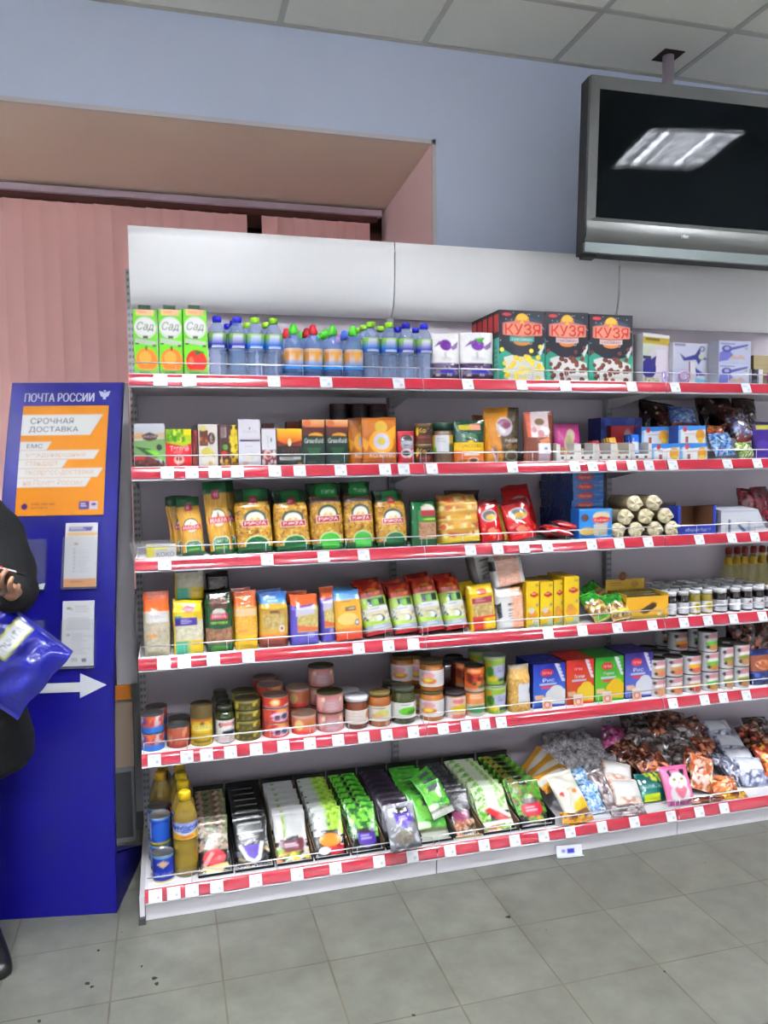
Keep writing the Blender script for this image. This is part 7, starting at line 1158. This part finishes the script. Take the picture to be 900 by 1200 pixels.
heap = [(735, 886, .22, 0, -20), (752, 872, .27, 2, 12), (770, 860, .31, 1, -10), (788, 850, .34, 0, 16), (758, 894, .17, 1, 60), (781, 880, .22, 2, -16), (800, 868, .26, 2, 10), (812, 858, .30, 0, -8), (768, 902, .10, 1, 75), (745, 853, .34, 2, 8), (772, 843, .38, 0, -6), (806, 889, .15, 2, -20), (824, 880, .2, 1, 22)]
for q, (u, v, y, k, rl) in enumerate(heap): L6(bn[k], 'bag in the brown heap, '+['leftmost low', 'left of the magenta-side middle', 'upper left centre', 'upper centre', 'low flat one above the teal bag', 'centre', 'grey-brown right of centre', 'upper right', 'flat orange edge one above the teal bag', 'dark one at the back left', 'topmost at the back', 'grey-brown above the pink bag', 'right beside the white labels'][q], u, v, y, .13, .14, .06, 44, rl, 0, 60+q, wr=.011)
cf = candy((190, 110, 70), [(226, 150, 110), (150, 70, 40), (240, 200, 180), (206, 90, 40)], 40, 67, .08)
L6(cf, 'copper foil sweets bag leaning right of the pink bag', 822, 906, .03, .10, .15, .05, 40, 24, 0, 80, wr=.009); L6(bn[1], 'orange brown foil bag above the copper one', 815, 893, .09, .10, .12, .05, 42, 30, 0, 81, wr=.009)
L6(candy((214, 110, 60), [(240, 150, 90), (170, 70, 30), (244, 220, 200)], 40, 68, .09), 'bright orange foil bag at the rail, left of the lowest white label', 848, 922, -.02, .11, .08, .045, 46, 10, 0, 82, wr=.008)
L6(wg, 'golden wrapper lying on the rail at the right bay', 860, 934, -.075, .12, .035, .02, 60, 2, 0, 83); L6(bn[0], 'dark chocolate coloured flat bag on the rail right of the pink bag', 828, 941, -.075, .16, .035, .02, 66, 2, 0, 84)
wlb = Art(44, 44, (160, 164, 186)); wlb.speck(0, 0, 1, 1, [(190, 196, 220), (110, 116, 150), (220, 224, 236), (90, 96, 130)], 90, .06); wlb.rect(.08, .04, .9, .5, (226, 228, 236)); wlb.rect(.08, .5, .9, .53, (180, 184, 200))
for q, (u, v, y, rl) in enumerate(((843, 858, .27, 4), (857, 876, .19, 8), (868, 893, .11, 6), (880, 913, .03, 8))): L6(wlb, 'clear bluish bag with a white paper label, %s of four' % ['farthest back', 'third from front', 'second from front', 'frontmost'][q], u, v, y, .13, .13, .05, 48, rl, 0, 90+q, wr=.006)
for q, (u, v, y) in enumerate(((828, 866, .28), (838, 884, .20), (848, 902, .12), (858, 916, .05))): L6(candy((90, 92, 110), [(130, 134, 160), (60, 62, 80), (190, 194, 210)], 50, 70+q, .06), 'dark bluish clear bag edge left of the white labels, %s' % ['back', 'upper middle', 'lower middle', 'front'][q], u, v, y, .07, .13, .04, 46, -22, 0, 95+q, wr=.008)
for q, (u, v, y, k) in enumerate(((884, 866, .27, 0), (898, 878, .2, 0), (903, 898, .1, 1), (890, 858, .33, 2))): L6(bn[k] if q != 2 else candy((190, 60, 30), [(226, 90, 40), (244, 190, 60), (130, 40, 24)], 40, 77, .08), 'foil sweets bag at the right picture edge, %s' % ['dark brown left', 'dark brown right', 'bright red orange', 'grey brown at the back'][q], u, v, y, .13, .15, .055, 42, (-10, 12, -6, 4)[q], 0, 100+q, wr=.009)

# ================================================================== price tags in the strips, each named by what stands above it
import collections
rown = ['top', 'second', 'third', 'fourth', 'fifth', 'bottom']
fr = []
bpy.context.view_layer.update()
for o in ALL:
    p = o.matrix_world.translation
    for i in range(6):
        if abs(p.z-SZ[i]) < .06 and p.y < (.12 if i < 5 else .02): fr.append((i, p.x, o['category'], o['label']))
lab = []
for i, x, y, z in TAGPOS:
    c = min((f for f in fr if f[0] == i), key=lambda f: abs(f[1]-x), default=None)
    core = ' '.join(c[3].split(',')[0].split()[:7]) if c else 'goods'
    while core.split()[-1] in ('a', 'the', 'and', 'of', 'with', 'in', 'behind', 'its', 'an', 'from', 'left', 'right', 'at', 'on', 'another', 'between', 'directly', 'dark', 'white', 'small', 'very', 'just', 'to', 'blue', 'plain', 'beside', 'facing', 'leaning', 'standing', 'dark'): core = ' '.join(core.split()[:-1])
    lab.append('white price tag on the %s strip under %s' % (rown[i], core))
cn = collections.Counter(lab); seen = collections.Counter()
for (i, x, y, z), l in zip(TAGPOS, lab):
    n = cn[l]; k = seen[l]; seen[l] += 1
    if n > 1: l = ' '.join(l.split()[:14]).rsplit(' with a', 1)[0] if len(l.split()) > 14 else l
    if n > 1: l += ', '+(['left one', 'right one'] if n == 2 else ['left one', 'middle one', 'right one'] if n == 3 else ['first', 'second', 'third', 'fourth', 'fifth', 'sixth'])[min(k, 5 if n > 3 else n-1)]
    thing('price_tag', l, 'price tag', [('price_tag', M_tag)], x, y-.003, z, lean=22, group='price tags on the %s shelf strip' % rown[i], rest=False)
# ================================================================== person in a dark coat at the left edge, facing the camera
mat('skin', .5, color=(150, 108, 84), bump=.15, bs=90); mat('coat', .85, color=(9, 9, 10), spec=.2, bump=.5, bs=260); mat('trousers', .8, color=(10, 10, 12)); mat('hair', .5, color=(30, 18, 12), bump=.5, bs=120)
mat('nail', .2, coat=.5, color=(150, 16, 36)); mat('shoe', .35, color=(9, 8, 9)); mat('eye', .2, color=(235, 232, 228)); mat('iris', .2, color=(50, 36, 28)); mat('lip', .5, color=(170, 84, 80))
def skin(name, nodes, edges, m, sub=2, root=0):
    me = bpy.data.meshes.new(name); me.from_pydata([n[:3] for n in nodes], edges, []); o = bpy.data.objects.new(name, me); COL.objects.link(o)
    me.materials.append(_m[m]); o.modifiers.new('skin', 'SKIN'); o.modifiers.new('sub', 'SUBSURF').levels = sub; o.modifiers['sub'].render_levels = sub
    if not me.skin_vertices: me.attributes.new('skin_vertices', 'FLOAT', 'POINT') if 0 else None
    o.modifiers['skin'].use_smooth_shade = True
    sv = me.skin_vertices[0].data if me.skin_vertices else None
    if sv is None:
        bpy.context.view_layer.objects.active = o; bpy.ops.mesh.customdata_skin_add(); sv = me.skin_vertices[0].data
    for v, n in zip(sv, nodes): r_ = n[3] if isinstance(n[3], tuple) else (n[3], n[3]); v.radius = r_
    sv[root].use_root = True
    dg = bpy.context.evaluated_depsgraph_get(); dg.update(); m2 = bpy.data.meshes.new_from_object(o.evaluated_get(dg)); bpy.data.objects.remove(o)
    for p in m2.polygons: p.use_smooth = True
    m2.name = name; return m2
PX, PY = -.60, -.13
EL = (.275, -.04, 1.12)                      # left elbow (towards the shelving)
def P(x, y, z, r): return (PX+x, PY+y, z, r)
HX, HY, HZ = XU(14, -.40, 1.13)-PX, -.27, ZV(694, XU(9, -.40, 1.13), -.40)                # left hand
nodes = [P(0, 0, .92, (.15, .11)), P(0, .0, 1.06, (.13, .10)), P(0, .0, 1.22, (.155, .105)), P(0, .01, 1.34, (.15, .09)), P(0, .005, 1.42, (.055, .055)), P(0, -.01, 1.475, (.05, .052)), P(0, -.02, 1.53, (.07, .085)), P(0, -.01, 1.60, (.075, .09)), P(0, 0, 1.655, (.045, .055)),
         P(.15, .01, 1.36, .058), P(.195, .0, 1.32, .05), P(*EL[:2], EL[2], .036), P(.268, -.16, 1.13, .032), P(HX, HY+.02, HZ-.005, .024),
         P(-.15, .01, 1.36, .058), P(-.195, .0, 1.32, .05), P(-.25, -.04, 1.10, .036), P(-.12, -.2, 1.10, .030), P(-.02, -.27, 1.12, .022),
         P(.10, 0, .85, .085), P(.10, -.01, .50, .05), P(.103, .02, .28, .045), P(.105, .03, .09, .034), P(-.09, 0, .85, .085), P(-.10, -.01, .50, .055), P(-.105, .02, .28, .05), P(-.11, .03, .09, .034)]
edges = [(0, 1), (1, 2), (2, 3), (3, 4), (4, 5), (5, 6), (6, 7), (7, 8), (3, 9), (9, 10), (10, 11), (11, 12), (12, 13), (3, 14), (14, 15), (15, 16), (16, 17), (17, 18), (0, 19), (19, 20), (20, 21), (21, 22), (0, 23), (23, 24), (24, 25), (25, 26)]
body = skin('body', nodes, edges, 'skin', 2)
def obj_(nm, me, par, label=None):
    o = bpy.data.objects.new(nm, me); COL.objects.link(o); o.parent = par
    if label: o['label'] = label
    return o
per = bpy.data.objects.new('person', None); COL.objects.link(per); meta(per, 'person in a long dark coat at the left edge, holding a phone', 'person')
# hands: palm and five fingers closing on the phone
def hand(cx, cy, cz, s, tag_):
    def H(x, y, z, r): return (PX+cx+s*x, PY+cy+y, cz+z, r)
    n = [H(0, .03, -.01, (.022, .018)), H(0, 0, 0, (.030, .016)), H(-.002, -.035, .008, (.032, .014))]; e = [(0, 1), (1, 2)]
    m = [skin('palm', n, e, 'skin', 2)]
    fing = [((-.026, -.04, .016), (-.034, -.060, .034), (-.026, -.070, .056), (-.012, -.066, .070), .0085), ((-.010, -.046, .018), (-.014, -.072, .036), (-.006, -.082, .058), (.006, -.076, .072), .0088),
            ((.008, -.046, .012), (.008, -.070, .024), (.012, -.080, .040), (.018, -.074, .052), .0085), ((.024, -.038, .004), (.026, -.060, .010), (.028, -.070, .022), (.030, -.066, .032), .0075)]
    for f in fing:
        r = f[4]; nn = [H(0+f[0][0]*.6, -.01, f[0][2]*.3, r*1.05), H(*f[0], r), H(*f[1], r*.95), H(*f[2], r*.85), H(*f[3], r*.7)]; m.append(skin('finger', nn, [(0, 1), (1, 2), (2, 3), (3, 4)], 'skin', 2))
    m.append(skin('thumb', [H(-.018, .008, 0, .012), H(-.038, -.012, .010, .0115), H(-.050, -.034, .022, .0105), H(-.046, -.056, .030, .0085)], [(0, 1), (1, 2), (2, 3)], 'skin', 2)); return m
def joinm(ms, name):
    import bmesh
    bm = bmesh.new()
    for m in ms: bm.from_mesh(m)
    me = bpy.data.meshes.new(name); bm.to_mesh(me); bm.free(); me.materials.append(ms[0].materials[0])
    for p in me.polygons: p.use_smooth = True
    return me
LH = joinm(hand(HX, HY, HZ, 1, 'l'), 'hand'); RH = joinm(hand(-.01, -.28, 1.12, -1, 'r'), 'hand')

def blob(cx, cy, cz, rx, ry, rz, nu=14, nv=9):
    th = np.linspace(0, 2*math.pi, nu+1)[:-1]; ph = np.linspace(-math.pi/2, math.pi/2, nv)
    return MB().grid([[(cx+rx*math.cos(p)*math.cos(t), cy+ry*math.cos(p)*math.sin(t), cz+rz*math.sin(p)) for t in th] for p in ph], g, closeu=True)
hx, hy, hz = PX, PY-.02, 1.56
face = [blob(hx, hy-.095, hz-.015, .013, .018, .028).mesh('nose', 'skin'), blob(hx+.078, hy+.01, hz-.01, .010, .020, .030).mesh('ear', 'skin'), blob(hx-.078, hy+.01, hz-.01, .010, .020, .030).mesh('ear', 'skin')]
obj_('body', joinm([body, LH, RH]+face, 'body'), per)
for s_ in (-1, 1):
    e_ = obj_('eye', blob(hx+s_*.030, hy-.072, hz+.012, .014, .012, .009).mesh('eye', 'eye'), per); obj_('iris', blob(hx+s_*.030, hy-.081, hz+.010, .006, .005, .006).mesh('iris', 'iris'), e_)
obj_('lips', blob(hx, hy-.082, hz-.058, .022, .010, .007).mesh('lips', 'lip'), per)
hb2 = blob(hx, hy+.022, hz+.030, .088, .098, .092, 26, 16); V_ = hb2.V[0]
V_[:, 1] = np.where((V_[:, 1] < hy-.045) & (V_[:, 2] < hz+.075), hy-.045, V_[:, 1]); m_ = V_[:, 2] < hz-.02; V_[m_, 2] -= (hz-.02-V_[m_, 2])*.9
obj_('hair', hb2.mesh('hair', 'hair'), per, 'shoulder-length brown hair')
# coat: lofted skirt and torso with two sleeves
def loft(rings, m, name, n=40, wr=.006, mb=None):
    mb = mb or MB(); th = np.linspace(0, 2*math.pi, n+1)[:-1]; out = []
    for k, (cx, cy, cz, rx, ry) in enumerate(rings):
        out.append([(cx+rx*abs(math.cos(t))**.85*math.copysign(1, math.cos(t))+wr*math.sin(5*t+k*.6), cy+ry*abs(math.sin(t))**.85*math.copysign(1, math.sin(t))+wr*math.sin(7*t+k), cz) for t in th])
    return mb.grid(out, g, closeu=True)
b = loft([(PX, PY, 1.45, .07, .065), (PX, PY, 1.425, .10, .08), (PX, PY, 1.39, .17, .10), (PX, PY, 1.34, .205, .118), (PX, PY, 1.24, .205, .135), (PX, PY, 1.12, .195, .135), (PX, PY, 1.0, .205, .14), (PX, PY, .9, .235, .155), (PX, PY, .78, .272, .165), (PX, PY, .66, .298, .172), (PX, PY, .60, .292, .172), (PX, PY, .575, .27, .165), (PX, PY, .585, .24, .14)], 'coat', 'coat')
def sleeve(mb, pts, rs):
    pts = np.array(pts); k = np.linspace(0, len(pts)-1, 22); q = np.stack([np.interp(k, range(len(pts)), pts[:, i]) for i in range(3)], 1); r_ = np.interp(k, range(len(rs)), rs)+.004*np.sin(k*7)
    for _ in range(3): q[1:-1] = (q[:-2]+2*q[1:-1]+q[2:])/4
    mb.tube(q, r_, g, 18)
hxw, hyw = PX+HX, PY+HY
sleeve(b, [(PX+.14, PY+.01, 1.35), (PX+.215, PY, 1.29), (PX+.262, PY-.03, 1.17), (PX+.272, PY-.07, 1.105), (PX+.262, PY-.16, 1.115), (hxw, hyw+.055, HZ-.010)], [.085, .078, .068, .066, .058, .045])
sleeve(b, [(PX-.14, PY+.01, 1.35), (PX-.215, PY, 1.29), (PX-.255, PY-.03, 1.15), (PX-.255, PY-.07, 1.09), (PX-.13, PY-.2, 1.095), (PX-.04, PY-.265, 1.11)], [.085, .078, .068, .066, .058, .042])
obj_('coat', b.mesh('coat', 'coat'), per, 'long black knee-length coat')
b = MB()
for s_ in (-1, 1): b.tube([(PX+s_*.10, PY, .84), (PX+s_*.10, PY-.005, .6), (PX+s_*.103, PY+.01, .35), (PX+s_*.105, PY+.03, .10)], [.085, .068, .058, .048], g, 18)
obj_('trousers', b.mesh('trousers', 'trousers'), per)
for s_ in (-1, 1):
    ry = [(.045, .075, .050), (.030, .085, .055), (.0, .088, .058), (-.05, .080, .062), (-.10, .060, .068), (-.15, .048, .068), (-.18, .040, .056), (-.198, .030, .030), (-.203, .02, .004)]
    prof = []
    for dy_, hh_, ww_ in ry:
        cx = PX+s_*(.128-dy_*.32)
        t_ = np.linspace(0, math.pi, 12); prof.append([(cx+ww_*.78*math.cos(t), PY+.05+dy_, hh_*math.sin(t)**.7+.004) for t in t_]+[(cx-ww_*.74, PY+.05+dy_, 0.001), (cx+ww_*.74, PY+.05+dy_, 0.001)])
    t0 = np.array(prof[0]); prof.insert(0, (t0*0+t0.mean(0)).tolist())
    obj_('shoe', MB().grid(prof, g, closeu=True).mesh('shoe', 'shoe'), per)
# fingernail on the raised forefinger
nl = MB(); obj_('fingernail', blob(PX+HX-.010, PY+HY-.0745, HZ+.074, .0055, .004, .006).mesh('fingernail', 'nail'), per, 'dark red nail')
# phone
pa_ = Art(30, 50, (92, 64, 54)); pa_.rect(.1, .1, .9, .9, (74, 48, 42)); pa_.ell(.5, .3, .25, .1, (150, 110, 100))
b = MB(); b.box(-.037, -.005, 0, .037, .005, .145, (236, 236, 240), front=pa_, res=(20, 30)); thing('mobile_phone', 'phone with white edges held in the hand of the person', 'phone', [('mobile_phone', b.mesh('mobile_phone', 'gloss'))], PX+HX+.006, PY+HY-.052, HZ+.030, rz=20, lean=-22, roll=-68, rest=False)
# blue packet under the forearm
pk_ = Art(90, 76, (14, 18, 140)); pk_.poly([(.36, .06), (.55, .06), (.55, .52), (.36, .52)], (206, 214, 60)); pk_.poly([(.38, .06), (.53, .06), (.53, .50), (.38, .50)], (226, 228, 232)); pk_.text('ПОЧТА', .42, .12, .49, .44, (70, 80, 90), rot=1); pk_.poly([(0, .3), (.3, .34), (.3, .5), (0, .48)], (44, 60, 70))
x = XU(5, -.34, .97); z = ZV(768, x, -.34); pm = bagm(.275, .23, .07, pk_, 'pillow', 77, .008, res=(80, 70)).mesh('packet', 'film'); rm = rotm(0, R(8), R(41)); c = rm@np.array([0, 0, .115])
thing('postal_packet', 'shiny dark blue plastic packet with a white label under the arm of the person', 'packet', [('postal_packet', pm)], x-c[0], -.34-c[1], z-c[2], lean=8, roll=41, rest=False)
